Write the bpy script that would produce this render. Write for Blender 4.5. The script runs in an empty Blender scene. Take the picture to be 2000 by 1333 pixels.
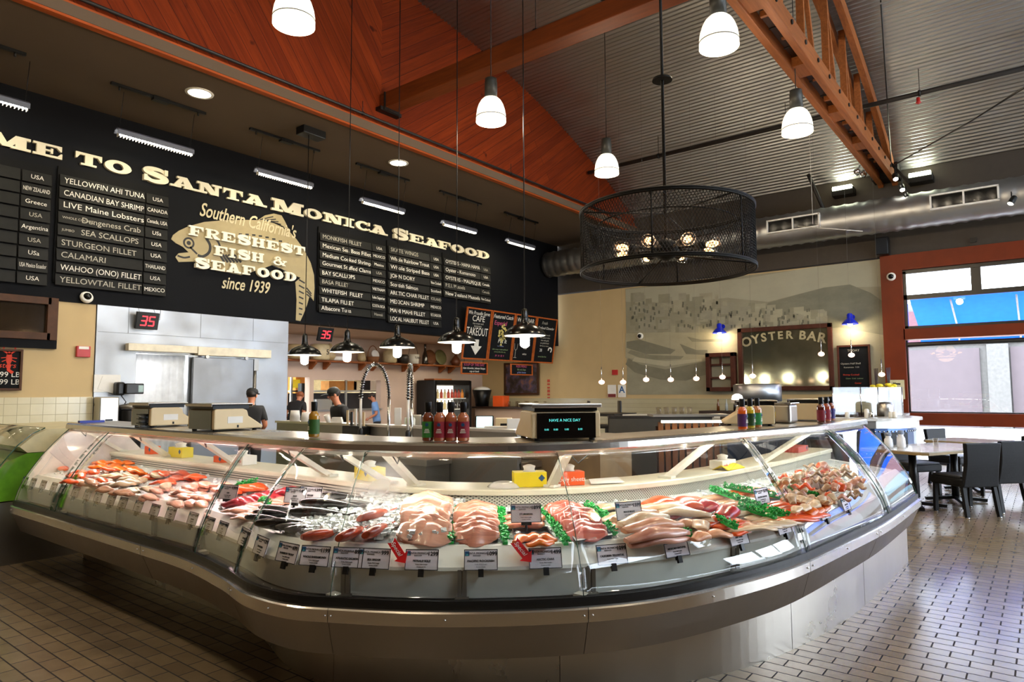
import bpy, math, random
from mathutils import Vector, Matrix
random.seed(11)
SC = bpy.context.scene
COL = SC.collection
R = math.radians
V = Vector
# ---------------------------------------------------------------- camera
EYE = V((0, 0, 1.5))
F_PX = 1313.884
_y, _p, _r = R(38.3012), R(4.35974), R(-0.26478)
FW = V((math.cos(_y)*math.cos(_p), math.sin(_y)*math.cos(_p), math.sin(_p)))
_rt = V((math.sin(_y), -math.cos(_y), 0)); _up = _rt.cross(FW)
RT = _rt*math.cos(_r) + _up*math.sin(_r); UP = _up*math.cos(_r) - _rt*math.sin(_r)
cam = bpy.data.objects.new('camera', bpy.data.cameras.new('camera'))
COL.objects.link(cam)
cam.data.sensor_width = 36; cam.data.lens = F_PX/2000*36; cam.data.clip_end = 200
cam.matrix_world = Matrix(((RT.x, UP.x, -FW.x, EYE.x), (RT.y, UP.y, -FW.y, EYE.y), (RT.z, UP.z, -FW.z, EYE.z), (0, 0, 0, 1)))
SC.camera = cam
def P(x, y, X=None, Y=None, Z=None, d=None):
    """survey: the point seen at photo pixel (x, y) on a known plane of the room, or at depth d"""
    v = FW + RT*((x-1000)/F_PX) - UP*((y-666.5)/F_PX)
    t = X/v.x if X is not None else Y/v.y if Y is not None else (Z-1.5)/v.z if Z is not None else d
    return EYE + v*t
def PIX(p):
    q = V(p)-EYE; z = q.dot(FW)
    return 1000+F_PX*q.dot(RT)/z, 666.5-F_PX*q.dot(UP)/z
# ---------------------------------------------------------------- exposure, sky, daylight
SC.view_settings.view_transform = 'Standard'; SC.view_settings.look = 'None'
SC.view_settings.gamma = 1; SC.view_settings.use_curve_mapping = False
SC.view_settings.exposure = 0.0
W = bpy.data.worlds.new('sky'); SC.world = W; W.use_nodes = True
_bg = W.node_tree.nodes['Background']; _bg.inputs[0].default_value = (0.78, 0.88, 1.0, 1); _bg.inputs[1].default_value = 16.0
def add_light(name, kind, loc, energy, color=(1, 1, 1), size=.1, target=None, size_y=None, spot=None, portal=False, parent=None):
    l = bpy.data.lights.new(name, kind); l.energy = energy; l.color = color
    if kind == 'AREA':
        l.size = size
        if size_y: l.shape = 'RECTANGLE'; l.size_y = size_y
        if portal: l.cycles.is_portal = True
    elif kind == 'SUN': l.angle = R(1)
    else: l.shadow_soft_size = size
    if kind == 'SPOT': l.spot_size = R(spot or 90); l.spot_blend = .6
    o = bpy.data.objects.new(name, l); COL.objects.link(o); o.location = loc
    if target is not None:
        o.rotation_euler = (V(target)-V(loc)).to_track_quat('-Z', 'Y').to_euler()
    if parent: o.parent = parent
    return o
add_light('sun', 'SUN', (10, -20, 20), 1.0, (1, .95, .88), target=(13.5, -13, 11))
add_light('window_portal', 'AREA', (16.5, -2.4, 2.2), 1, size=9.2, size_y=4.2, target=(0, -2.4, 2.2), portal=True)
add_light('shopfront_portal', 'AREA', (8.5, -7.3, 2.2), 1, size=14, size_y=4.2, target=(8.5, 0, 2.2), portal=True)
# ---------------------------------------------------------------- materials
def H(h):
    c = [int(h[i:i+2], 16)/255 for i in (0, 2, 4)]
    return tuple((x/12.92 if x <= .04045 else ((x+.055)/1.055)**2.4) for x in c)
def nmat(name):
    m = bpy.data.materials.new(name); m.use_nodes = True
    nt = m.node_tree; b = nt.nodes['Principled BSDF']
    return m, nt, b
def lk(nt, a, b): nt.links.new(a, b)
def tco(nt, scale=(1, 1, 1), rot=(0, 0, 0), loc=(0, 0, 0), kind='Object'):
    t = nt.nodes.new('ShaderNodeTexCoord'); mp = nt.nodes.new('ShaderNodeMapping')
    mp.inputs['Scale'].default_value = scale; mp.inputs['Rotation'].default_value = rot; mp.inputs['Location'].default_value = loc
    lk(nt, t.outputs[kind], mp.inputs[0]); return mp.outputs[0]
def noise(nt, vec, scale, detail=3, rough=.5):
    n = nt.nodes.new('ShaderNodeTexNoise'); n.inputs['Scale'].default_value = scale
    n.inputs['Detail'].default_value = detail; n.inputs['Roughness'].default_value = rough
    lk(nt, vec, n.inputs['Vector']); return n
def ramp(nt, fac, stops):
    r = nt.nodes.new('ShaderNodeValToRGB'); e = r.color_ramp.elements
    while len(e) < len(stops): e.new(.5)
    for i, (p, c) in enumerate(stops): e[i].position = p; e[i].color = (*c[:3], 1)
    lk(nt, fac, r.inputs[0]); return r.outputs[0]
def bump(nt, b, h, strength, dist=.01):
    n = nt.nodes.new('ShaderNodeBump'); n.inputs['Strength'].default_value = strength; n.inputs['Distance'].default_value = dist
    lk(nt, h, n.inputs['Height']); lk(nt, n.outputs[0], b.inputs['Normal'])
def sc(c, k): return tuple(min(1, max(0, x*k)) for x in c)
_mc = {}
def MT(name, col, rough=.5, metal=0, var=.12, ns=9, bm=0, scale=(1, 1, 1), emit=None, es=1, coat=0, sss=0, spec=.5):
    """plain procedural material: colour with a little noise, optional bump, emission"""
    if name in _mc: return _mc[name]
    m, nt, b = nmat(name); c = H(col) if isinstance(col, str) else col
    vec = tco(nt, scale); n = noise(nt, vec, ns)
    lk(nt, ramp(nt, n.outputs[0], [(.3, sc(c, 1-var)), (.7, sc(c, 1+var))]), b.inputs['Base Color'])
    b.inputs['Roughness'].default_value = rough; b.inputs['Metallic'].default_value = metal; b.inputs['Specular IOR Level'].default_value = spec
    if coat: b.inputs['Coat Weight'].default_value = coat; b.inputs['Coat Roughness'].default_value = .08
    if sss: b.inputs['Subsurface Weight'].default_value = sss; b.inputs['Subsurface Radius'].default_value = (.02, .008, .005)
    if bm: bump(nt, b, n.outputs[0], bm)
    if emit:
        b.inputs['Emission Color'].default_value = (*(H(emit) if isinstance(emit, str) else emit), 1); b.inputs['Emission Strength'].default_value = es
    _mc[name] = m; return m
def steel(name, col='b9b7b2', rough=.3, dirv=(1, 1, 40), var=.1, blot=.12):
    m, nt, b = nmat(name); c = H(col)
    n = noise(nt, tco(nt, dirv), 6, 4); n2 = noise(nt, tco(nt), 1.6, 5, .6)
    mx = nt.nodes.new('ShaderNodeMath'); mx.operation = 'ADD'; lk(nt, n.outputs[0], mx.inputs[0]); lk(nt, n2.outputs[0], mx.inputs[1])
    lk(nt, ramp(nt, mx.outputs[0], [(.35*2*.6, sc(c, 1-var)), (.75, sc(c, 1+var))]), b.inputs['Base Color'])
    lk(nt, ramp(nt, n2.outputs[0], [(.3, (rough-blot*.5,)*3), (.7, (rough+blot,)*3)]), b.inputs['Roughness'])
    b.inputs['Metallic'].default_value = 1
    return m
def tilemat(name, c1, c2, mortar, w, h, ms, off=.5, rot=(0, 0, 0), rough=.3, bstr=.3, var=.1, mrough=.8):
    m, nt, b = nmat(name)
    v = tco(nt, rot=rot); t = nt.nodes.new('ShaderNodeTexBrick'); t.offset = off
    t.inputs['Scale'].default_value = 1; t.inputs['Brick Width'].default_value = w; t.inputs['Row Height'].default_value = h
    t.inputs['Mortar Size'].default_value = ms; t.inputs['Mortar Smooth'].default_value = .1; t.inputs['Bias'].default_value = 0
    t.inputs['Color1'].default_value = (*H(c1), 1); t.inputs['Color2'].default_value = (*H(c2), 1); t.inputs['Mortar'].default_value = (*H(mortar), 1)
    lk(nt, v, t.inputs['Vector'])
    n = noise(nt, tco(nt), 3, 5, .6); mx = nt.nodes.new('ShaderNodeMix'); mx.data_type = 'RGBA'; mx.blend_type = 'MULTIPLY'; mx.inputs[0].default_value = 1
    lk(nt, t.outputs['Color'], mx.inputs[6]); lk(nt, ramp(nt, n.outputs[0], [(.3, (1-var,)*3), (.7, (1, 1, 1))]), mx.inputs[7])
    lk(nt, mx.outputs[2], b.inputs['Base Color'])
    mr = nt.nodes.new('ShaderNodeMapRange'); lk(nt, t.outputs['Fac'], mr.inputs[0]); mr.inputs[3].default_value = rough; mr.inputs[4].default_value = mrough
    lk(nt, mr.outputs[0], b.inputs['Roughness'])
    iv = nt.nodes.new('ShaderNodeMath'); iv.operation = 'SUBTRACT'; iv.inputs[0].default_value = 1; lk(nt, t.outputs['Fac'], iv.inputs[1])
    bump(nt, b, iv.outputs[0], bstr, .004)
    return m
def glassmat(name, tint=(1, 1, 1), ior=1.45, rough=0.0, gl=1.0):
    """thin clear glass: straight-through transmission plus Fresnel reflection"""
    m = bpy.data.materials.new(name); m.use_nodes = True; nt = m.node_tree; nt.nodes.clear()
    o = nt.nodes.new('ShaderNodeOutputMaterial'); mx = nt.nodes.new('ShaderNodeMixShader'); t = nt.nodes.new('ShaderNodeBsdfTransparent'); g = nt.nodes.new('ShaderNodeBsdfGlossy')
    f = nt.nodes.new('ShaderNodeFresnel'); f.inputs[0].default_value = ior
    ge = nt.nodes.new('ShaderNodeNewGeometry'); mr = nt.nodes.new('ShaderNodeMapRange'); lk(nt, ge.outputs['Backfacing'], mr.inputs[0]); mr.inputs[3].default_value = ior; mr.inputs[4].default_value = 1/ior; lk(nt, mr.outputs[0], f.inputs[0])
    n = noise(nt, tco(nt), .8, 2); h = ramp(nt, n.outputs[0], [(.2, sc(tint, .985)), (.8, tint)])
    lk(nt, h, t.inputs[0]); g.inputs['Roughness'].default_value = rough; g.inputs[0].default_value = (gl, gl, gl, 1)
    lk(nt, f.outputs[0], mx.inputs[0]); lk(nt, t.outputs[0], mx.inputs[1]); lk(nt, g.outputs[0], mx.inputs[2]); lk(nt, mx.outputs[0], o.inputs[0])
    return m
def emat(name, col, s, col2=None):
    m, nt, b = nmat(name); c = H(col) if isinstance(col, str) else col
    b.inputs['Base Color'].default_value = (*c, 1); b.inputs['Emission Strength'].default_value = s
    n = noise(nt, tco(nt), 3); lk(nt, ramp(nt, n.outputs[0], [(.2, sc(c, .93)), (.8, c)]), b.inputs['Emission Color'])
    return m
# ---------------------------------------------------------------- mesh builder
I4 = Matrix.Identity(4)
def TR(x=0, y=0, z=0): return Matrix.Translation((x, y, z))
def RZ(a): return Matrix.Rotation(a, 4, 'Z')
def RX(a): return Matrix.Rotation(a, 4, 'X')
def RY(a): return Matrix.Rotation(a, 4, 'Y')
def FR(o, right, up=(0, 0, 1)):
    """frame at o: local x to the right, local y up, local z out of the surface"""
    r = V(right).normalized(); u = V(up).normalized(); n = r.cross(u).normalized(); u = n.cross(r)
    return Matrix(((r.x, u.x, n.x, o[0]), (r.y, u.y, n.y, o[1]), (r.z, u.z, n.z, o[2]), (0, 0, 0, 1)))
def MENU(x, z, y): return FR((x, y, z), (1, 0, 0))
def OYST(y, z, x): return FR((x, y, z), (0, -1, 0))
class MB:
    def __init__(s): s.v = []; s.f = []; s.m = []; s.s = []
    def add(s, vs, fs, mi=0, M=None, smooth=False):
        k = len(s.v)
        s.v += [tuple(M @ V(p)) for p in vs] if M is not None else [tuple(p) for p in vs]
        for f in fs: s.f.append([i+k for i in f]); s.m.append(mi); s.s.append(smooth)
        return s
    def box(s, c, d, M=None, mi=0):
        x, y, z = c; a, b, e = d[0]/2, d[1]/2, d[2]/2
        vs = [(x+i*a, y+j*b, z+k*e) for i in (-1, 1) for j in (-1, 1) for k in (-1, 1)]
        return s.add(vs, [(0, 1, 3, 2), (4, 6, 7, 5), (0, 4, 5, 1), (2, 3, 7, 6), (0, 2, 6, 4), (1, 5, 7, 3)], mi, M)
    def rings(s, rs, cap=True, mi=0, M=None, smooth=True, closed=True, loop=False):
        n = len(rs[0]); vs = [p for r in rs for p in r]; fs = []
        m = len(rs)
        for i in range(m if loop else m-1):
            for j in range(n if closed else n-1):
                a, b = i*n+j, i*n+(j+1) % n; i2 = (i+1) % m
                fs.append((a, b, i2*n+(j+1) % n, i2*n+j))
        s.add(vs, fs, mi, M, smooth)
        if cap and closed and not loop:
            k = len(s.v)-len(vs)
            s.f.append([k+j for j in range(n)][::-1]); s.m.append(mi); s.s.append(False)
            s.f.append([k+(m-1)*n+j for j in range(n)]); s.m.append(mi); s.s.append(False)
        return s
    def tube(s, path, r, n=8, mi=0, M=None, loop=False, cap=True, flat=1):
        pts = [V(p) for p in path]; rs = []; up = None
        for i, p in enumerate(pts):
            a = pts[i-1] if (i or loop) else p; b = pts[(i+1) % len(pts)] if (i < len(pts)-1 or loop) else p
            t = (b-a).normalized()
            if up is None: up = V((0, 0, 1)) if abs(t.z) < .9 else V((1, 0, 0))
            u = (up-t*up.dot(t)).normalized(); w = t.cross(u); up = u
            q = r[i] if isinstance(r, (list, tuple)) else r
            rs.append([p+u*math.cos(2*math.pi*j/n)*q*flat+w*math.sin(2*math.pi*j/n)*q for j in range(n)])
        return s.rings(rs, cap, mi, M, n > 4, True, loop)
    def bar(s, a, b, w, h, mi=0, M=None):
        """rectangular bar from a to b"""
        a, b = V(a), V(b); t = (b-a).normalized(); up = V((0, 0, 1)) if abs(t.z) < .95 else V((1, 0, 0))
        u = (up-t*up.dot(t)).normalized(); x = t.cross(u)
        return s.rings([[p+x*w/2+u*h/2, p-x*w/2+u*h/2, p-x*w/2-u*h/2, p+x*w/2-u*h/2] for p in (a, b)], True, mi, M, False)
    def lathe(s, prof, n=24, mi=0, M=None, smooth=True, cap=True):
        return s.rings([[(r*math.cos(2*math.pi*j/n), r*math.sin(2*math.pi*j/n), z) for j in range(n)] for r, z in prof], cap, mi, M, smooth)
    def prism(s, poly, h, mi=0, M=None, z0=0):
        n = len(poly); ar = sum(poly[i-1][0]*poly[i][1]-poly[i][0]*poly[i-1][1] for i in range(n))
        if ar < 0: poly = poly[::-1]
        vs = [(x, y, z0) for x, y in poly]+[(x, y, z0+h) for x, y in poly]
        return s.add(vs, [tuple(range(n))[::-1], tuple(range(n, 2*n))]+[(i, (i+1) % n, n+(i+1) % n, n+i) for i in range(n)], mi, M)
    def ball(s, c, r, n=12, mi=0, M=None, m=None):
        m = m or n//2+1; rx, ry, rz = r if isinstance(r, (tuple, list)) else (r, r, r)
        rs = [[(c[0]+rx*math.sin(math.pi*i/m)*math.cos(2*math.pi*j/n), c[1]+ry*math.sin(math.pi*i/m)*math.sin(2*math.pi*j/n), c[2]-rz*math.cos(math.pi*i/m)) for j in range(n)] for i in range(m+1)]
        rs[0] = [(p[0]*.02+c[0]*.98, p[1]*.02+c[1]*.98, c[2]-rz) for p in rs[1]]; rs[-1] = [(p[0]*.02+c[0]*.98, p[1]*.02+c[1]*.98, c[2]+rz) for p in rs[1]]
        return s.rings(rs, True, mi, M)
    def grid(s, rows, mi=0, M=None, smooth=True):
        return s.rings(rows, False, mi, M, smooth, False)
    def text(s, t, size, M, depth=.002, shear=0, align='CENTER', off=0, width=None, mi=0):
        c = bpy.data.curves.new('t', 'FONT'); c.body = t; c.size = size; c.extrude = depth/2; c.shear = shear; c.align_x = align; c.align_y = 'CENTER'; c.offset = off; c.resolution_u = 3
        o = bpy.data.objects.new('t', c); me = bpy.data.meshes.new_from_object(o)
        k = 1
        if width and len(me.vertices):
            xs = [v.co.x for v in me.vertices]; k = width/max(.001, max(xs)-min(xs))
        s.add([(v.co.x*k, v.co.y, v.co.z) for v in me.vertices], [tuple(p.vertices) for p in me.polygons], mi, M)
        bpy.data.objects.remove(o); bpy.data.curves.remove(c); bpy.data.meshes.remove(me); return s
    def build(s, name, mats, parent=None, loc=None, bevel=0, seg=2, label=None, M=None, solid=0):
        me = bpy.data.meshes.new(name); me.from_pydata(s.v, [], s.f)
        for m in (mats if isinstance(mats, (list, tuple)) else [mats]): me.materials.append(m)
        me.polygons.foreach_set('material_index', s.m); me.polygons.foreach_set('use_smooth', s.s); me.update()
        o = bpy.data.objects.new(name, me); COL.objects.link(o)
        if parent: o.parent = parent
        if M is not None: o.matrix_local = M
        if loc is not None: o.location = loc
        if label: o['label'] = label
        if bevel:
            b = o.modifiers.new('bevel', 'BEVEL'); b.width = bevel; b.segments = seg; b.limit_method = 'ANGLE'; b.angle_limit = R(50)
        if solid:
            b = o.modifiers.new('solid', 'SOLIDIFY'); b.thickness = solid; b.offset = 0
        return o
def tag(o, label, cat, group=None, kind=None):
    o['label'] = label; o['category'] = cat
    if group: o['group'] = group
    if kind: o['kind'] = kind
    return o
def thing(name, label, cat, loc=(0, 0, 0), rz=0, group=None, M=None):
    o = bpy.data.objects.new(name, None); COL.objects.link(o); o.empty_display_size = .05
    if M is not None: o.matrix_world = M
    else: o.location = loc; o.rotation_euler = (0, 0, rz)
    return tag(o, label, cat, group)
KIDS = {}
def dup(o, M=None, loc=None, rz=None, label=None, group=None):
    """a copy of a thing together with copies of its parts and sub-parts"""
    if not KIDS.get(o): KIDS[o] = [(c, [g for g in COL.objects if g.parent == c]) for c in COL.objects if c.parent == o]
    r = o.copy(); COL.objects.link(r)
    for c, gs in KIDS[o]:
        k = c.copy(); COL.objects.link(k); k.parent = r
        for g in gs:
            q = g.copy(); COL.objects.link(q); q.parent = k
    if M is not None: r.matrix_world = M
    if loc is not None: r.location = loc
    if rz is not None: r.rotation_euler = (0, 0, rz)
    if label: r['label'] = label
    if group: r['group'] = group
    return r
def struct(o): o['kind'] = 'structure'; return o
def arc(cx, cy, r, a0, a1, n, ry=None):
    ry = ry or r
    return [(cx+r*math.cos(R(a0+(a1-a0)*i/n)), cy+ry*math.sin(R(a0+(a1-a0)*i/n))) for i in range(n+1)]
def rect(x0, y0, x1, y1): return [(x0, y0), (x1, y0), (x1, y1), (x0, y1)]
ORD = ['first', 'second', 'third', 'fourth', 'fifth', 'sixth', 'seventh', 'eighth', 'ninth', 'tenth', 'eleventh', 'twelfth', 'thirteenth', 'fourteenth', 'fifteenth', 'sixteenth', 'seventeenth', 'eighteenth', 'nineteenth', 'twentieth']
# shared materials
BLK = MT('black_metal', '121212', .38, .3); BLKG = MT('black_enamel', '070807', .22, 0, spec=.35); WHT = MT('white_enamel', 'e9e6dc', .4)
CHR = steel('chrome', 'd8d8d8', .12, blot=.06); SST = steel('brushed_steel', 'b4b0a8', .3); SSD = steel('dull_steel', '8f8c86', .42)
DRK = MT('dark_brown_wood', '2e1a10', .45, var=.3, ns=14); GALV = steel('galvanised_sheet', 'a7a9ab', .38, (6, .4, 6), .16)
CHALK = MT('chalk_white', 'dcd8cc', .9, emit=None); CREAM = MT('cream_paint', 'ded5bd', .5)
PAPER = MT('white_paper', 'e8e6df', .8, var=.04)
# ================================================================ room shell
FLOOR = tilemat('floor_tiles', '8f7d62', '82715a', '241b14', .2, .1, .0045, .5, (0, 0, R(90)), .22, .22, .22)
BEIGE = MT('beige_plaster', 'c3aa7c', .8, var=.04, ns=2, bm=.02); PINKB = MT('pinkish_plaster', 'c3a995', .8, var=.04, ns=2)
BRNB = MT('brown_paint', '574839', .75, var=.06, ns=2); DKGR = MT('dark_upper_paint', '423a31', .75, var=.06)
SOFF = MT('soffit_paint', '5d4c3a', .8, var=.05, ns=1); NAVY = MT('blackish_wall_panel', '08090d', .7, var=.1, spec=.15)
ORNG = MT('red_brown_paint', '6e2808', .5, var=.1, ns=4, spec=.25)
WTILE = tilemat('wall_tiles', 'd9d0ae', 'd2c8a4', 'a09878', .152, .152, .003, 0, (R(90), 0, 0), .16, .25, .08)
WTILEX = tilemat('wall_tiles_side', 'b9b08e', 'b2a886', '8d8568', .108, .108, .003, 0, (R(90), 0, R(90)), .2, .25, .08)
b = MB().box((6.5, 3.5, -.05), (19.4, 21.4, .1)); struct(b.build('floor', FLOOR))
def slab(name, x0, x1, y0, y1, z0, z1, m): return struct(MB().box(((x0+x1)/2, (y0+y1)/2, (z0+z1)/2), (x1-x0, y1-y0, z1-z0)).build(name, m))
# menu wall side (y = 11): beige wall, tiled wainscot, black panel over everything
slab('wall_left', -3.2, 3.97, 11.02, 11.3, 0, 2.95, BEIGE)
slab('trim_1', -3.2, 3.97, 10.99, 11.02, 0, 1.46, WTILE)
slab('wall_menu', -3.2, 16.1, 11.0, 11.25, 2.83, 5.78, NAVY)
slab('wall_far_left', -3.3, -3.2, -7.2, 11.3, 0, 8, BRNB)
# kitchen alcove below the panel, back wall at y = 14 with a doorway and a pass-through
AP = dict(d0=P(563, 740, Y=14).x, d1=P(605, 740, Y=14).x, dz=P(585, 737, Y=14).z, w0=P(613, 740, Y=14).x, w1=P(744, 740, Y=14).x, wz=P(680, 743, Y=14).z, wb=1.05)
bw = MB()
bw.box(((7.2+AP['d0'])/2, 14.1, 1.45), (AP['d0']-7.2, .2, 2.9)); bw.box(((AP['d0']+AP['d1'])/2, 14.1, (AP['dz']+2.9)/2), (AP['d1']-AP['d0'], .2, 2.9-AP['dz']))
bw.box(((AP['d1']+AP['w0'])/2, 14.1, 1.45), (AP['w0']-AP['d1'], .2, 2.9)); bw.box(((AP['w0']+AP['w1'])/2, 14.1, (AP['wz']+2.9)/2), (AP['w1']-AP['w0'], .2, 2.9-AP['wz']))
bw.box(((AP['w0']+AP['w1'])/2, 14.1, AP['wb']/2), (AP['w1']-AP['w0'], .2, AP['wb'])); bw.box(((16.2+AP['w1'])/2, 14.1, 1.45), (16.2-AP['w1'], .2, 2.9))
struct(bw.build('wall_kitchen', PINKB))
slab('ceiling_kitchen', 7.2, 16.2, 11.25, 17.2, 2.9, 3.0, PINKB)
slab('wall_kitchen_back', 7.2, 16.2, 17.1, 17.2, 0, 2.9, MT('kitchen_cream', 'cfc59a', .6))
slab('trim_2', AP['w0']-.02, AP['w1']+.02, 13.96, 14.24, AP['wb'], AP['wb']+.04, SST)
slab('floor_kitchen', -3.2, 16.2, 14.2, 17.2, -.1, 0, FLOOR)
# soffit ceiling and wooden gable
slab('ceiling_soffit', -3.2, 16.2, 8.4, 11.0, 5.76, 5.9, SOFF)
RCX, RCZ, RAD = 6.5, 8.6-20.4, 20.4
def roofz(x): return RCZ+math.sqrt(RAD**2-(x-RCX)**2)
def plankmat(name, ang):
    m, nt, b = nmat(name)
    v = tco(nt, rot=(R(90), 0, 0)); v2 = nt.nodes.new('ShaderNodeMapping'); v2.inputs['Rotation'].default_value = (0, 0, ang); lk(nt, v, v2.inputs[0])
    t = nt.nodes.new('ShaderNodeTexBrick'); t.inputs['Scale'].default_value = 1; t.inputs['Brick Width'].default_value = 9; t.inputs['Row Height'].default_value = .19; t.inputs['Mortar Size'].default_value = .004
    t.inputs['Color1'].default_value = (*H('7c3009'), 1); t.inputs['Color2'].default_value = (*H('6a2505'), 1); t.inputs['Mortar'].default_value = (*H('3a1508'), 1); lk(nt, v2.outputs[0], t.inputs['Vector'])
    s = nt.nodes.new('ShaderNodeMapping'); s.inputs['Scale'].default_value = (.5, 9, 1); lk(nt, v2.outputs[0], s.inputs[0]); n = noise(nt, s.outputs[0], 2.2, 6, .65)
    k = noise(nt, v2.outputs[0], 3.2, 2)
    mx = nt.nodes.new('ShaderNodeMix'); mx.data_type = 'RGBA'; mx.blend_type = 'MULTIPLY'; mx.inputs[0].default_value = 1
    lk(nt, t.outputs[0], mx.inputs[6]); lk(nt, ramp(nt, n.outputs[0], [(.25, (.6, .5, .42)), (.7, (1.2, 1.1, 1))]), mx.inputs[7])
    m2 = nt.nodes.new('ShaderNodeMix'); m2.data_type = 'RGBA'; m2.blend_type = 'MULTIPLY'; m2.inputs[0].default_value = 1
    lk(nt, mx.outputs[2], m2.inputs[6]); lk(nt, ramp(nt, k.outputs[0], [(.3, (1, 1, 1)), (.72, (1, 1, 1)), (.78, (.3, .25, .2))]), m2.inputs[7])
    lk(nt, m2.outputs[2], b.inputs['Base Color']); b.inputs['Roughness'].default_value = .7; b.inputs['Specular IOR Level'].default_value = .15; return m
def woodm(name, c, ax=(8, 1, 8)):
    m, nt, b = nmat(name); n = noise(nt, tco(nt, ax), 2.5, 6, .65); k = noise(nt, tco(nt), 1.3, 3)
    lk(nt, ramp(nt, n.outputs[0], [(.25, sc(H(c), .6)), (.7, sc(H(c), 1.2))]), b.inputs['Base Color']); b.inputs['Roughness'].default_value = .55; b.inputs['Specular IOR Level'].default_value = .25
    bump(nt, b, n.outputs[0], .15); return m
PLL, PLR = plankmat('cedar_planks_falling', R(-54)), plankmat('cedar_planks_rising', R(36))
FASC = woodm('cedar_fascia_board', 'a04814', (.5, 8, 8))
g = MB(); xs = [-3.2+i*(19.4/60) for i in range(61)]+[7.25]; xs.sort()
for a, c in zip(xs, xs[1:]): g.add([(a, 8.5, 5.76), (c, 8.5, 5.76), (c, 8.5, roofz(c)+.05), (a, 8.5, roofz(a)+.05)], [(0, 1, 2, 3)], 0 if c <= 7.26 else 1)
g.box((6.5, 8.56, 7), (19.4, .08, 2.4), mi=1)
struct(g.build('wall_gable', [PLL, PLR]))
struct(MB().box((6.5, 8.46, 5.83), (19.4, .1, .2)).build('trim_3', FASC))
# oyster bar wall (x = 16.2)
MURB = MT('mural_wall_base', '9a9682', .8, var=.05)
def wallx(name, y0, y1, z0, z1, m, x0=16.2, x1=16.5): return slab(name, x0, x1, y0, y1, z0, z1, m)
wallx('wall_oyster_bar', 2.62, 14.2, 0, 4.33, BEIGE)
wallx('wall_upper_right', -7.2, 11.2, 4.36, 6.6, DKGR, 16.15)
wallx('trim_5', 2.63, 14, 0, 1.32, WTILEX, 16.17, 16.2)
wallx('trim_6', 2.24, 2.64, 0, 4.37, ORNG, 16.08)
wallx('trim_7', -7.2, 2.24, 4.03, 4.37, ORNG, 16.08)
wallx('trim_8', -7.2, 2.26, 2.56, 2.78, ORNG, 16.08)
wallx('trim_9', -7.2, 2.26, .79, 1.04, ORNG, 16.08)
wallx('trim_10', -2.45, -2.15, 0, 4.1, ORNG, 16.08); wallx('trim_11', -7.2, -6.8, 0, 4.1, ORNG, 16.08)
WG = glassmat('window_glass'); FRM = MT('black_window_frame', '14110f', .35)
n = 0
for y1, y0 in ((2.24, -2.15), (-2.45, -6.8)):
    n += 1; w = MB(); ym = (y0+y1)/2+.92 if n == 1 else (y0+y1)/2
    for z in (4.0, 3.45, 2.81): w.box((16.2, (y0+y1)/2, z), (.08, y1-y0, .1 if z != 2.81 else .06))
    w.box((16.22, .97 if n == 1 else ym, 3.7), (.08, .17, .5)); w.box((16.2, y1-.03, 3.4), (.08, .06, 1.2)); w.box((16.2, y0+.03, 3.4), (.08, .06, 1.2))
    w.box((16.2, y1-.015, 1.8), (.06, .03, 1.5)); w.box((16.2, y0+.03, 1.8), (.08, .06, 1.5)); w.box((16.2, (y0+y1)/2, 1.05), (.06, y1-y0, .03)); w.box((16.2, y1-.03, .4), (.06, .06, .8)); w.box((16.2, (y0+y1)/2, .04), (.1, y1-y0, .08))
    o = struct(w.build('window_%d' % n, FRM))
    gl = MB()
    for z0, z1 in ((3.5, 3.95), (2.84, 3.4), (1.06, 2.55), (.08, .79)): gl.box((16.24, (y0+y1)/2, (z0+z1)/2), (.008, y1-y0-.08, z1-z0))
    gl.build('window_glass', WG, o)
    MB().tube([(16.12, y1-.04, 2.45), (16.12, y0+.04, 2.45)], .05, 12).build('rolled_blind', MT('charcoal_blind', '222426', .5), o)
# street-side shopfront behind the camera, and the remaining walls
wb = MB(); wb.box((3.0, -7.25, 3.4), (12.4, .1, 6.8)); wb.box((12.7, -7.25, 5.5), (7, .1, 2.6)); wb.box((12.7, -7.25, .35), (7, .1, .7)); wb.box((11.2, -7.25, 2.4), (.25, .1, 3.6)); wb.box((13.4, -7.25, 2.4), (.15, .1, 3.6)); wb.box((16.0, -7.25, 2.4), (.8, .1, 3.6))
struct(wb.build('wall_rear', BRNB)); struct(MB().box((12.5, -7.25, 2.4), (6.6, .01, 3.6)).build('window_3', WG))
# corrugated vault over the room
rm = steel('corrugated_metal', '9fa0a2', .4, (.3, .3, .3), .08)
na = 215*8; a0 = math.asin((-3.2-RCX)/RAD); a1 = math.asin((16.5-RCX)/RAD); row = []
for i in range(na+1):
    a = a0+(a1-a0)*i/na; rr = RAD+.018*math.cos(i*math.pi/4)
    row.append((RCX+rr*math.sin(a), RCZ+rr*math.cos(a)))
r = MB(); r.grid([[(x, -7.3, z) for x, z in row], [(x, 8.6, z) for x, z in row]])
struct(r.build('ceiling', rm, solid=0))
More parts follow.
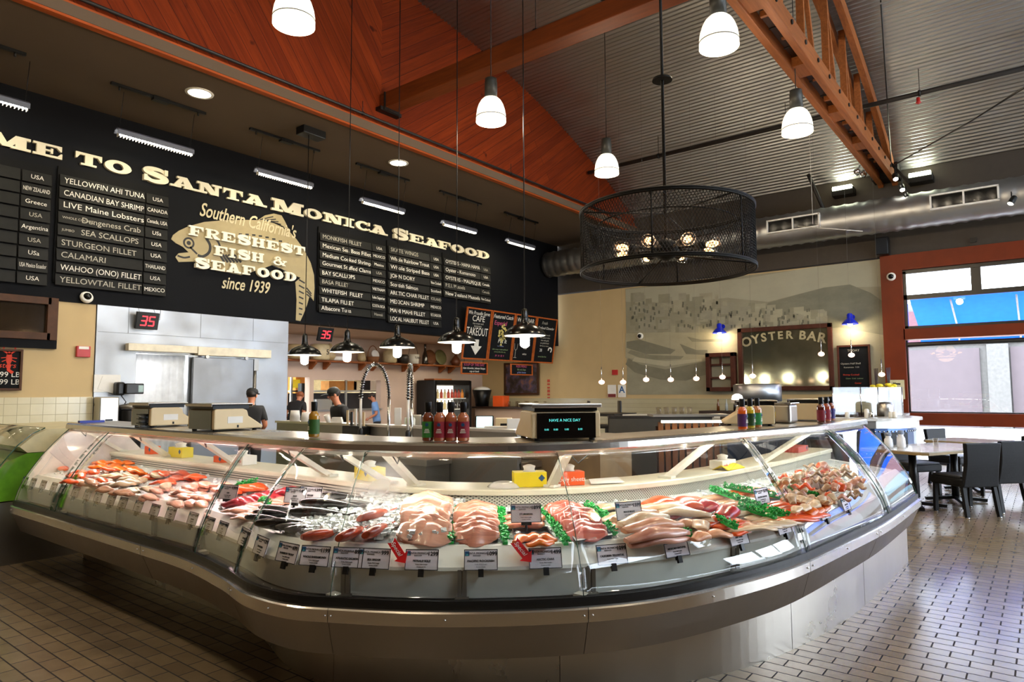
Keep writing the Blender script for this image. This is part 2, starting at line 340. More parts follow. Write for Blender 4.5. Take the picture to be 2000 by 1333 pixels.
# ================================================================ outside, seen through the windows
ASPH = MT('pavement', 'b9b4ac', .9); so = MB().box((32, -3, -.06), (31, 60, .1)); struct(so.build('pavement', ASPH))
so = MB().box((6.5, -20, -.07), (24, 25, .1)); struct(so.build('pavement.001', ASPH))
fb = thing('shop_building', 'pale shop building with pink band across the street', 'building', (34, -2, 0))
MB().box((0, 0, 2.6), (2, 46, 5.2)).build('wall', MT('white_render', '5e5c5a', .9), fb)
MB().box((-1.03, 0, 4.1), (.12, 46, 1.5)).build('painted_band', MT('pink_paint', '5a3c44', .9), fb)
bm_ = tilemat('far_brick', '4a383c', '443438', '50464a', .3, .1, .012, .5, (R(90), 0, R(90)), .9, .1)
for y0, y1 in ((4.0, 14), (-1.2, 3.0), (-14, -6)): MB().box((-1.04, (y0+y1)/2, 1.6), (.1, y1-y0, 3.2)).build('brick_panel', bm_, fb)
MB().box((-1.04, -3.2, 1.8), (.06, 2.9, 2.7)).build('shop_window', MT('far_shop_glass', '2c4a55', .15), fb)
for y in (3.4, -1.6, -5): MB().box((-1.15, y, 1.7), (.35, .7, 3.4)).build('pillar', MT('white_pillar', '5c5a58', .9), fb)
aw = thing('awning', 'bright blue awning outside the upper window', 'awning', (16.55, 0, 0)); q = MB()
BLUE = MT('blue_canvas', '2f86e8', .8); _b = BLUE.node_tree; _t = _b.nodes.new('ShaderNodeBsdfTranslucent'); _t.inputs[0].default_value = (*H('3c96f4'), 1); _x = _b.nodes.new('ShaderNodeMixShader'); _x.inputs[0].default_value = .5; lk(_b, _b.nodes['Principled BSDF'].outputs[0], _x.inputs[1]); lk(_b, _t.outputs[0], _x.inputs[2]); lk(_b, _x.outputs[0], _b.nodes['Material Output'].inputs[0])
q.add([(0, 2.2, 3.5), (0, -6.8, 3.5), (1.5, -6.8, 2.85), (1.5, 2.2, 2.85), (1.5, 2.2, 2.55), (1.5, -6.8, 2.55)], [(0, 1, 2, 3), (3, 2, 5, 4)])
q.build('canvas', BLUE, aw, solid=.01)
for y in (1.45, .35, -.8, -2, -3.2): MB().tube([(.02, y, 3.38), (1.46, y, 2.81), (1.46, y, 2.58)], .018, 6).build('frame_rib', WHT, aw)
# ================================================================ overhead: beams, truss, pipes, duct, lamps
TIMB = plankmat('timber', 0)
TX = woodm('truss_timber', '9c5a2c', (.6, 8, 8)); TY = woodm('beam_timber', '6c3210', (8, .6, 8)); PLATE = MT('dark_bracket', '1c1512', .5, .4)
o = thing('ceiling_beam', 'long timber beam running out of the red plank gable', 'beam', (7.36, 0, 6.24))
MB().box((0, .75, .13), (.28, 15.6, .26)).build('timber', TY, o, bevel=.01)
MB().box((0, 8.44, -.03), (.46, .14, .06)).box((0, 8.36, .1), (.34, .02, .3)).build('bracket', PLATE, o)
# bowstring truss at y = 2.42
o = thing('roof_truss', 'bowstring timber truss under the corrugated vault, upper right', 'truss', (0, 2.42, 0))
for s in (-1, 1):
    MB().box((6.6, s*.135, 6.03), (19.2, .1, .26)).build('bottom_chord', TX, o, bevel=.008)
    q = MB(); top = []
    for i in range(49):
        x = -3+i*19.1/48; z = max(roofz(x)-.1, 6.05); top.append([(x, s*.135-.05, z-.24), (x, s*.135+.05, z-.24), (x, s*.135+.05, z), (x, s*.135-.05, z)])
    q.rings(top, True, smooth=False).build('top_chord', TX, o)
for i, x in enumerate([-1, .8, 2.6, 4.4, 6.2, 8, 9.6, 11, 12.2, 13.3, 14.3]):
    z = roofz(x)-.3; x2 = [-.2, 1.7, 3.5, 5.3, 7.1, 8.8, 10.3, 11.6, 12.7, 13.8, 14.8][i]
    MB().bar((x, 0, 6.0), (x, 0, z+.16), .1, .05).build('web_post', TX, o)
    MB().bar((x, 0, z+.14), (x2, 0, 6.05), .06, .07).build('web_diagonal', TX, o)
MB().box((6.6, 0, 6.08), (19, .16, .02)).build('filler_board', woodm('dark_filler', '3a2012', (.6, 8, 8)), o)
for x in (7.5, 9.6, 11.6, 13.3): MB().box((x, 0, 6.0), (.42, .168, .13)).build('spacer_block', TX, o)
for x in [7.2+i*.62 for i in range(14)]:
    q = MB()
    q.tube([(x, -.205, 6.06), (x, -.19, 6.06), (x, -.18, 6.06), (x, .18, 6.06), (x, .19, 6.06), (x, .205, 6.06)], [.03, .035, .012, .012, .035, .03], 8)
    q.build('bolt', PLATE, o)
MB().box((15.95, 0, 6.1), (.5, .5, .3)).build('wall_shoe', PLATE, o)
# pipes
def pipe(name, label, a, b, r, hang=()):
    o = thing(name, label, 'pipe', a); a = V(a); b = V(b)
    MB().tube([(0, 0, 0), b-a], r, 10).build('pipe_run', MT('dark_pipe', '24211f', .5), o)
    for t in hang:
        p = (b-a)*t; q = MB().tube([p+V((0, -.02, 0)), p+V((0, .02, 0))], r*1.35, 10); q.tube([p, p+V((0, 0, max(.1, roofz(a.x)-a.z-p.z)))], .006, 5); q.build('hanger', BLK, o)
    return o
SPIPE = pipe('sprinkler_pipe', 'dark pipe hung across the vault behind the truss', (13.73, 8.45, 6.82), (13.73, -7, 6.82), .045, (.12, .3, .45, .6))
pipe('sprinkler_pipe', 'dark pipe running along the top of the timber beam', (7.6, 6.93, 6.7), (7.6, -7, 6.7), .05, (.1, .25, .4))
pipe('conduit_pipe', 'thin black pipe along the foot of the red plank gable', (-3.1, 8.4, 6.0), (15.2, 8.4, 5.99), .022, (.24, .54, .75))
pipe('drop_pipe', 'short brown pipe dropping from vault to the duct', (15.5, 3.87, 6.28), (15.55, 3.6, 5.47), .04)
RED = MT('red_plastic', 'b3201c', .4)
q = MB().lathe([(.004, .1), (.03, .09), (.03, .02), (.05, 0), (.004, -.03)], 12); spk_ = q.build('sprinkler_head', RED, SPIPE, P(1793, 190, X=13.73)-V((13.73, 8.45, 6.82))-V((0, 0, .1)), label='red sprinkler head')
# spiral duct along the oyster bar wall
o = thing('air_duct', 'big round galvanised spiral duct along the right wall', 'duct', (15.55, 0, 5.12)); q = MB(); rs = []
for i in range(0, 19*12+1):
    y = 10.93-i*17.9/228; rr = .35+(.016 if i % 3 == 0 else 0); rs.append([(rr*math.cos(2*math.pi*j/28), y, rr*math.sin(2*math.pi*j/28)) for j in range(28)])
q.rings(rs); q.build('duct_tube', GALV, o)
GRL = MT('dark_louvre', '3a3a38', .5, .5)
for y0, y1 in ((4.7, 3.59), (1.58, .48)):
    ym = (y0+y1)/2; w = y0-y1
    f = MB(); M = OYST(ym, .03, -.37)
    for s in (-1, 1): f.box((0, s*.135, 0), (w, .03, .08), M); f.box((s*(w/2-.015), 0, 0), (.03, .27, .08), M)
    f.box((0, 0, 0), (.03, .26, .07), M); f = f.build('grille', WHT, o)
    l = MB()
    for k in range(22): l.box((0, -.12+k*.011, -.01), (w-.06, .002, .04), M)
    l.box((0, 0, -.03), (w-.05, .25, .005), M); l.build('louvre', GRL, f)
# bell pendants hung from the vault
BELL = emat('lit_frosted_glass', (1.0, .95, .8), 1.08); BELLI = emat('lit_bulb', (1, .95, .85), 2.5); HOUS = MT('grey_lamp_housing', '3c3d3a', .45, .3); BAND = MT('grey_rim_band', '55534a', .5)
def bell(x, y, z, label, on=True):
    o = thing('bell_pendant', label, 'lamp', (x, y, z), group='glass bell pendants under the vault')
    prof = [(.2, 0), (.2, .05), (.197, .1), (.186, .17), (.165, .235), (.135, .29), (.1, .325), (.07, .335)]
    MB().lathe(prof, 28, cap=False).build('shade', BELL, o, solid=.004)
    MB().lathe([(.2, .055), (.205, .055), (.205, .063), (.2, .063)], 28, cap=False).build('rim_band', BAND, o)
    MB().ball((0, 0, .2), .07, 12).build('bulb', BELLI, o)
    q = MB().lathe([(.075, .33), (.075, .36), (.085, .36), (.085, .55), (.08, .56), (.08, .6), (.01, .6)], 20)
    q.build('housing', HOUS, o)
    h = roofz(x)-z-.02; MB().tube([(0, 0, .58), (0, 0, h)], .006, 6).build('cord', BLK, o)
    q = MB().lathe([(.12, h), (.12, h-.06), (.06, h-.08), (.06, h-.2), (.02, h-.21)], 16).build('ceiling_canopy', HOUS, o)
    add_light('bell_light', 'POINT', (0, 0, -.1), 125, (1, .81, .56), .12, parent=o)
    return o
bell(3.66, 5.6, 5.1, 'lit glass bell pendant nearest the top left corner')
bell(6.64, 2.48, 5.07, 'lit glass bell pendant beside the truss, the largest on the right')
bell(6.745, 5.67, 5.13, 'lit glass bell pendant in front of the red plank gable, below the beam')
bell(9.46, 2.48, 5.02, 'lit glass bell pendant just left of the truss foot')
bell(9.58, 5.54, 5.11, 'smallest lit bell pendant, above the mesh drum chandelier')
bell(3.66, -.6, 5.1, 'lit glass bell pendant behind the viewer'); bell(.7, 2.48, 5.1, 'lit glass bell pendant behind the viewer')
bell(.7, 5.6, 5.1, 'lit glass bell pendant left of the view')
# black enamel pendants over the service counter
JAR = emat('lit_jar_glass', (1, .97, .88), 14); INW = MT('white_enamel_inside', 'f3f0e6', .3)
def barn(x, y, z, label, top):
    o = thing('barn_pendant', label, 'lamp', (x, y, z), group='black enamel pendants over the service counter')
    prof = [(.26, 0), (.255, .02), (.235, .055), (.2, .09), (.15, .12), (.1, .14), (.065, .15), (.05, .17), (.045, .22), (.04, .3), (.03, .33), (.008, .34)]
    MB().lathe(prof, 32, cap=False).build('shade', BLKG, o)
    MB().lathe([(r-.004 if r > .05 else .046, zz-.003) for r, zz in prof[:6]]+[(.03, .1)], 32, cap=True).build('shade_lining', INW, o)
    MB().lathe([(.02, -.15), (.055, -.13), (.06, -.1), (.062, .05), (.062, .09)], 16).build('jar_bulb', JAR, o)
    MB().tube([(0, 0, .33), (0, 0, top-z)], .007, 6).build('cord', BLK, o)
    add_light('barn_light', 'POINT', (0, 0, -.2), 24, (1, .93, .8), .06, parent=o)
    return o
for (px, py, d, lab, tp) in ((595, 694, 10.55, 'leftmost black enamel pendant, hung from a black ceiling box', 5.7), (678, 688, 10.2, 'second black enamel pendant from the left, before the shelf', 0), (776, 679, 9.8, 'middle one of the five black enamel pendants', 0), (892, 669, 9.03, 'black enamel pendant touching the takeout chalkboard', 0), (1025, 656, 8.36, 'largest and rightmost black enamel pendant, before the chalkboards', 0)):
    p = P(px, py, d=d); barn(p.x, p.y, p.z, lab, tp or roofz(p.x))
p = P(605, 255, Z=5.68); q = MB().box((0, 0, .03), (.42, .22, .14)); tag(q.build('ceiling_box', BLK, loc=(6.32, 9.12, 5.68), bevel=.01), 'black box on the dark soffit above the leftmost black pendant', 'junction box')
# wire mesh drum chandelier
WIRE = MT('black_wire', '070605', .6, 0, spec=.2)
o = thing('drum_chandelier', 'large black wire mesh drum chandelier with clear globe bulbs', 'chandelier', (5.48, 2.58, 2.56)); rad, hh = .755, .54
q = MB()
for z in (0, .015, hh-.015, hh): q.tube([(rad*math.cos(2*math.pi*i/72), rad*math.sin(2*math.pi*i/72), z) for i in range(72)], .011, 6, loop=True)
for i in range(6): a = i*math.pi/3+.3; q.tube([(rad*math.cos(a), rad*math.sin(a), 0), (rad*math.cos(a), rad*math.sin(a), hh)], .008, 6)
q.build('drum_frame', WIRE, o)
q = MB(); NW = 168
for s in (-1, 1):
    for i in range(NW):
        q.tube([(rad*math.cos(2*math.pi*i/NW+s*t*.42), rad*math.sin(2*math.pi*i/NW+s*t*.42), t*hh) for t in (0, .25, .5, .75, 1)], .0029, 3, cap=False)
q.build('wire_mesh', WIRE, o)
q = MB()
for z in (hh-.12,): q.tube([(.6*math.cos(2*math.pi*i/60), .6*math.sin(2*math.pi*i/60), z) for i in range(60)], .007, 6, loop=True)
for i in range(3): a = i*2*math.pi/3+.2; q.tube([(0, 0, hh-.02), (rad*math.cos(a), rad*math.sin(a), hh-.01)], .008, 6); q.tube([(0, 0, .15), (rad*math.cos(a+.6), rad*math.sin(a+.6), .02)], .008, 6)
q.build('spider_frame', WIRE, o)
h = roofz(5.48)-2.56
MB().tube([(0, 0, .1), (0, 0, h)], .014, 8).build('pole', WIRE, o)
MB().lathe([(.09, 1.75), (.085, 1.77), (.02, 1.775)], 24).build('pole_disc', WIRE, o); MB().lathe([(.1, h), (.1, h-.05), (.02, h-.06)], 20).build('ceiling_canopy', WIRE, o)
MB().lathe([(.02, .1), (.1, .14), (.12, .2), (.1, .26), (.02, .3)], 20).build('hub', WIRE, o)
FIL = emat('glowing_filament', (1, .5, .18), 12); GLB = emat('lit_amber_glass', (1, .5, .22), 1.3)
gm = glassmat('clear_globe_glass')
for i in range(8):
    a = i*math.pi/4+.1; M = TR(0, 0, .2) @ RZ(a)
    ar = MB().tube([(.1, 0, 0), (.3, 0, 0)], .012, 6, M=M); ar.lathe([(.03, 0), (.035, .07), (.025, .1)], 12, M=M @ TR(.26, 0, 0) @ RY(R(90))); ar = ar.build('lamp_arm', WIRE, o)
    MB().lathe([(.026, .35), (.045, .37), (.055, .41), (.052, .45), (.035, .485), (.004, .495)], 14, M=M @ RY(R(90)) @ TR(0, 0, 0)).build('globe_bulb', gm, ar)
    f = MB()
    for k in range(8): b = k*math.pi/4; f.tube([(.36, .012*math.cos(b), .012*math.sin(b)), (.41, .03*math.cos(b+.3), .03*math.sin(b+.3)), (.46, .012*math.cos(b+.6), .012*math.sin(b+.6))], .003, 4, M=M)
    f.build('filament', FIL, ar)
add_light('chandelier_light', 'POINT', (0, 0, .2), 14, (1, .6, .3), .3, parent=o)
# soffit: tracks, strip lights over the sign, downlights
TRK = [(-1.0, 'track bar on the soffit, left of the view'), (1.95, 'black track bar on the soffit at the left edge'), (4.25, 'black track bar beside the brighter soffit downlight'), (6.3, 'black track bar beside the black ceiling box'), (8.43, 'black track bar beside the second soffit downlight'), (10.63, 'black track bar second from the far right end'), (12.8, 'black track bar nearest the far right end of the soffit')]
for x, lab in TRK:
    o = thing('ceiling_track', lab, 'track', (x, 9.79, 5.74), group='black track bars on the soffit')
    MB().box((0, 0, 0), (1.32, .05, .035)).build('rail', BLK, o); MB().box((0, 0, -.015), (.22, .09, .06)).build('power_feed', BLK, o)
    for s in (-1, 1): MB().tube([(s*.55, 0, 0), (s*.55, 0, -.07)], .014, 6).build('hook', BLK, o)
TUBE = emat('lit_fluorescent_tube', (1, .98, .88), 16)
STR = ['out of view at the left', 'at the left edge of the view', 'above the second word of the sign', 'above the third and fourth words of the sign', 'above the end of the fourth sign word', 'above the last letters of the sign', 'at the far right end of the black wall']
for i, x in enumerate((.05, 2.2, 4.32, 6.46, 8.65, 10.86, 13.1)):
    o = thing('strip_light', 'hanging fluorescent strip light '+STR[i], 'lamp', (x, 10.05, 5.12), group='strip lights hung before the sign')
    q = MB().rings([[(s*.54, -.055, .02), (s*.54, -.06, .09), (s*.54, -.02, .12), (s*.54, .04, .12), (s*.54, .09, .06), (s*.54, .085, .055), (s*.54, .04, .1), (s*.54, -.02, .1), (s*.54, -.045, .08)] for s in (-1, 1)], True, smooth=False)
    q.build('reflector', MT('grey_reflector', '50525c', .4), o)
    MB().tube([(-.52, -.01, .035), (.52, -.01, .035)], .02, 8).build('tube', TUBE, o)
    q = MB()
    for k in range(26): q.box((-.52+k*.0416, -.01, .02), (.006, .07, .05))
    q.box((0, -.01, .046), (1.06, .012, .006)); q.build('louvre_fins', WHT, o)
    for s in (-1, 1): MB().tube([(s*.5, 0, .12), (s*.5, -.1, .62)], .004, 5).build('hanging_wire', BLK, o)
    l = add_light('strip_glow', 'AREA', (0, -.02, -.01), 15, (1, .86, .6), 1.0, size_y=.06, parent=o); l.rotation_euler = (R(30), 0, 0)
DL = emat('lit_downlight', (1, .97, .9), 12)
for x, lab in ((.77, 'left of the view'), (4.52, 'large and bright, at upper left'), (8.27, 'further right, behind the pendant cords')):
    o = thing('downlight', 'round recessed downlight in the soffit, '+lab, 'lamp', (x, 9.2, 5.757), group='soffit downlights')
    MB().lathe([(.15, 0), (.19, 0), (.185, -.012), (.15, -.012)], 28, cap=False).build('trim_ring', WHT, o); MB().lathe([(.15, -.004), (.002, -.004)], 28, cap=False).build('lens', DL, o)
    add_light('downlight_beam', 'SPOT', (0, 0, -.03), 90, (1, .9, .72), .12, target=None, spot=120, parent=o)
# uplights and spots on the right wall
for y, lab in ((3.27, 'left of the truss foot'), (1.8, 'right of the truss foot')):
    o = thing('uplight', 'black wall uplight washing the vault, '+lab, 'lamp', (16.12, y, 5.92), group='wall uplights')
    MB().box((-.1, 0, -.05), (.32, .44, .16)).build('housing', BLK, o, bevel=.01); MB().box((-.2, 0, .06), (.2, .38, .01), RY(R(0))).box((-.27, 0, .02), (.012, .4, .07)).build('lens', emat('lit_uplight', (.95, 1, .72), 12), o)
    l = add_light('uplight_beam', 'SPOT', (-.12, 0, .1), 80, (.98, 1, .72), .1, spot=120, parent=o); l.rotation_euler = (R(180), R(-28), 0)
def spot(label, p, aim, stem=.22):
    o = thing('spotlight', label, 'lamp', p, group='small black spotlights'); d = (V(aim)-V(p)).normalized(); M = d.to_track_quat('-Z', 'Y').to_matrix().to_4x4()
    MB().lathe([(.03, .12), (.05, .1), (.055, 0), (.05, -.03), (.05, -.05)], 14, M=M).build('can', BLK, o)
    MB().lathe([(.046, -.051), (.002, -.051)], 14, cap=False, M=M).build('lens', emat('lit_spot_lens', (1, .95, .8), 14) if 'lit_spot_lens' not in bpy.data.materials else bpy.data.materials['lit_spot_lens'], o)
    MB().tube([(0, 0, .05), (0, .0, stem)] if stem < 1 else [(0, 0, .05), (.1, 0, .2), (.5, 0, .2)], .01, 6).build('stem', BLK, o); return o
sb = P(1740, 330, X=15.4); se = P(1772, 385, X=15.4)
tag(MB().bar((0, 0, 0), se-sb+V((0, -.05, .15)), .05, .05).build('spot_bar', BLK, loc=sb+V((0, 0, .12))), 'short black bar of spotlights at the truss foot', 'lamp bar')
for k, (x, y) in enumerate(((1749, 352), (1762, 373), (1771, 390))): spot(['uppermost', 'middle', 'lowest'][k]+' of the three small spotlights below the truss foot', P(x, y, X=15.35)+V((0, 0, .05)), P(x, y, X=15.35)+V((-1.5, -.5, -2)))
spot('small black spotlight hanging at the right edge before the duct', P(1976, 394, X=14.9), P(1976, 394, X=14.9)+V((-1, 1, -2)), 1.75)
q = MB()
for k in range(3): q.ball((.0, .16-.12*k, .05-.07*(k % 2)), (.08, .07, .09), 12); q.tube([(0, .16-.12*k, .05), (.1, .12-.12*k, .2)], .02, 6)
tag(q.build('emergency_light', CHR, loc=P(1690, 337, X=15.6)), 'chrome emergency light cluster at the foot of the truss', 'lamp')
tag(MB().tube([P(1720, 0, X=12.0), P(1741, 325, X=15.5)], .012, 6).build('hanging_cable', BLK), 'thin black cable dropping to the truss foot', 'cable')
tag(MB().tube([P(2010, 165, X=10), P(1900, 235, X=12.2), P(1742, 325, X=15.5)], .014, 6).build('hanging_cable', BLK), 'thin black cable slanting in from the right edge', 'cable')
pa = P(1558, 442, X=14.6); tag(MB().tube([pa, P(1685, 452, X=14.6)], .008, 6).tube([pa+V((0, -.3, .0)), pa+V((0, -.3, 2.25))], .004, 5).build('hanging_rod', WHT), 'thin white rod hung below the duct', 'rod')
# cameras and speaker
def dome(label, M):
    o = thing('dome_camera', label, 'camera', M=M, group='white dome security cameras')
    MB().lathe([(.085, 0), (.088, .03), (.075, .055), (.055, .06)], 24).build('base', WHT, o); MB().ball((0, 0, .055), (.055, .055, .05), 16).build('dome', BLKG, o); return o
dome('white dome camera on beige wall left of the steel wall', FR(P(168, 582, Y=10.98), (1, 0, 0), (0, .3, 1)))
dome('white dome camera on the red-brown post beside the window', FR(P(1741, 541, X=16.07), (0, -1, 0)))
dome('white dome camera on the mural of the boats', FR(P(1251, 657, X=16.185), (0, -1, 0)))
o = thing('loudspeaker', 'black loudspeaker on the dark wall above the post', 'speaker', P(1724, 482, X=16.0)); MB().box((0, 0, 0), (.2, .24, .38)).build('cabinet', BLK, o, bevel=.02); MB().box((-.105, 0, 0), (.01, .2, .34)).build('grille', MT('speaker_cloth', '1a1d22', .9), o); MB().box((.11, 0, 0), (.06, .05, .1)).build('bracket', BLK, o)
tag(MB().box((0, 0, 0), (.04, .1, .09)).build('sensor_box', BLK, loc=P(1901, 469, X=16.1)), 'small black sensor box above the red-brown header', 'sensor')
# ================================================================ black menu wall: raised letters, fish, menu boards, chalkboards, displays
def stroke(pts, w):
    out = []; n = len(pts)
    nr = []
    for i in range(n):
        a, c = pts[max(0, i-1)], pts[min(n-1, i+1)]; d = math.hypot(c[0]-a[0], c[1]-a[1]) or 1
        nr.append((-(c[1]-a[1])/d, (c[0]-a[0])/d))
    W_ = [w(i/(n-1)) if callable(w) else w for i in range(n)]
    for i in range(n-1):
        p, q = pts[i], pts[i+1]; a, c = W_[i]/2, W_[i+1]/2
        out.append([(p[0]+nr[i][0]*a, p[1]+nr[i][1]*a), (p[0]-nr[i][0]*a, p[1]-nr[i][1]*a), (q[0]-nr[i+1][0]*c, q[1]-nr[i+1][1]*c), (q[0]+nr[i+1][0]*c, q[1]+nr[i+1][1]*c)])
    return out
def ring(cx, cy, rx, ry, ix, iy, a0=0, a1=360, n=28):
    out = []
    for i in range(n):
        t, u = R(a0+(a1-a0)*i/n), R(a0+(a1-a0)*(i+1)/n)
        out.append([(cx+rx*math.cos(t), cy+ry*math.sin(t)), (cx+rx*math.cos(u), cy+ry*math.sin(u)), (cx+ix*math.cos(u), cy+iy*math.sin(u)), (cx+ix*math.cos(t), cy+iy*math.sin(t))])
    return out
def smooth(pts, k=5):
    out = []
    for i in range(len(pts)-1):
        p0, p1, p2, p3 = pts[max(0, i-1)], pts[i], pts[i+1], pts[min(len(pts)-1, i+2)]
        for j in range(k):
            t = j/k; out.append(tuple(.5*((2*b)+(c-a)*t+(2*a-5*b+4*c-d)*t*t+(3*b-a-3*c+d)*t**3) for a, b, c, d in zip(p0, p1, p2, p3)))
    return out+[pts[-1]]
rc = rect
GLY = {
 'T': [rc(0, .8, 1, 1), [(0, .5), (.05, .5), (.17, .82), (0, .85)], [(1, .5), (.95, .5), (.83, .82), (1, .85)], rc(.35, 0, .65, .9), rc(.2, 0, .8, .16)],
 'E': [rc(.12, 0, .42, 1), rc(0, .83, .98, 1), rc(0, 0, 1, .17), rc(.4, .43, .66, .57), rc(.6, .3, .68, .7), [(.98, .58), (.93, .58), (.8, .84), (.98, .86)], [(1, .42), (.95, .42), (.82, .16), (1, .14)]],
 'F': [rc(.12, 0, .42, 1), rc(0, .83, .98, 1), rc(0, 0, .62, .16), rc(.4, .43, .66, .57), rc(.6, .3, .68, .7), [(.98, .55), (.93, .55), (.8, .84), (.98, .86)]],
 'A': [[(.06, 0), (.3, 0), (.58, 1), (.4, 1)], [(.38, 1), (.64, 1), (.95, 0), (.62, 0)], rc(.25, .2, .75, .36), rc(-.02, 0, .42, .19), rc(.53, 0, 1.05, .19), rc(.24, .82, .62, 1)],
 'N': [rc(.1, 0, .27, 1), rc(.73, 0, .9, 1), [(.08, 1), (.44, 1), (.9, 0), (.56, 0)], rc(-.02, .8, .32, 1), rc(-.02, 0, .4, .19), rc(.6, .8, 1.02, 1)],
 'M': [rc(.08, 0, .22, 1), rc(.68, 0, .93, 1), [(.08, 1), (.36, 1), (.57, .05), (.4, .05)], [(.68, 1), (.88, 1), (.57, .05), (.4, .05)], rc(-.02, .8, .3, 1), rc(-.02, 0, .34, .19), rc(.72, .8, 1.02, 1), rc(.58, 0, 1.03, .19)],
 'I': [rc(.27, 0, .73, 1), rc(0, .84, 1, 1), rc(0, 0, 1, .16)],
 'O': ring(.5, .5, .5, .53, .2, .3), 'C': ring(.52, .5, .52, .53, .22, .32, 38, 318)+[rc(.84, .62, .98, 1), rc(.86, .12, .97, .3)],
 'D': [rc(.12, 0, .42, 1), rc(0, .84, .55, 1), rc(0, 0, .55, .16)]+ring(.45, .5, .53, .5, .24, .33, -90, 90, 16),
 'S': stroke(smooth([(.9, .72), (.72, .9), (.45, .93), (.2, .83), (.22, .66), (.5, .54), (.78, .42), (.82, .2), (.58, .07), (.3, .08), (.1, .28)]), lambda t: .17+.18*math.sin(math.pi*t))+[rc(.82, .6, .95, 1), rc(.04, 0, .17, .42)],
 'R': [rc(.1, 0, .38, 1), rc(0, .84, .55, 1), rc(0, 0, .48, .16), rc(.3, .42, .6, .56), [(.4, .5), (.62, .5), (.96, .14), (.64, 0)], rc(.64, 0, 1.02, .16)]+ring(.55, .72, .37, .28, .16, .13, -90, 90, 12),
 'H': [rc(.08, 0, .36, 1), rc(.64, 0, .92, 1), rc(.3, .42, .7, .57), rc(0, .84, .45, 1), rc(0, 0, .45, .16), rc(.55, .84, 1, 1), rc(.55, 0, 1, .16)],
 '&': ring(.42, .76, .22, .24, .09, .11)+ring(.36, .28, .34, .3, .17, .15)+[[(.26, .7), (.46, .66), (1.0, 0), (.72, 0)], [(.7, .2), (.82, .2), (.98, .52), (.86, .52)], rc(.74, .46, 1.05, .58)],
}
LETM = MT('raised_letter_paint', 'd9d0b4', .55, var=.03); LETM2 = MT('raised_letter_white', 'ede6d0', .5, var=.03)
def letter(ch, x0, x1, z0, h, y, dep, mat, label, group):
    q = MB()
    for i, p in enumerate(GLY[ch]): q.prism([(px*(x1-x0), py*h) for px, py in p], dep+i*.0005)
    tag(q.build('sign_letter', mat, M=MENU(x0, z0, y)), label, 'letter', group)
BIG = [('M', 2.5, 3.02), ('E', 3.06, 3.42), ('T', 3.59, 3.94), ('O', 3.975, 4.356), ('S', 4.52, 4.92), ('A', 4.96, 5.37), ('N', 5.40, 5.81), ('T', 5.85, 6.21), ('A', 6.22, 6.66), ('M', 6.79, 7.44), ('O', 7.47, 7.87), ('N', 7.91, 8.38), ('I', 8.39, 8.66), ('C', 8.69, 9.07), ('A', 9.08, 9.54), ('S', 9.71, 10.15), ('E', 10.19, 10.63), ('A', 10.65, 11.14), ('F', 11.1, 11.53), ('O', 11.55, 12.0), ('O', 12.03, 12.47), ('D', 12.48, 12.95)]
ws = ['WELCOME', 'TO', 'SANTA', 'MONICA', 'SEAFOOD']
def ordn(word, i): return ('first' if word[:i+1].count(word[i]) == 1 else 'second')+' letter '+word[i] if word.count(word[i]) > 1 else 'letter '+word[i]
k = 0
for word, st in zip(ws, (5, 0, 0, 0, 0)):
    for i in range(st, len(word)):
        ch, a, c = BIG[k]; k += 1
        big = i == 0 and word in ('SANTA', 'MONICA', 'SEAFOOD')
        letter(ch, a, c, 4.872 if not big else 4.86, .185 if not big else .23, 10.995, .045, LETM, 'raised cream %s in the %s word of the big sign' % (ordn(word, i), ORD[ws.index(word)]), 'big raised letters of the sign')
# painted fish
def zc(pts, y=10.97): return [(lambda p: (p.x, p.z))(P(300+a/4.3, 330+c/4.3, Y=y)) for a, c in pts]
FBODY = [(152, 590), (168, 555), (215, 520), (300, 480), (430, 445), (600, 430), (780, 428), (880, 430), (940, 390), (1015, 374), (1080, 390), (1108, 440), (1150, 530), (1205, 590), (1270, 680), (1325, 790), (1352, 890), (1357, 1000), (1350, 1110), (1316, 1062), (1295, 1140), (1262, 1225), (1238, 1278), (1200, 1272), (1206, 1100), (1196, 950), (1240, 915), (1130, 870), (1000, 808), (900, 845), (740, 893), (560, 858), (430, 800), (330, 778), (215, 782), (188, 740), (215, 708), (300, 700), (252, 655), (190, 622)]
FM = MENU(0, 0, 10.995); fish = tag(MB().prism(zc(FBODY), .006).build('fish_sign', MT('fish_tan_paint', 'a3946c', .6, var=.05), M=FM), 'big tan fish painted on the black menu wall', 'sign')
DKP = MT('fish_dark_line', '1c1c1c', .6); q = MB()
for p in ring(*zc([(300, 622)])[0], .095, .095, .065, .065)+ring(*zc([(300, 622)])[0], .035, .035, .001, .001): q.prism(p, .002, z0=.006)
q.build('eye', DKP, fish)
def lines(name, ls, w, m=DKP):
    q = MB()
    for l in ls:
        for p in stroke(smooth(zc(l)) if len(l) > 2 else zc(l), w): q.prism(p, .002, z0=.006)
    return q.build(name, m, fish)
lines('gill_line', [[(445, 580), (478, 640), (470, 700), (420, 735), (375, 725)]], .045); lines('cheek_line', [[(310, 655), (345, 690), (370, 715)]], .03); lines('mouth_line', [[(205, 728), (260, 745), (310, 738)]], .03); lines('gill_line', [[(510, 575), (545, 610), (562, 650)]], .035)
lines('lateral_dashes', [[(720+i*56, 548+i*i*1.6), (748+i*56, 550+i*i*1.6)] for i in range(8)], .03)
lines('fin_stripes', [[(900+i*28, 425+i*6), (1010+i*22, 400+i*22)] for i in range(6)], .02); lines('pectoral_fin', [[(560+i*24, 720), (600+i*28, 785)] for i in range(6)], .04)
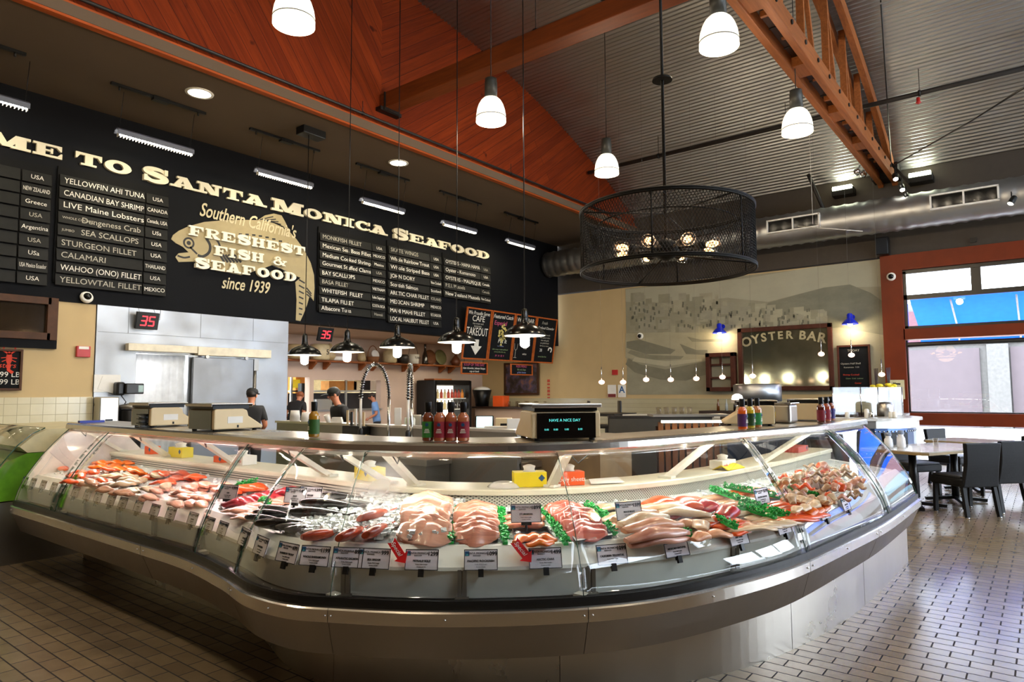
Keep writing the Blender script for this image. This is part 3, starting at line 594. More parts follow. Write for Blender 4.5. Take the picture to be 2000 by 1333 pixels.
lines('tail_stripes', [[(1225, 930+i*48), (1275-i*4, 960+i*44)] for i in range(7)]+[[(1290, 1000+i*26), (1330, 1050+i*18)] for i in range(3)], .028); lines('anal_fin', [[(1010+i*50, 815+i*22), (1090+i*40, 850+i*20)] for i in range(4)], .022)
q = MB(); M = MENU(6.385, 4.555, 10.985); q.text("Southern California's", .33, M @ RZ(R(-2)), .004, .28, width=1.86, off=.004); q.text('since 1939', .3, MENU(6.33, 3.4, 10.985), .004, .28, width=.92, off=.004)
tag(q.build('sign_script', MT('script_paint', 'c9bd98', .6)), 'tan script lettering painted above and below the fish', 'lettering')
for word, x0, x1, zc_, gap in (('FRESHEST', 5.26, 7.52, 4.2, 0), ('FISH', 5.7, 6.66, 3.935, 0), ('&', 6.8, 7.1, 3.93, 0), ('SEAFOOD', 5.375, 7.34, 3.675, 0)):
    n = len(word); wd = [.55 if c == 'I' else 1 for c in word]; s = (x1-x0)/sum(wd); x = x0
    for i, c in enumerate(word):
        letter(c, x+.012, x+wd[i]*s-.022, zc_-.085, .165, 10.985, .045, LETM2, 'small raised white %s in the %s of the painted fish slogan' % (ordn(word, i) if c != '&' else 'ampersand sign', {'FRESHEST': 'top line', 'SEAFOOD': 'bottom line'}.get(word, 'middle line')), 'small raised letters on the fish'); x += wd[i]*s
# slatted menu boards
SLAT = MT('menu_slat_black', '191917', .6, var=.15, spec=.2); BACK = MT('menu_back_black', '0a0a0a', .7, spec=.15); CHK2 = MT('chalk_faint', 'a8a496', .9)
def board(x0, x1, z0, z1, rows, label, frac=.77, head=None):
    o = thing('menu_board', label, 'menu board', (0, 0, 0), group='slatted menu boards on the black wall', M=MENU(x0, z0, 11.0)); w = x1-x0; h = z1-z0; n = len(rows); rh = h/(n+.35)
    MB().box((w/2, h/2, .02), (w+.04, h, .02)).build('backing', BACK, o)
    for i, (a, c) in enumerate(rows):
        z = h-rh*(i+1)-.02; M0 = TR(0, z, .055) @ RX(R(-9))
        for t, xa, xb, nm in ((a, 0, w*frac-.01, 'name_slat'), (c, w*frac+.01, w, 'origin_slat')):
            s = MB().box(((xa+xb)/2, 0, 0), (xb-xa, rh*.93, .018), M0).build(nm, SLAT, o, bevel=.003)
            if t:
                q = MB(); sz = rh*.68; m = M0 @ TR(0, 0, .011)
                if nm == 'name_slat':
                    wmax = (xb-xa)*.94; est = len(t)*sz*.52
                    if '|' in t:
                        s1, s2 = t.split('|'); q.text(s1, sz*.42, m @ TR(xa+.05, 0, 0), .002, .05, 'LEFT'); q.text(s2, sz, m @ TR(xa+.06+(xb-xa)*.2, 0, 0), .002, .06, 'LEFT')
                    else: q.text(t, sz, m @ TR(xa+.05, random.uniform(-.008, .008), 0) @ RZ(R(random.uniform(-.8, .6))), .002, random.uniform(0, .12), 'LEFT', 0, width=wmax if est > wmax else None)
                else: q.text(t, sz*.72, m @ TR((xa+xb)/2, 0, 0) @ RZ(R(random.uniform(-2, 1))), .002, random.uniform(0, .12), 'CENTER', 0, width=(xb-xa)*.9 if len(t)*sz*.42 > (xb-xa)*.9 else None)
                q.build('chalk_lettering', CHALK if random.random() > .15 else CHK2, s)
    return o
board(1.72, 3.3, 3.06, 4.73, [('', 'USA'), ('', 'NEW ZEALAND'), ('', 'Greece'), ('              +', 'USA'), ('', 'Argentina'), ('', 'USA'), ('              +', 'USa'), ('', 'USA Mexico Ecuador'), ('', 'USA')], 'slatted black menu board cut by the left edge, ending in origin USA')
board(3.4, 4.93, 3.09, 4.78, [('YELLOWFIN AHI TUNA', 'USA'), ('CANADIAN BAY SHRIMP', 'CANADA'), ('LIVE Maine Lobsters', 'Canada, USA'), ('WHOLE COOKED|Dungeness Crab', 'USa'), ('JUMBO|SEA SCALLOPS', 'USA'), ('STURGEON FILLET', 'USA'), ('CALAMARI', 'THAILAND'), ('WAHOO (ONO) FILLET', 'USA'), ('YELLOWTAIL FILLET', 'MEXICO')], 'slatted menu board headed yellowfin ahi tuna, left of the fish')
board(7.83, 9.5, 3.1, 4.75, [('MONKFISH FILLET', 'USA'), ('Mexican Sea Bass Fillet', 'MEXICO'), ('Medium Cooked Shrimp', 'Mexico'), ('Gourmet Stuffed Clams', 'USA'), ('BAY SCALLOPS', 'MEXICO'), ('BASA FILLET', 'VIETNAM'), ('WHITEFISH  FILLET', 'Lake Superior'), ('TILAPIA FILLET', 'COSTA RICA'), ('Albacore Tuna', 'Hawaii')], 'slatted menu board headed monkfish fillet, right of the fish')
board(9.58, 11.2, 3.04, 4.79, [('SKATE WINGS', 'USA'), ('Whole Rainbow Trout', 'USA'), ('Whole Striped Bass', 'USA'), ('JOHN DORY', 'New Zealand'), ('Scottish Salmon', 'Scotland'), ('ARCTIC CHAR FILLET', 'ICELAND'), ('MEXICAN SHRIMP', 'MEXICO'), ('MAHI MAHI FILLET', 'ECUADOR'), ('LOCAL HALIBUT FILLET', 'USA')], 'slatted menu board headed skate wings, second from right')
board(11.28, 12.98, 3.78, 4.79, [('OYSTERS - HAMA HAMA', 'USA'), ('Oyster - Kumamoto', 'USA'), ('OYSTERS - MALPEQUE', 'Canada'), ('P.E.I. Mussels', 'Canada'), ('New Zealand Mussels', 'New Zealand')], 'short slatted menu board of oysters at the right end')
# framed chalkboards tilted forward, hung below the black wall
OAK = woodm('orange_oak_frame', 'a9541c', (6, 6, 1)); SLATE = MT('chalkboard_slate', '121315', .8, var=.2, spec=.15)
PINKC = MT('pink_chalk', 'c0527a', .9); YELC = MT('yellow_chalk', 'c8b868', .9); GRNC = MT('green_chalk', '7f9468', .9); REDC = MT('red_chalk', 'c8402c', .9); BLUC = MT('blue_chalk', '7d86b8', .9)
def chalkboard(name, label, w, h, M, items, frame=None, fw=.035, group=None, cat='chalkboard'):
    o = thing(name, label, cat, M=M, group=group); q = MB()
    for s in (-1, 1): q.box((s*(w/2-fw/2), 0, .012), (fw, h, .04)); q.box((0, s*(h/2-fw/2), .012), (w-2*fw, fw, .04))
    q.build('frame', frame or OAK, o, bevel=.004); MB().box((0, 0, 0), (w-.02, h-.02, .012)).build('slate', SLATE, o)
    for t, x, y, sz, m, sh in items:
        q = MB()
        if callable(t): t(q, TR(x*w, y*h, .008))
        else: q.text(t, sz, TR(x*w, y*h, .008), .002, sh, width=min(w*.84, w*.84) if len(t)*sz*.5 > w*.84 else None)
        q.build('chalk_lettering' if not callable(t) else 'chalk_drawing', m, o)
    return o
def arrow(q, M): q.prism([(-.08, .14), (-.08, -.02), (-.2, -.02), (0, -.24), (.2, -.02), (.08, -.02), (.08, .14)], .002, M=M)
def bouquet(q, M):
    rnd = random.Random(3)
    for i in range(26): a = rnd.uniform(0, 6.3); r_ = rnd.uniform(0, .2); q.prism(arc(r_*math.cos(a)*.9, r_*math.sin(a), rnd.uniform(.015, .045), 0, 360, 7)[:-1], .002, M=M)
    for i in range(5): q.bar((-.1+i*.05, -.12, .001), (.02-i*.02, -.34, .001), .012, .002, M=M)
def glassdraw(q, M):
    for p in stroke([(-.07, .2), (-.05, .06), (0, .02), (.05, .06), (.07, .2)], .014)+stroke([(0, .02), (0, -.16)], .014)+stroke([(-.06, -.17), (.06, -.17)], .014): q.prism(p, .002, M=M)
def crab(q, M):
    for p in ring(0, 0, .1, .08, .05, .04, -70, 200, 14): q.prism(p, .002, M=M)
def lobster(q, M):
    q.prism(arc(0, 0, .035, 0, 360, 12, .09)[:-1], .002, M=M)
    for s in (-1, 1):
        for p in stroke([(0, .05), (s*.07, .1), (s*.06, .17)], .02)+stroke([(s*.02, -.02), (s*.08, -.05)], .01)+stroke([(s*.02, .01), (s*.09, .0)], .01): q.prism(p, .002, M=M)
    for p in stroke([(0, -.08), (.0, -.16), (.05, -.2)], .04): q.prism(p, .002, M=M)
wv = [('~ ~ ~ ~ ~ ~ ~', 0, y, .07, CHK2, 0) for y in ()]
def lean(xa, xb): w = xb-xa; return FR(((xa+xb)/2, 10.85, 2.93), (1, 0, 0), (0, -.19, 1.245))
TB = [(11.88, 12.82, 'oak framed chalkboard reading CAFE and TAKEOUT with an arrow', [('We Proudly Serve', 0, .4, .13, CHALK, .3), ('CAFE', 0, .29, .2, CHALK, 0), ('ice cream and', 0, .2, .07, CHK2, 0), ('beverages', 0, .15, .07, CHK2, 0), ('TAKEOUT', 0, .035, .28, CHALK, 0), (arrow, .02, -.22, 0, CHALK, 0)]),
      (12.83, 13.77, 'oak framed chalkboard with a chalk bouquet, second from the left', [('Featured Catch', 0, .39, .14, CHALK, .3), ('Especial', -.1, .26, .16, PINKC, .1), (bouquet, .03, .08, 0, YELC, 0), ('Put It', .05, -.1, .16, CHALK, .2), ('two courses', 0, -.2, .05, BLUC, 0), ('with a soup or salad and bread', 0, -.27, .05, GRNC, 0), ('and any side of the day', 0, -.32, .05, GRNC, 0), ('19  14  12  9', 0, -.4, .07, PINKC, 0)]),
      (13.78, 14.71, 'oak framed chalkboard with a wine glass, mostly behind a pendant', [('WINE BAR', 0, .38, .16, CHALK, 0), (glassdraw, -.33, -.28, 0, CHK2, 0), ('by the glass', .1, .02, .07, CHK2, .2), ('RED', .1, -.2, .09, CHALK, 0), ('white', .1, -.33, .08, CHALK, .2)]),
      (14.72, 15.69, 'rightmost oak framed chalkboard listing dinners with a small crab', [('Fresh', -.1, .38, .12, CHK2, .3), ('Seafood Chowder', 0, .27, .1, CHALK, .3), ('clams and mussels', 0, .12, .06, CHK2, 0), ('over pasta in white', 0, .06, .06, CHK2, 0), ('wine with garlic', 0, 0, .06, CHK2, 0), ('and grilled bread', 0, -.06, .06, CHK2, 0), ('for two or more', 0, -.12, .06, CHK2, 0), ('28', -.15, -.22, .12, CHALK, 0), (crab, .3, -.2, 0, CHALK, 0), ('served after five', -.05, -.36, .06, GRNC, 0)])]
for xa, xb, lab, it in TB:
    o = chalkboard('chalkboard', lab, xb-xa-.01, 1.26, lean(xa, xb), it, group='oak framed chalkboards')
    for s in (-1, 1): MB().tube([(s*.36, .6, 0), (s*.36, .62, -.24)], .004, 5).build('hanging_wire', BLK, o)
chalkboard('small_chalkboard', 'small oak framed chalkboard below the TAKEOUT board', .97, .3, MENU(12.36, 2.09, 10.95), [('SOUP OF THE DAY', 0, .28, .09, PINKC, 0), ('clam chowder, lobster bisque', 0, -.0, .07, CHALK, 0), ('cup or bowl', 0, -.25, .07, CHALK, 0)], fw=.03, group='small oak chalkboards')
chalkboard('small_chalkboard', 'small oak framed chalkboard before the dark picture', .95, .3, MENU(14.26, 2.1, 10.95), [('KIDS MENU', 0, .28, .09, PINKC, 0), ('fish and chips', 0, 0, .07, GRNC, 0), ('grilled cheese', 0, -.25, .07, BLUC, 0)], fw=.03, group='small oak chalkboards')
for x in (12.0, 12.7, 13.9, 14.6): tag(MB().tube([(x, 10.95, 2.22), (x, 10.94, 2.34)], .006, 5).build('board_hook', BLK), 'small black hook holding up a little chalkboard', 'hook', 'hooks of the little chalkboards')
# red take-a-number displays
LED = emat('lit_red_segments', (1, .02, .03), 5)
def display(x0, label):
    w, h = .335, .265; o = thing('number_display', label, 'display', M=FR((x0+w/2, 10.9, 2.635), (1, 0, 0), (0, -.07, .265)), group='red number displays')
    MB().box((0, 0, 0), (w, h, .05)).build('case', BLK, o, bevel=.006); q = MB()
    def seg(cx, on):
        a, c, t = .038, .07, .016; S = {'a': ((0, c), (2*a, t)), 'g': ((0, 0), (2*a, t)), 'd': ((0, -c), (2*a, t)), 'f': ((-a, c/2), (t, c)), 'b': ((a, c/2), (t, c)), 'e': ((-a, -c/2), (t, c)), 'c': ((a, -c/2), (t, c))}
        for k_ in on: (x, y), (u, v) = S[k_]; q.box((cx+x+y*.12, y, .027), (u, v, .004))
    seg(-.055, 'abgcd'); seg(.06, 'afgcd'); q.build('digits', LED, o)
    MB().tube([(-.13, h/2, 0), (-.13, h/2+.11, -.13)], .003, 5).build('hanging_wire', BLK, o); MB().tube([(.1, h/2, 0), (.1, h/2+.11, -.13)], .003, 5).build('hanging_wire', BLK, o); MB().tube([(.15, .08, -.03), (.2, .02, -.03), (.19, .2, -.03)], .004, 5).build('power_cord', BLK, o)
display(4.48, 'red number display showing 35 over the steel wall'); display(7.79, 'red number display showing 35 beside the leftmost pendants')
# left wall: interior window, lobster chalk sign, fire alarm
DWD = woodm('dark_window_wood', '4a2d18', (2, 2, 2)); o = thing('interior_window', 'dark wood framed interior window high on the beige wall', 'window', M=MENU(1.62, 2.56, 11.0)); q = MB()
for s in (-1, 1): q.box((s*1.77, 0, .03), (.13, .6, .09)); q.box((0, s*.25, .03), (3.5, .1, .09))
q.build('frame', DWD, o, bevel=.005); MB().box((0, -.36, .02), (3.68, .12, .06)).build('dark_sill', NAVY, o); MB().box((0, 0, .0), (3.5, .5, .01)).build('pane', MT('dark_reflective_glass', '2b2115', .05, coat=1), o)
chalkboard('lobster_chalkboard', 'dark framed lobster price chalkboard at the left edge', .62, .56, MENU(2.76, 1.835, 10.98), [(lobster, .25, .28, 0, REDC, 0), ('Live', -.2, .33, .09, REDC, .2), ('Lobsters', .1, .1, .1, REDC, .2), ('$19.99 LB', .14, -.12, .1, CHALK, 0), ('$21.99 LB', .14, -.3, .1, CHALK, 0)], frame=DWD, fw=.03)
o = thing('fire_alarm', 'red fire alarm box on the beige wall left of the steel wall', 'alarm', M=MENU(3.81, 2.12, 11.02)); MB().box((0, 0, .03), (.18, .16, .06)).build('box', RED, o, bevel=.006); q = MB().text('FIRE', .045, TR(0, .055, .062), .002); q.build('lettering', WHT, o); MB().box((0, .055, .061), (.13, .04, .002)).build('strobe', PAPER, o)
# ================================================================ refrigerated fish case: plan curves (B bumper, R top rail, L rear ledge, K kick) by station u
CB = [(1.92, 7.0), (1.93, 5.7), (1.935, 4.6), (1.93, 3.95), (1.86, 3.4), (1.785, 3.03), (1.80, 2.73), (1.90, 2.5), (2.07, 2.2), (2.285, 1.92), (2.59, 1.62), (2.91, 1.41), (3.39, 1.226), (3.91, 1.1), (4.69, 1.01), (5.59, .93), (6.9, .9)]
CRL = [(2.33, 7.0), (2.30, 5.7), (2.29, 4.6), (2.285, 4.0), (2.28, 3.45), (2.285, 3.15), (2.30, 2.98), (2.35, 2.82), (2.46, 2.53), (2.66, 2.22), (2.93, 2.0), (3.3, 1.83), (3.8, 1.71), (4.36, 1.61), (5.0, 1.49), (5.7, 1.37), (6.9, 1.31)]
CL = [(2.7, 7.0), (2.7, 5.7), (2.7, 4.6), (2.7, 4.0), (2.69, 3.55), (2.69, 3.27), (2.70, 3.08), (2.72, 2.92), (2.80, 2.68), (2.96, 2.42), (3.2, 2.18), (3.53, 1.99), (3.98, 1.83), (4.5, 1.74), (5.1, 1.68), (5.75, 1.65), (6.9, 1.62)]
CK = [(2.5, 7.0), (2.5, 5.7), (2.49, 4.6), (2.45, 4.1), (2.36, 3.75), (2.26, 3.45), (2.22, 3.2), (2.26, 2.93), (2.39, 2.62), (2.58, 2.3), (2.86, 1.96), (3.15, 1.69), (3.58, 1.43), (4.05, 1.26), (4.76, 1.12), (5.62, 1.05), (6.9, 1.02)]
def crom(L, u):
    u = min(max(u, 0), len(L)-1.0001); i = int(u); t = u-i
    p = [L[max(0, i-1)], L[i], L[i+1], L[min(len(L)-1, i+2)]]
    return V([.5*((2*b)+(c-a)*t+(2*a-5*b+4*c-d)*t*t+(3*b-a-3*c+d)*t**3) for a, b, c, d in zip(*p)])
def CP(u, key, o, z):
    """point at station u, offset o inwards from one of the plan curves, height z"""
    B, Rr = crom(CB, u), crom(CRL, u); d = (Rr-B).normalized()
    q = {'B': CB, 'R': CRL, 'L': CL, 'K': CK}[key]; p = crom(q, u)+d*o
    return V((p.x, p.y, z))
def GP(u, t, z): B, Rr = crom(CB, u), crom(CRL, u); p = B+(Rr-B)*t; return V((p.x, p.y, z))
def us(u0, u1, per=7): n = max(2, int(round((u1-u0)*per))); return [u0+(u1-u0)*i/n for i in range(n+1)]
def sweep(u0, u1, prof, mi=0, closed=True, mb=None, smooth=True):
    mb = mb or MB(); mb.rings([[CP(u, *p) for p in prof] for u in us(u0, u1)], closed, mi, None, False, closed); return mb
def u_at(px, fn, lo=0, hi=16):
    return min((lo+(hi-lo)*i/1600 for i in range(1601)), key=lambda u: abs(PIX(fn(u))[0]-px))
STKICK = steel('kick_steel', 'c2bbb0', .28, (1, 1, 30), .12); STBODY = steel('body_steel', '958d85', .36, (1, 1, 30), .1); STBUMP = steel('bumper_steel', 'cfc9c0', .22, (1, 1, 60), .08, .05)
GASK = MT('black_gasket', '0d0e0e', .4); RISER = MT('frosted_riser', 'eceade', .3, var=.04); FASCIA = MT('white_fascia', 'e6e4da', .35, var=.03); DECK = MT('white_deck', 'dcdad2', .35)
LEDGE = MT('cream_ledge', 'e3dcc4', .35, var=.04); PAN = steel('pan_steel', '77756f', .45); PERF = tilemat('perforated_grille', '4a4740', '4a4740', 'c9c4b4', .012, .012, .003, 0, (R(90), 0, R(45)), .4, .1)
GLS = glassmat('case_glass', (.975, .99, .985)); 
def misted(name, spots):
    m = glassmat(name, (.975, .99, .985)); nt = m.node_tree; out = [n for n in nt.nodes if n.type == 'OUTPUT_MATERIAL'][0]; src = out.inputs[0].links[0].from_socket; acc = None
    for c, r_, k in spots:
        d = nt.nodes.new('ShaderNodeVectorMath'); d.operation = 'DISTANCE'; lk(nt, tco(nt), d.inputs[0]); d.inputs[1].default_value = c
        q = nt.nodes.new('ShaderNodeMapRange'); q.interpolation_type = 'SMOOTHSTEP'; lk(nt, d.outputs['Value'], q.inputs[0]); q.inputs[1].default_value = r_*.25; q.inputs[2].default_value = r_; q.inputs[3].default_value = k; q.inputs[4].default_value = 0
        if acc is None: acc = q.outputs[0]
        else: a = nt.nodes.new('ShaderNodeMath'); a.operation = 'MAXIMUM'; lk(nt, acc, a.inputs[0]); lk(nt, q.outputs[0], a.inputs[1]); acc = a.outputs[0]
    df, tl, mx, m2 = nt.nodes.new('ShaderNodeBsdfDiffuse'), nt.nodes.new('ShaderNodeBsdfTranslucent'), nt.nodes.new('ShaderNodeMixShader'), nt.nodes.new('ShaderNodeMixShader')
    lk(nt, df.outputs[0], mx.inputs[1]); lk(nt, tl.outputs[0], mx.inputs[2]); lk(nt, acc, m2.inputs[0]); lk(nt, src, m2.inputs[1]); lk(nt, mx.outputs[0], m2.inputs[2]); lk(nt, m2.outputs[0], out.inputs[0]); return m
GEDGE = MT('green_glass_edge', '1f4a3c', .1, coat=1); STRUT = MT('white_bracket', 'dedacb', .4)
MIST = misted('misted_case_glass', [(tuple(P(745, 962, d=3.35)), .2, .3), (tuple(P(400, 965, d=4.6)), .36, .26), (tuple(P(130, 900, d=6.9)), .6, .24)])
CT = emat('lit_case_tube', (1, .97, .93), 18)
GPROF = [(0, .588), (.03, .635), (.07, .69), (.125, .742), (.2, .802), (.28, .855), (.42, .94), (.52, .995), (.69, 1.075), (.86, 1.148), (.97, 1.19)]
def case(name, label, u0, u1, seams, joints, ends):
    o = thing(name, label, 'display case', (0, 0, 0), group=None); ks = [u0]+seams+[u1]
    for a, c in zip(ks, ks[1:]):
        e = .004
        sweep(a+e, c-e, [('K', 0, 0), ('K', 0, .335), ('K', .03, .335), ('K', .03, 0)]).build('kick_panel', STKICK, o)
        sweep(a+e, c-e, [('B', .008, .497), ('B', .05, .4), ('B', .085, .325), ('K', .05, .315), ('K', .05, .33), ('B', .1, .345), ('B', .07, .41), ('B', .03, .497)]).build('body_panel', STBODY, o)
        sweep(a+e, c-e, [('B', 0, .492), ('B', 0, .546), ('B', .008, .552), ('B', .03, .558), ('B', .03, .5)]).build('bumper_rail', STBUMP, o)
        q = MB()
        for du in (.05, -.05):
            w = (a if du > 0 else c)+du; q.ball(CP(w, 'B', -.001, .52), .006, 8)
        q.ball(CP((a+c)/2, 'B', -.001, .52), .006, 8); q.build('screw', CHR, o)
    sweep(u0, u1, [('B', .02, .55), ('B', .02, .575), ('B', .022, .594), ('B', .046, .594), ('B', .046, .55)]).build('glass_gasket', GASK, o)
    sweep(u0, u1, [('B', .046, .555), ('B', .2, .58), ('B', .2, .57), ('B', .046, .543)]).build('drain_pan', PAN, o)
    sweep(u0, u1, [('B', .13, .575), ('B', .105, .712), ('B', .12, .712), ('B', .145, .575)]).build('riser_panel', RISER, o)
    sweep(u0, u1, [('B', .092, .705), ('B', .094, .72), ('B', .18, .797), ('B', .19, .8), ('B', .2, .797), ('B', .12, .705)]).build('white_fascia', FASCIA, o)
    sweep(u0, u1, [('B', .19, .79), ('L', .0, .858), ('L', .0, .843), ('B', .19, .775)]).build('deck_pan', DECK, o)
    sweep(u0, u1, [('L', .0, .858), ('L', -.004, .926), ('L', .012, .926), ('L', .012, .858)]).build('air_grille', PERF, o)
    sweep(u0, u1, [('L', -.015, .925), ('L', -.018, .95), ('L', -.008, .956), ('L', .3, .956), ('L', .3, .925)]).build('rear_ledge', LEDGE, o)
    sweep(u0, u1, [('L', .3, 0), ('L', .3, .925), ('L', .32, .925), ('L', .32, 0)]).build('rear_panel', SSD, o)
    sweep(u0, u1, [('R', -.012, 1.188), ('R', -.018, 1.198), ('R', -.014, 1.228), ('R', .0, 1.24), ('R', .03, 1.243), ('R', .03, 1.188)]).build('top_rail', STBUMP, o)
    sweep(u0, u1, [('R', .03, 1.225), ('R', .03, 1.243), ('R', .4, 1.245), ('R', .405, 1.22)]).build('counter_top', SST, o)
    sweep(u0, u1, [('R', .03, 1.165), ('R', .03, 1.22), ('R', .12, 1.22), ('R', .14, 1.18), ('R', .12, 1.176), ('R', .11, 1.195), ('R', .04, 1.195)]).build('lamp_housing', STRUT, o)
    n = max(1, round((u1-u0)/1.6))
    for i in range(n):
        a, c = u0+(u1-u0)*(i+.06)/n, u0+(u1-u0)*(i+.94)/n
        MB().tube([CP(u, 'R', .08, 1.178) for u in us(a, c)], .012, 8).build('tube_lamp', CT, o)
    js = [u0]+joints+[u1]
    for a, c in zip(js, js[1:]):
        q = MB(); q.rings([[GP(u, t, z)+(GP(u, 1, 0)-GP(u, 0, 0)).normalized()*.03 for t, z in GPROF] for u in us(a+.003, c-.003, 9)], False, 0, None, True, False)
        g = q.build('glass_pane', [MIST if a < 10 else GLS, GEDGE], o); sm = g.modifiers.new('solid', 'SOLIDIFY'); sm.thickness = .006; sm.offset = 0; sm.material_offset_rim = 1
        if c < u1:
            k = MB(); p = CP(c, 'B', .08, .585); k.box(p, (.05, .05, .02)); k.build('glass_clip', STRUT, o)
            t = MB().tube([GP(c, t_, z)+V((0, 0, .004))+(GP(c, 1, 0)-GP(c, 0, 0)).normalized()*.03 for t_, z in GPROF], .0016, 6); t.build('glass_joint', GEDGE, o)
    EP = [('B', .06, .56)]+[('G', t, z-.004) for t, z in GPROF]+[('R', .4, 1.22), ('L', .3, .925), ('L', .3, .0), ('K', .0, .0), ('K', .0, .335), ('B', .1, .34)]
    for u, m in ends:
        d = CP(min(u+.3, 15.99), 'B', 0, 0)-CP(max(u-.3, 0), 'B', 0, 0); d.normalize()
        pts = [(GP(u, p[1], p[2])+(GP(u, 1, 0)-GP(u, 0, 0)).normalized()*.03) if p[0] == 'G' else CP(u, *p) for p in EP]; k = len(pts)
        q = MB().add([p-d*.008 for p in pts]+[p+d*.008 for p in pts], [tuple(range(k))[::-1], tuple(range(k, 2*k))]+[(i, (i+1) % k, k+(i+1) % k, k+i) for i in range(k)])
        q.build('end_panel', m, o)
    return o
UB = lambda px: u_at(px, lambda u: CP(u, 'B', .03, .59))
U1, U2 = 4.35, 13.2
US = [UB(645), UB(1145)]
ENDW = MT('white_end_panel', 'e2d6cf', .3)
case1 = case('display_case', 'long straight glass fish case at the left with pink light', 0, U1, [2.1], [UB(107), UB(380)], [(.01, ENDW)])
case2 = case('display_case', 'curved corner glass fish case in the middle foreground', U1, U2, US, [UB(645), UB(1140)], [])
case3 = case('display_case', 'straight glass fish case at the right, nearest the tables', U2, 16, [14.7], [UB(1735)], [(15.99, GLS)])
def owner(u): return case1 if u < U1 else case2 if u < U2 else case3
# posts behind the riser and white brackets holding the top rail
for px in (135, 185, 250, 320, 410, 683, 905, 1146, 1424):
    u = u_at(px, lambda w: CP(w, 'B', .16, .65)); q = MB(); d = (CP(u, 'B', 1, 0)-CP(u, 'B', 0, 0)); M = FR(CP(u, 'B', .1, .645), V((0, 0, 1)).cross(-d), (0, 0, 1))
    q.box((-.011, 0, .0), (.018, .13, .02), M); q.box((.011, 0, .0), (.018, .13, .02), M); q.box((0, -.06, .02), (.06, .012, .04), M); q.build('riser_post', SSD, owner(u))
for px, pt in ((235, 150), (325, 253), (458, 378), (640, 540), (757, 643), (812, 745), (1078, 1112), (1305, 1400), (1490, 1590)):
    u = u_at(px, lambda w: CP(w, 'L', .05, .956)); a, c = CP(u, 'L', .07, .957), CP(u_at(pt, lambda w: CP(w, 'R', .09, 1.2)), 'R', .09, 1.2)
    q = MB().bar(a, c, .052, .03); q.bar(a+V((0, 0, .0)), a+(a-c)*.001+V((0, 0, .015)), .09, .07); s = q.build('rail_bracket', STRUT, owner(u))
    d = (c-a).normalized(); e = V((0, 0, 1)).cross(d).normalized(); f = MB().tube([c-d*.07+e*.03, c-d*.06+e*.07-V((0, 0, .05)), c+e*.12-V((0, 0, .03)), c+e*.16-V((0, 0, .0))], .004, 6); f.build('lamp_cable', BLK, s)
# light of the case lamps
for i in range(11):
    u = .7+i*1.42; c = (1, .6, .66) if 2 < u < 4.6 else (1, .8, .66) if u <= 2 else (1, .95, .85)
    a = CP(u, 'R', .045, 1.16); l = add_light('case_light', 'AREA', a, 4.0 if u < 4 else 2.7, c, .85 if u < 4 or u > 13.5 else .42, size_y=.04, target=CP(u, 'B', .26, .8)); l.parent = owner(u)
    t = CP(u+.2, 'R', 0, 0)-CP(u-.2, 'R', 0, 0); z = (a-CP(u, 'B', .26, .8)).normalized(); x = t.normalized(); y = z.cross(x).normalized(); x = y.cross(z)
    l.matrix_world = Matrix(((x.x, y.x, z.x, a.x), (x.y, y.y, z.y, a.y), (x.z, y.z, z.z, a.z), (0, 0, 0, 1)))
# lobster tank with curved front beyond the left end
o = thing('lobster_tank', 'curved glass tank of green water beyond the left case end', 'tank', (0, 0, 0)); TP = [(.0, .56), (.1, .68), (.22, .78), (.38, .9), (.58, 1.04), (.8, 1.14), (1, 1.19)]
LOW = [(1.75+.5*t, z) for t, z in TP if z < 1]+[(2.1, .97)]
q = MB(); q.rings([[(x, y, z) for x, z in LOW]+[(2.9, y, .97), (2.9, y, .56)] for y in (7.25, 8.9)], True, smooth=False); q.build('green_water', MT('green_tank_water', '5f9a26', .12, var=.4, ns=5, coat=.6), o)
q = MB(); q.rings([[(2.1, y, .975)]+[(1.75+.5*t, y, z-.01) for t, z in TP if z > 1]+[(2.9, y, 1.19), (2.9, y, .975)] for y in (7.25, 8.9)], True, smooth=False); q.build('tank_hood', MT('tank_cream', 'd2caa4', .35), o)
q = MB(); q.rings([[(1.72+.5*t, y, z+.008) for t, z in TP] for y in (7.22, 8.93)], False, 0, None, True, False); w_ = q.build('front_glass', [GLS, GEDGE], o); s_ = w_.modifiers.new('s', 'SOLIDIFY'); s_.thickness = .009; s_.material_offset_rim = 1
q = MB().box((2.35, 8.08, .275), (1.1, 1.66, .55)); q.build('base_cabinet', SSD, o)
# ================================================================ the fish on display
def DF(u): return CP(u, 'B', .195, .79)
def DP(u, s, h=0):
    a, c = DF(u), CP(u, 'L', -.004, .86); return a+(c-a)*s+V((0, 0, h))
def deck_at(px, py, h=0):
    """station u and depth share s on the display deck for a photo pixel"""
    z = .82
    for _ in range(4):
        p = P(px, py, Z=z+h); best = None
        for i in range(641):
            u = i/40; a, c = DF(u), CP(u, 'L', 0, .86); d = (c-a).xy; w = (p-a).xy; e = abs(d.x*w.y-d.y*w.x)/d.length; s = d.dot(w)/d.length_squared
            e += max(0, -s-.3)*2+max(0, s-1.3)*2
            if best is None or e < best[0]: best = (e, u, s)
        _, u, s = best; z = .79+.07*min(1, max(0, s))
    return u, s
def tang(u): a = CP(min(u+.2, 15.99), 'B', .3, 0)-CP(max(u-.2, 0), 'B', .3, 0); return math.atan2(a.y, a.x)
def tan_in(u): a = CP(u, 'L', 0, 0)-DF(u); return math.atan2(a.y, a.x)
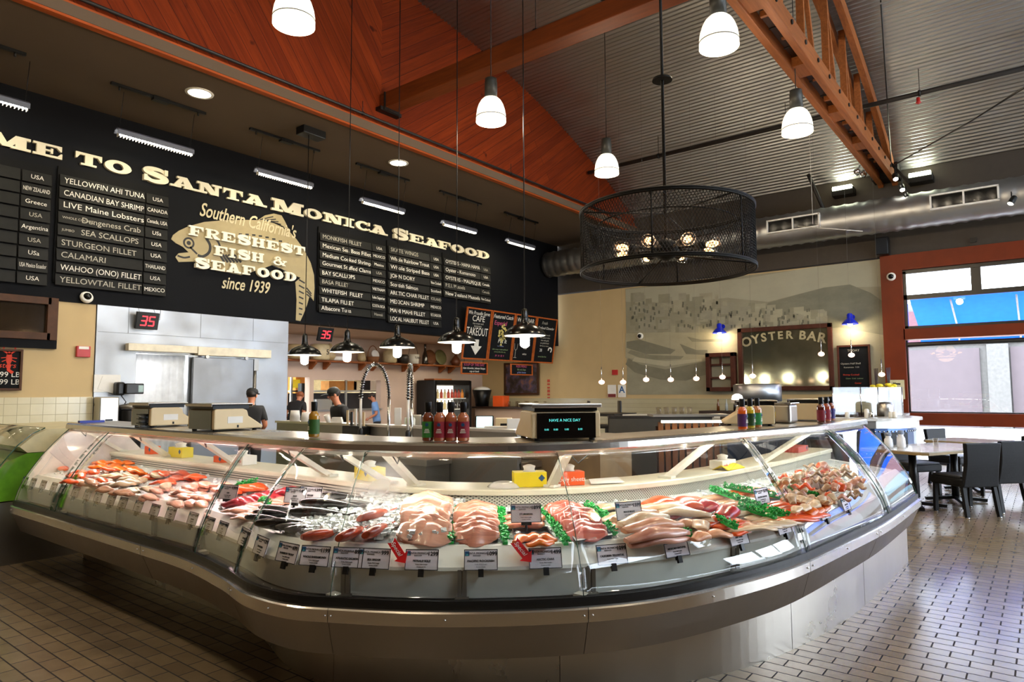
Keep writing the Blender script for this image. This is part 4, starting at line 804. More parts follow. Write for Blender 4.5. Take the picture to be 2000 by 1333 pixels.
# crushed ice (stuff): lumpy bed along the corner and thin cover elsewhere
ICE = MT('crushed_ice', 'd2d6d4', .22, var=.12, ns=60, bm=.5, coat=.3)
def ice(name, label, u0, u1, s0, s1, amp, n, seed, base=.004):
    rnd = random.Random(seed); rows = []; q = MB()
    for u in us(u0, u1, 14):
        rows.append([DP(u, s0+(s1-s0)*j/12, base+amp*(.5+.5*math.sin(u*9+j*1.3)*math.cos(j*2.1+u*4))*(0 if j in (0, 12) else 1)+rnd.uniform(0, amp*.4)*(j not in (0, 12))) for j in range(13)])
    q.grid(rows)
    for i in range(n):
        u, s = rnd.uniform(u0, u1), s0+(s1-s0)*rnd.uniform(.02, .98); r_ = rnd.uniform(.006, .014); p = DP(u, s, base+amp*rnd.uniform(.3, 1.1)); a = rnd.uniform(0, 3)
        q.box((0, 0, 0), (r_*2, r_*1.6, r_*1.4), TR(*p) @ RZ(a) @ RX(a*2.1))
    return tag(q.build(name, ICE), label, 'ice', kind='stuff')
ice('crushed_ice', 'bed of crushed ice in the curved corner case around the whole fish', 5.2, 8.35, .0, .98, .05, 2600, 1)
ice('crushed_ice', 'thin layer of crushed ice under fillets in the long left case', .1, 5.2, .0, .98, .012, 500, 2)
ice('crushed_ice', 'crushed ice between the trays in the middle and right cases', 8.35, 15.8, .0, .98, .008, 900, 3)
def fleshmat(name, c, c2, streak=22, rough=.28):
    m, nt, b = nmat(name); v = tco(nt, (3, streak, streak*.6)); n = noise(nt, v, 1.6, 4, .6); k = noise(nt, tco(nt), 7, 3)
    mx = nt.nodes.new('ShaderNodeMath'); mx.operation = 'ADD'; lk(nt, n.outputs[0], mx.inputs[0]); lk(nt, k.outputs[0], mx.inputs[1])
    h = nt.nodes.new('ShaderNodeMath'); h.operation = 'MULTIPLY'; h.inputs[1].default_value = .5; lk(nt, mx.outputs[0], h.inputs[0])
    oi = nt.nodes.new('ShaderNodeObjectInfo'); mr = nt.nodes.new('ShaderNodeMapRange'); lk(nt, oi.outputs['Random'], mr.inputs[0]); mr.inputs[3].default_value = .72; mr.inputs[4].default_value = 1.12
    hs = nt.nodes.new('ShaderNodeHueSaturation'); lk(nt, mr.outputs[0], hs.inputs['Value']); lk(nt, ramp(nt, h.outputs[0], [(.36, H(c2)), (.5, H(c)), (.66, sc(H(c), 1.15))]), hs.inputs['Color']); lk(nt, hs.outputs[0], b.inputs['Base Color'])
    b.inputs['Roughness'].default_value = rough; b.inputs['Coat Weight'].default_value = .35; b.inputs['Coat Roughness'].default_value = .15
    b.inputs['Subsurface Weight'].default_value = .12; b.inputs['Subsurface Radius'].default_value = (.02, .008, .005)
    bump(nt, b, n.outputs[0], .3, .004); return m
FM_ = {'pink': fleshmat('pale_pink_fillet', 'e2a68c', 'c27a64', 30), 'rose': fleshmat('rose_fillet', 'd88c70', 'a85440', 40), 'red': fleshmat('red_tuna_flesh', 'a8202c', '6d0f1c'), 'salm': fleshmat('salmon_flesh', 'ee5e26', 'c43a0e'),
       'dred': fleshmat('dark_pink_fillet', 'c86450', '98302a'), 'white': fleshmat('white_fish_flesh', 'e2c8a4', 'c4946c'), 'blush': fleshmat('blush_fillet', 'e0a884', 'c06c50'), 'orng': fleshmat('bright_orange_fillet', 'ee7414', 'cc4e08'), 'ahi': fleshmat('bright_red_loin', 'cc2624', '8e1018'), 'tan': fleshmat('tan_skin_fillet', 'bfa080', '8c6c50')}
def fillet_bm(L, Wd, T, bend=.0, seed=0, fold=0):
    rnd = random.Random(seed); rs = []; n = 12; ph = rnd.uniform(0, 6)
    for i in range(n+1):
        t = i/n; w = Wd/2*max(.12, math.sin(math.pi*min(1, t*.86+.1))**.6)*(1+.08*math.sin(t*9+ph)); x = (t-.5)*L; z = -bend*(2*t-1)**2*L+fold*math.sin(t*11+ph); y0 = .06*Wd*math.sin(t*4+ph)
        th = T*(.35+.65*math.sin(math.pi*min(1, t*.9+.05))); r = []
        for j in range(14):
            a = 2*math.pi*j/14; r.append((x, y0+w*math.copysign(abs(math.cos(a))**.75, math.cos(a))*(1+.05*math.sin(5*a+t*7+ph)), z+th*(math.sin(a)*(.62 if math.sin(a) > 0 else .38))))
        rs.append(r)
    return MB().rings(rs)
_fl = {}
def fillet(kind, L, Wd, T, M, name, label, cat, group, bend=.03, fold=0, seed=None):
    seed = random.randrange(3) if seed is None else seed; key = (kind, L, Wd, T, bend, fold, seed, name)
    if key not in _fl:
        o = fillet_bm(L, Wd, T, bend, seed*7+3, fold).build(name, FM_[kind]); _fl[key] = o
    else: o = _fl[key].copy(); COL.objects.link(o)
    o.matrix_world = M; return tag(o, label, cat, group)
def lay(px, py, h, yaw, tilt=0, roll=0, across=True):
    u, s = deck_at(px, py, h); p = DP(u, s, h); a = tang(u) if across else tan_in(u)
    return TR(*p) @ RZ(a+yaw) @ RX(tilt) @ RY(roll)
def pile(kind, f, bk, n, L, Wd, T, label, group, tilt=.5, jit=.2, h0=.02, mound=.05, name='fish_fillet', cat='fish', bend=.05, fold=.003, yaw=0, along=False):
    """fillets shingled from the back to the front of the deck"""
    u0, s0 = deck_at(*f, .02); u1, s1 = deck_at(*bk, .02)
    for i in range(n):
        t = 1-i/max(1, n-1); u = u0+(u1-u0)*t; s = s0+(s1-s0)*t; h = h0+mound*math.sin(math.pi*min(.95, max(.12, t*.8+.1)))+random.uniform(0, .004)
        p = DP(u, s, h); a = tan_in(u) if along else tang(u)
        fillet(kind, L, Wd, T, TR(*p) @ RZ(a+yaw+random.uniform(-jit, jit)) @ RX(tilt+random.uniform(-.2, .2)) @ RY(random.uniform(-.1, .1)) @ Matrix.Diagonal((random.uniform(.9, 1.08), random.uniform(.85, 1.12), random.uniform(.9, 1.3), 1)), name, label, cat, group, bend, fold)
def tray(f0, f1, b0, b1, label, col='161412', h=.008):
    pts = [deck_at(*q, .01) for q in (f0, f1, b1, b0)]; P3 = [DP(u, s, h) for u, s in pts]; c = sum(P3, V((0, 0, 0)))/4; q = MB()
    lo = [tuple(p-c) for p in P3]; up = [tuple((p-c)*1.04+V((0, 0, .022))) for p in P3]; li = [tuple((p-c)*.96+V((0, 0, .022))) for p in P3]; lb = [tuple((p-c)*.93+V((0, 0, .005))) for p in P3]
    q.rings([lo, up, li, lb], True, smooth=False); return tag(q.build('display_tray', MT('black_tray' if col == '161412' else 'tray_'+col, col, .35), loc=c), label, 'tray', 'black fish trays')
# ---- middle: sole, rockfish, trays, yellowtail
tray((800, 1062), (885, 1062), (800, 986), (892, 986), 'black tray under the petrale sole pile')
pile('pink', (828, 1056), (842, 990), 26, .25, .13, .012, 'pale pink fillet in the heap behind the 1299 tag', 'fillets of the sole heap', fold=.008, mound=.085, tilt=.75, jit=.3)
tray((893, 1062), (972, 1060), (897, 997), (966, 996), 'black tray under the rockfish fillets')
pile('rose', (932, 1058), (930, 1000), 30, .21, .1, .01, 'rosy fillet in the neat row behind the 1099 tag', 'fillets of the rockfish row', jit=.12, mound=.055, tilt=.85, fold=.006)
tray((996, 1038), (1062, 1036), (990, 1004), (1050, 1002), 'black tray of pink chunks behind the 1899 tag'); tray((1004, 1062), (1082, 1060), (1000, 1042), (1068, 1038), 'black tray of orange char at the front')
for i, (px, py) in enumerate([(1004, 1028), (1044, 1028), (1002, 1014), (1044, 1013), (1022, 1018)]): fillet('rose', .11, .08, .045, lay(px, py, .03, random.uniform(-.3, .3)), 'fish_chunk', 'thick pink fish chunk in the small black tray', 'fish', 'chunks in the small tray', .0, 0)
for i, (px, py, y) in enumerate([(1020, 1052, .9), (1044, 1050, .2), (1064, 1050, -.5), (1054, 1056, .1)]): fillet('orng', .13, .075, .03, lay(px, py, .025+.006*i, y), 'fish_fillet', 'orange char piece in the front tray by the 1499 tag', 'fish', 'char pieces', .06, .004)
tray((1125, 1062), (1196, 1052), (1075, 996), (1148, 990), 'black tray under the dark pink yellowtail')
pile('dred', (1150, 1052), (1098, 996), 24, .2, .1, .012, 'dark pink fillet in the slanting row behind the 1099 yellowtail tag', 'yellowtail fillets', jit=.22, mound=.05, tilt=.75, fold=.007)
# ---- big pale fillets and the salmon heap
for k, (kind, px, py, L, Wd, T, y, h) in enumerate([('tan', 1180, 990, .26, .1, .03, .2, .03), ('white', 1208, 1010, .24, .1, .035, .1, .03), ('blush', 1205, 1030, .12, .07, .03, .4, .02), ('white', 1225, 985, .2, .09, .03, -.2, .05), ('blush', 1245, 1004, .3, .1, .045, .12, .07), ('white', 1262, 1012, .32, .1, .045, .1, .085),
        ('blush', 1278, 1022, .36, .1, .05, .05, .08), ('pink', 1285, 1036, .36, .1, .05, -.05, .06), ('pink', 1290, 1048, .33, .095, .045, -.1, .03), ('white', 1305, 992, .3, .1, .04, -.8, .07), ('white', 1330, 1002, .3, .1, .04, -.9, .07), ('blush', 1345, 1024, .2, .09, .04, -.3, .04), ('tan', 1368, 1022, .2, .1, .03, .9, .05), ('tan', 1385, 1016, .22, .1, .03, -.7, .045), ('blush', 1372, 1040, .16, .08, .035, .2, .03), ('blush', 1395, 1036, .18, .08, .035, -.4, .035)]):
    fillet(kind, L, Wd, T, lay(px, py, h, y, .1), 'fish_fillet', 'large %s fillet in the loose heap between the 1099 and 2699 tags' % {'tan': 'tan skinned', 'white': 'whitish', 'blush': 'peach', 'pink': 'pale pink'}[kind], 'fish', 'large fillets of the loose heap, '+kind, .06, .004, k % 3)
for k, (kind, px, py, L, Wd, T, y, h) in enumerate([('salm', 1290, 976, .3, .12, .035, .3, .03), ('salm', 1342, 978, .28, .13, .04, .2, .05), ('orng', 1322, 988, .2, .1, .04, .5, .05), ('salm', 1350, 992, .2, .1, .05, -.3, .06), ('ahi', 1380, 990, .19, .13, .06, .2, .06), ('salm', 1330, 1002, .34, .08, .035, .25, .04), ('ahi', 1420, 1003, .3, .12, .065, .5, .055), ('blush', 1440, 986, .4, .1, .03, -.1, .03), ('salm', 1400, 1016, .3, .09, .04, .15, .04), ('salm', 1432, 1020, .3, .09, .035, .1, .035), ('blush', 1465, 1022, .28, .08, .03, .1, .03), ('salm', 1450, 1030, .2, .07, .03, .2, .02)]):
    fillet(kind, L, Wd, T, lay(px, py, h, y, .1), 'fish_fillet', '%s in the salmon heap left of the green dividers' % {'salm': 'salmon fillet', 'orng': 'orange fillet', 'ahi': 'thick red tuna loin', 'blush': 'pale peach fillet'}[kind], 'fish', 'pieces of the salmon heap, '+kind, .04, .004, k % 3)
# ---- rows between the green dividers at the right
def row(kind, a, c, n, L, Wd, T, label, group, yaw=0, h=.02, name='fish_fillet', fold=.003):
    for i in range(n):
        t = (i+.5)/n; px = a[0]+(c[0]-a[0])*t; py = a[1]+(c[1]-a[1])*t; fillet(kind, L, Wd, T, lay(px, py, h+random.uniform(0, .012), yaw+random.uniform(-.12, .12), random.uniform(-.1, .25)), name, label, 'fish', group, .04, fold)
row('blush', (1410, 968), (1480, 982), 4, .34, .09, .025, 'pale orange fillet in the row behind the second green divider', 'pale orange row', -.35)
row('orng', (1450, 955), (1520, 970), 5, .3, .07, .03, 'deep orange fillet beside the tall 2199 tag', 'deep orange row', -.3, .03)
row('white', (1460, 1000), (1580, 1024), 8, .28, .075, .028, 'whitish grouper piece before the third green divider', 'grouper row', -.3, .025)
row('salm', (1505, 985), (1610, 1008), 8, .4, .07, .03, 'bright salmon strip in front of the stuffed fillets', 'salmon strips', -.28, .03)
row('orng', (1530, 972), (1640, 992), 8, .17, .085, .045, 'plump stuffed orange fillet in the right case row', 'stuffed fillets', .2, .04); row('white', (1540, 968), (1645, 986), 7, .15, .06, .03, 'white topping piece on the stuffed fillets', 'toppings', .1, .075)
for i in range(105):
    px = random.uniform(1525, 1680); py = random.uniform(908, 975)
    if py < 900+(px-1525)*.1 or (px < 1560 and py < 930): continue
    kind = random.choice(['white', 'white', 'blush', 'tan', 'salm', 'pink']); col = {'white': 'cream', 'blush': 'peach', 'tan': 'tan', 'salm': 'reddish', 'pink': 'pink'}[kind]
    fillet(kind, random.choice([.08, .12]), .05, .025, lay(px, py, random.uniform(.03, .1)+.05*(py < 950), random.uniform(0, 3), random.uniform(-.3, .3)), 'seafood_piece', '%s piece in the tall mixed seafood heap at the right end' % col, 'seafood', 'right end heap, '+col, .05, .012)
# ---- left long case
zones = [((120, 905), (215, 945), 'salm', 'pale salmon fillet under the glass at the far left', 10), ((185, 902), (270, 925), 'orng', 'orange shrimp heap piece at the back of the left case', 14), ((215, 925), (330, 960), 'white', 'cream fillet in the middle of the left case', 16), ((290, 922), (385, 945), 'salm', 'salmon fillet at the back of the left case', 12), ((270, 950), (400, 985), 'pink', 'pink fillet along the front of the left case', 18), ((150, 930), (240, 962), 'blush', 'peach fillet along the front left of the case', 12), ((380, 945), (440, 985), 'pink', 'pink fillet near the pink-lit joint of the left case', 10)]
for (x0, y0), (x1, y1), kind, lab, n in zones:
    for i in range(n):
        px, py = random.uniform(x0, x1), random.uniform(y0, y1); py = min(py, 927+(px-50)*.198-6)
        fillet(kind, .2, .08, .03, lay(px, py, random.uniform(.015, .06), random.uniform(-.6, .6), random.uniform(-.2, .3)), 'fish_fillet', lab, 'fish', 'left case, '+lab[:24], .05, .005)
row('salm', (442, 960), (505, 950), 6, .2, .1, .04, 'orange red slab behind the red tuna', 'slabs behind the tuna', .3, .04)
row('red', (462, 985), (580, 958), 12, .2, .11, .05, 'deep red tuna slab in the slanting row at the corner', 'tuna slabs', .9, .03, fold=.006)
row('pink', (455, 1000), (560, 975), 11, .18, .08, .025, 'pale pink fillet in the row before the red tuna', 'fillets before the tuna', .5, .03); row('blush', (470, 1012), (520, 995), 5, .15, .07, .02, 'peach fillet at the corner by the ice', 'corner fillets', .6, .02)
# ---- whole fish on the ice
SKIN = {'dark': fleshmat('dark_fish_skin', '2e2a28', '121010', 8, .25), 'red': fleshmat('red_fish_skin', 'c4502e', '7a2414', 8, .25), 'silver': fleshmat('silver_fish_skin', '8f8c86', '3a3836', 8, .2)}
GILL = MT('dark_gill', '2a0c0a', .3, coat=.5); EYEM = MT('fish_eye', '0a0a0a', .1, coat=1); FINM = MT('dark_fin', '2a2422', .5)
def wholefish(kind, L, M, label, fat=.15, group='whole fish on the ice'):
    o = thing('whole_fish', label, 'fish', M=M, group=group); rs = []; n = 18
    for i in range(n+1):
        t = i/n; h = L*fat*max(.04, math.sin(math.pi*min(1, .06+t*.93)**.75)**.8)*(1 if t < .75 else 1-.75*(t-.75)/.25*.6); w = h*.55; x = (t-.5)*L
        rs.append([(x, w*math.cos(2*math.pi*j/14), h*math.sin(2*math.pi*j/14)) for j in range(14)])
    h0 = L*fat*.93; MB().rings(rs).build('body', SKIN[kind], o)
    q = MB().prism([(.46*L, .03*L), (.62*L, .12*L), (.58*L, 0), (.62*L, -.12*L), (.46*L, -.03*L)], .006, M=RX(R(90)), z0=-.003); q.build('tail_fin', FINM if kind != 'red' else SKIN['red'], o)
    q = MB().prism([(-.18*L, .1*L), (-.1*L, .17*L), (.1*L, .15*L), (.2*L, .08*L)], .005, M=RX(R(90)), z0=-.0025); q.build('dorsal_fin', FINM if kind != 'red' else SKIN['red'], o)
    q = MB().prism([(-.22*L, -.02*L), (-.08*L, -.0*L), (-.1*L, -.06*L)], .004, M=TR(0, -.068*L, 0) @ RX(R(70)), z0=0); q.build('pectoral_fin', FINM, o)
    MB().ball((-.27*L, -.0*L, 0), (.025*L, h0*1.04*.55, h0*.8), 12).build('gill', GILL, o)
    for s in (-1, 1): MB().ball((-.42*L, s*.036*L, .025*L), .012*L+.003, 10).build('eye', EYEM, o)
    return o
WF = [('dark', .4, 625, 1004, .5, 2.2, .06, 'largest dark whole fish, lying across the middle of the ice'), ('dark', .42, 648, 986, .45, 2.5, .07, 'dark whole fish behind the largest one on the ice'), ('dark', .36, 560, 1024, .7, 2.1, .05, 'dark whole fish with brown head nearest the glass'), ('silver', .26, 585, 1030, .7, 2, .04, 'silvery fish beside the nearest dark fish'), ('silver', .26, 605, 1034, .75, 2, .035, 'small silvery fish at the front edge of the ice'),
      ('dark', .28, 520, 1014, .6, 2.1, .04, 'dark fish at the left end of the ice'), ('dark', .28, 535, 1004, .6, 2.2, .045, 'dark brown fish second from the left on the ice'), ('silver', .28, 545, 995, .55, 2.2, .05, 'grey fish behind the left brown fish'), ('dark', .3, 665, 968, .4, 2.4, .07, 'dark fish at the back of the ice by the joint'), ('dark', .28, 695, 985, .5, 2.6, .06, 'dark fish half behind the glass joint'),
      ('red', .26, 632, 1044, .9, 2.6, .04, 'orange red fish head at the front under the 1199 tag'), ('red', .3, 688, 1040, 1.5, 2.8, .06, 'large red fish at the front with a dark gill, left of two'), ('red', .3, 738, 1036, 1.5, 2.8, .055, 'red fish at the front next to the sole heap'), ('red', .3, 732, 1006, 1.3, 2.6, .07, 'red fish further back on the misty ice'), ('silver', .24, 770, 1036, 1.2, 2.4, .04, 'small grey fish beside the red fish and the sole heap')]
for kind, L, px, py, yaw, _, h, lab in WF:
    u, s = deck_at(px, py, h); a = tang(u)+math.pi; p = DP(u, s, h)
    wholefish(kind, L*(.8 if kind == 'red' else .9), TR(*p) @ RZ(a+math.pi+yaw) @ RX(R(62)), lab, .21 if kind == 'red' else .155)
# ---- parsley dividers
LEAF = MT('green_plastic_parsley', '18a844', .4, var=.3, ns=40)
def parsley(a, c, label, w=.038, dens=1, lift=.014):
    (u0, s0), (u1, s1) = deck_at(*a, .02), deck_at(*c, .02); p0, p1 = DP(u0, s0, lift), DP(u1, s1, lift); q = MB(); L = (p1-p0).length; d = (p1-p0)/L; e = V((-d.y, d.x, 0)); rnd = random.Random(len(label))
    q.bar((0, 0, 0), p1-p0, w*.6, .012)
    for i in range(int(L*dens*420)):
        t = rnd.uniform(0, L); f = d*t+e*rnd.uniform(-w/2, w/2)+V((0, 0, rnd.uniform(.004, .03))); g = V((rnd.uniform(-1, 1), rnd.uniform(-1, 1), rnd.uniform(.2, 1))).normalized(); h_ = g.cross(V((rnd.uniform(-1, 1), rnd.uniform(-1, 1), .3))).normalized(); r_ = rnd.uniform(.006, .011)
        k = h_.cross(g); q.add([f+h_*r_, f+k*r_, f-h_*r_, f-k*r_, f+g*r_*.8], [(0, 1, 4), (1, 2, 4), (2, 3, 4), (3, 0, 4), (3, 2, 1, 0)])
    return tag(q.build('parsley_divider', LEAF, loc=p0), label, 'garnish', 'green plastic parsley dividers')
for a, c, lab in [((880, 1060), (896, 988), 'green parsley strip between sole and rockfish'), ((986, 1060), (978, 996), 'green parsley strip between rockfish and the small trays'), ((1106, 1060), (1060, 994), 'green parsley strip left of the yellowtail row'), ((1190, 1016), (1142, 986), 'green parsley strip right of the yellowtail row'), ((1200, 1044), (1182, 1028), 'green parsley sprig on the ice by the 1099 yellowtail tag'), ((1350, 1042), (1322, 1034), 'green parsley sprig before the loose heap'), ((1452, 1036), (1402, 1026), 'green parsley strip before the salmon heap'),
      ((1586, 1014), (1388, 966), 'long green parsley divider, second from the front at the right'), ((1516, 1018), (1444, 1003), 'short green parsley divider behind the salmon heap'), ((1530, 984), (1414, 960), 'green parsley divider behind the pale orange row'), ((1655, 984), (1508, 955), 'rearmost green parsley divider before the mixed heap'), ((525, 994), (508, 990), 'small green sprig by the corner fillets'), ((460, 962), (500, 950), 'green parsley strip between orange slabs and tuna')]: parsley(a, c, lab, lift=.05 if a[0] > 1400 or a[0] < 530 else .018, dens=1.4)
# ---- price tags
CARD = MT('tag_card', 'd6d0d4', .35, var=.03); INK = MT('tag_ink', '15161a', .6); NAVYI = MT('tag_logo_blue', '1f4f78', .5); REDK = MT('special_red', 'd41818', .4)
def price(M, label, pr, nm='', sub='', group='price tags along the case front', sc_=1.0, clip=True):
    o = thing('price_tag', label, 'tag', M=M, group=group); w, h = .15*sc_, .09*sc_
    MB().box((0, 0, 0), (w, h, .003)).build('card', CARD, o)
    q = MB()
    for s in (-1, 1): q.box((s*(w/2-.0015), 0, .002), (.003, h, .002)); q.box((0, s*(h/2-.0015), .002), (w, .003, .002))
    q.build('border', INK, o)
    q = MB().box((-w*.41, h*.3, .0022), (.019*sc_, .02*sc_, .002)); q.add([(-w*.46, h*.2, .0035), (-w*.41, h*.32, .0035), (-w*.36, h*.2, .0035)], [(0, 1, 2)], 1); q.build('logo', [NAVYI, MT('logo_teal', '49a0a0', .5)], o)
    q = MB().text('SANTA MONICA', .0125*sc_, TR(-w*.12, h*.31, .003), .001); q.text('SEAFOOD', .008*sc_, TR(-w*.12, h*.2, .003), .001); q.text(pr, .024*sc_, TR(w*.33, h*.28, .003), .001, off=.0006)
    if nm: q.text(nm, .0125*sc_, TR(0, -h*.06, .003), .001, off=.0003, width=w*.8 if len(nm) > 15 else None); q.text(sub or 'Fresh, Wild Caught', .007*sc_, TR(0, -h*.22, .003), .001); q.text('Product of USA', .0065*sc_, TR(0, -h*.34, .003), .001)
    q.build('lettering', INK, o)
    if clip: MB().box((0, -h*.5-.012, .004), (.024, .034, .014)).box((0, -h*.5-.005, -.006), (.02, .02, .014)).build('clip', BLK, o)
    return o
def on_front(px, z=.752):
    u = u_at(px, lambda w: CP(w, 'B', .105, z)); n = CP(u, 'B', 0, 0)-CP(u, 'B', 1, 0); p = CP(u, 'B', .098, z); t = tang(u)
    tv = V((math.cos(t), math.sin(t), 0)); nn = V((tv.y, -tv.x, 0)); nn = nn if nn.dot(n) > 0 else -nn; r_ = V((0, 0, 1)).cross(nn)
    return FR(p, r_, V((0, 0, 1))-nn*.32), u
LT = [51, 67, 87, 108, 126, 150, 173, 194, 220, 243, 273, 305, 336, 379, 411, 437]
for i, px in enumerate(LT): M, u = on_front(px); price(M, 'white price tag on the left case front, %s from the far left end' % ORD[i], ['899', '1299', '1599', '999'][i % 4], ['SHRIMP', 'SALMON', 'HALIBUT', 'COD'][i % 4], sc_=.82)
CTG = [(480, '1099', 'TROUT', 'narrow price tag where the corner case begins, behind glass joint'), (512, '1299', 'BRANZINO', 'price tag at the corner with a bright reflection, second in the corner'), (563, '699', 'RAINBOW TROUT', 'price tag reading 699 left of the 1199 tag'), (616, '1199', 'WHOLE BARRAMUNDI', 'price tag reading 1199 below the orange fish head'), (680, '899', 'ATLANTIC SALMON', 'price tag overlapped by the 999 tag'), (731, '999', 'SEA BREAM', 'price tag reading 999 next to the red arrow'), (824, '1299', 'PETRALE SOLE', 'price tag reading 1299 in front of the sole heap'), (940, '1099', 'PACIFIC ROCKFISH', 'price tag reading 1099 in front of the rockfish row'), (1064, '1499', 'ARCTIC CHAR', 'price tag reading 1499 in front of the orange char'),
       (1194, '1099', 'CALIFORNIA YELLOWTAIL', 'price tag reading 1099 in front of the yellowtail'), (1320, '2699', 'MEXICAN GROUPER', 'price tag reading 2699 in front of the loose heap'), (1440, '2199', 'AHI TUNA', 'price tag reading 2199 in front of the salmon heap'), (1528, '1599', 'SALMON', 'price tag left of the last front glass joint'), (1607, '1799', 'STUFFED SOLE', 'price tag in the right case, second from the end'), (1650, '1499', 'CRAB CAKE', 'last price tag at the right end of the case front')]
for px, pr, nm, lab in CTG: M, u = on_front(px); price(M, lab, pr, nm)
def on_deck(px, py, h, yaw=0, back=.25):
    u, s = deck_at(px, py, h); p = DP(u, s, h); t = tang(u)+yaw; tv = V((math.cos(t), math.sin(t), 0)); nn = V((tv.y, -tv.x, 0)); n = CP(u, 'B', 0, 0)-CP(u, 'B', 1, 0); nn = nn if nn.dot(n) > 0 else -nn
    return FR(p, V((0, 0, 1)).cross(nn), V((0, 0, 1))-nn*back)
for px, py, yaw, pr, nm, lab in [(1028, 1005, 0, '1899', 'STURGEON', 'price tag reading 1899 standing among the pink chunks'), (1227, 1000, 0, '1599', 'MAHI MAHI', 'price tag reading 1599 standing on the loose heap'), (1487, 970, .0, '2199', 'GLAZED SALMON', 'tilted price tag standing on the orange row'), (1589, 942, .7, '1299', 'CRAB', 'steep price tag on the mixed heap, left of two'), (1616, 945, 1.0, '1399', 'CEVICHE', 'steep price tag on the mixed heap, right of two'), (446, 962, .3, '1999', 'AHI', 'price tag standing at the pink-lit joint before the orange slabs'), (578, 968, .5, '1499', 'BASS', 'white price tag leaning on the ice behind the fish, left of two'), (607, 966, .6, '1399', 'BREAM', 'white price tag leaning on the ice behind the fish, right of two')]:
    o = price(on_deck(px, py, .1, yaw), lab, pr, nm, group='price tags standing in the fish', clip=False); q = MB().box((0, -.05, 0), (.05, .016, .016)); q.tube([(0, -.05, 0), (0, -.085, -.005), (.004, -.12, -.01)], .007, 6); q.build('stand_clip', BLK, o)
for px, lab in ((778, 'red arrow card reading Special beside the 1299 tag'), (1017, 'red arrow card reading Special beside the 1499 tag')):
    M, u = on_front(px, .79); M = M @ TR(0, 0, .012) @ RZ(R(-52)); o = thing('arrow_card', lab, 'sign', M=M, group='red arrow cards')
    MB().prism([(-.055, .02), (.03, .02), (.03, .036), (.068, 0), (.03, -.036), (.03, -.02), (-.055, -.02), (-.04, 0)], .003).build('card', REDK, o); MB().text('Special', .026, TR(-.008, 0, .004), .001, .25).build('lettering', PAPER, o)
# ---- boxes and papers on the rear ledge inside the case
YEL = MT('yellow_carton', 'e8d21c', .5, var=.04); ORC = MT('orange_carton', 'e85a1c', .5, var=.05); TISS = MT('tissue_paper', 'eeeae0', .9); PLAS = MT('clear_wrap', 'd9d6cf', .2)
def ledge(px, o_=.12): u = u_at(px, lambda w: CP(w, 'L', o_, .96)); return CP(u, 'L', o_, .957), u
def carton(px, w, d, h, m, label, txt=None, o_=.12, tissue=True, yaw=0, group='cartons on the rear ledge'):
    p, u = ledge(px, o_); a = tang(u); n = CP(u, 'B', 0, 0)-CP(u, 'B', 1, 0); a = a if V((math.sin(a), -math.cos(a), 0)).dot(n) > 0 else a+math.pi
    o = thing('carton', label, 'box', p, a+yaw, group); q = MB().box((0, 0, h/2), (w, d, h)); q.build('box', m, o, bevel=.003)
    if tissue: MB().lathe([(w*.22, h-.002), (w*.16, h+.01), (w*.2, h+.03), (w*.06, h+.04), (.002, h+.03)], 9).build('pulled_sheet', TISS if m != ORC else PLAS, o)
    if txt: MB().text(txt, .036, TR(0, -d/2-.0015, h*.45) @ RX(R(90)), .001).build('lettering', PAPER if m == ORC else MT('carton_red_ink', 'c8402c', .5), o)
    else: q = MB().prism([(0, .02), (.02, 0), (0, -.02), (-.02, 0)], .002, M=TR(w*.34, -d/2, h*.6) @ RX(R(90))); q.build('diamond_logo', NAVYI, o)
    return o
carton(1034, .19, .1, .085, YEL, 'yellow tissue carton near the middle bracket'); carton(1113, .15, .09, .08, ORC, 'orange carton reading poly sheets right of the middle bracket', 'poly sheets')
carton(353, .24, .1, .085, YEL, 'yellow carton in the long left case'); carton(297, .12, .09, .07, ORC, 'orange carton left of the yellow carton', tissue=False); carton(436, .12, .1, .05, ORC, 'small orange carton at the pink-lit ledge', tissue=False); carton(474, .2, .12, .07, TISS, 'white carton with faint red lettering on the pink ledge', 'poly sheets')
carton(1412, .2, .1, .06, TISS, 'white carton reading poly sheets at the right bend', 'poly sheets'); carton(1556, .3, .12, .05, MT('red_wrap', 'd2574a', .4), 'low red and white packet on the right ledge', tissue=False, o_=.15); carton(722, .2, .12, .08, YEL, 'yellow carton behind the misty glass')
p, u = ledge(1425, .05); q = MB(); q.rings([[(x, .05+.015*math.sin(x*40), .0), (x, .0, .028+.008*math.sin(x*30)), (x, -.05, .004)] for x in [-.13+i*.02 for i in range(14)]], False, smooth=True, closed=False)
tag(q.build('yellow_cloth', MT('yellow_cloth', 'e6cc2a', .8), M=TR(*p) @ RZ(tang(u)), solid=.006), 'folded yellow cloth with dark edge on the right ledge', 'cloth')
p, u = ledge(1180, .1); q = MB().prism([(-.12, -.05), (.1, -.06), (.13, .06), (-.08, .05)], .004); tag(q.build('paper_sheet', PAPER, M=TR(*p) @ RZ(tang(u)) @ RX(.12) @ TR(0, 0, .012)), 'white paper sheets lying on the ledge right of the poly sheets', 'paper')
p, u = ledge(985, .1); q = MB().lathe([(.1, .0), (.08, .02), (.05, .03), (.01, .025)], 9); tag(q.build('plastic_bag', PLAS, M=TR(*p)), 'crumpled clear bag on the ledge left of the yellow carton', 'bag')
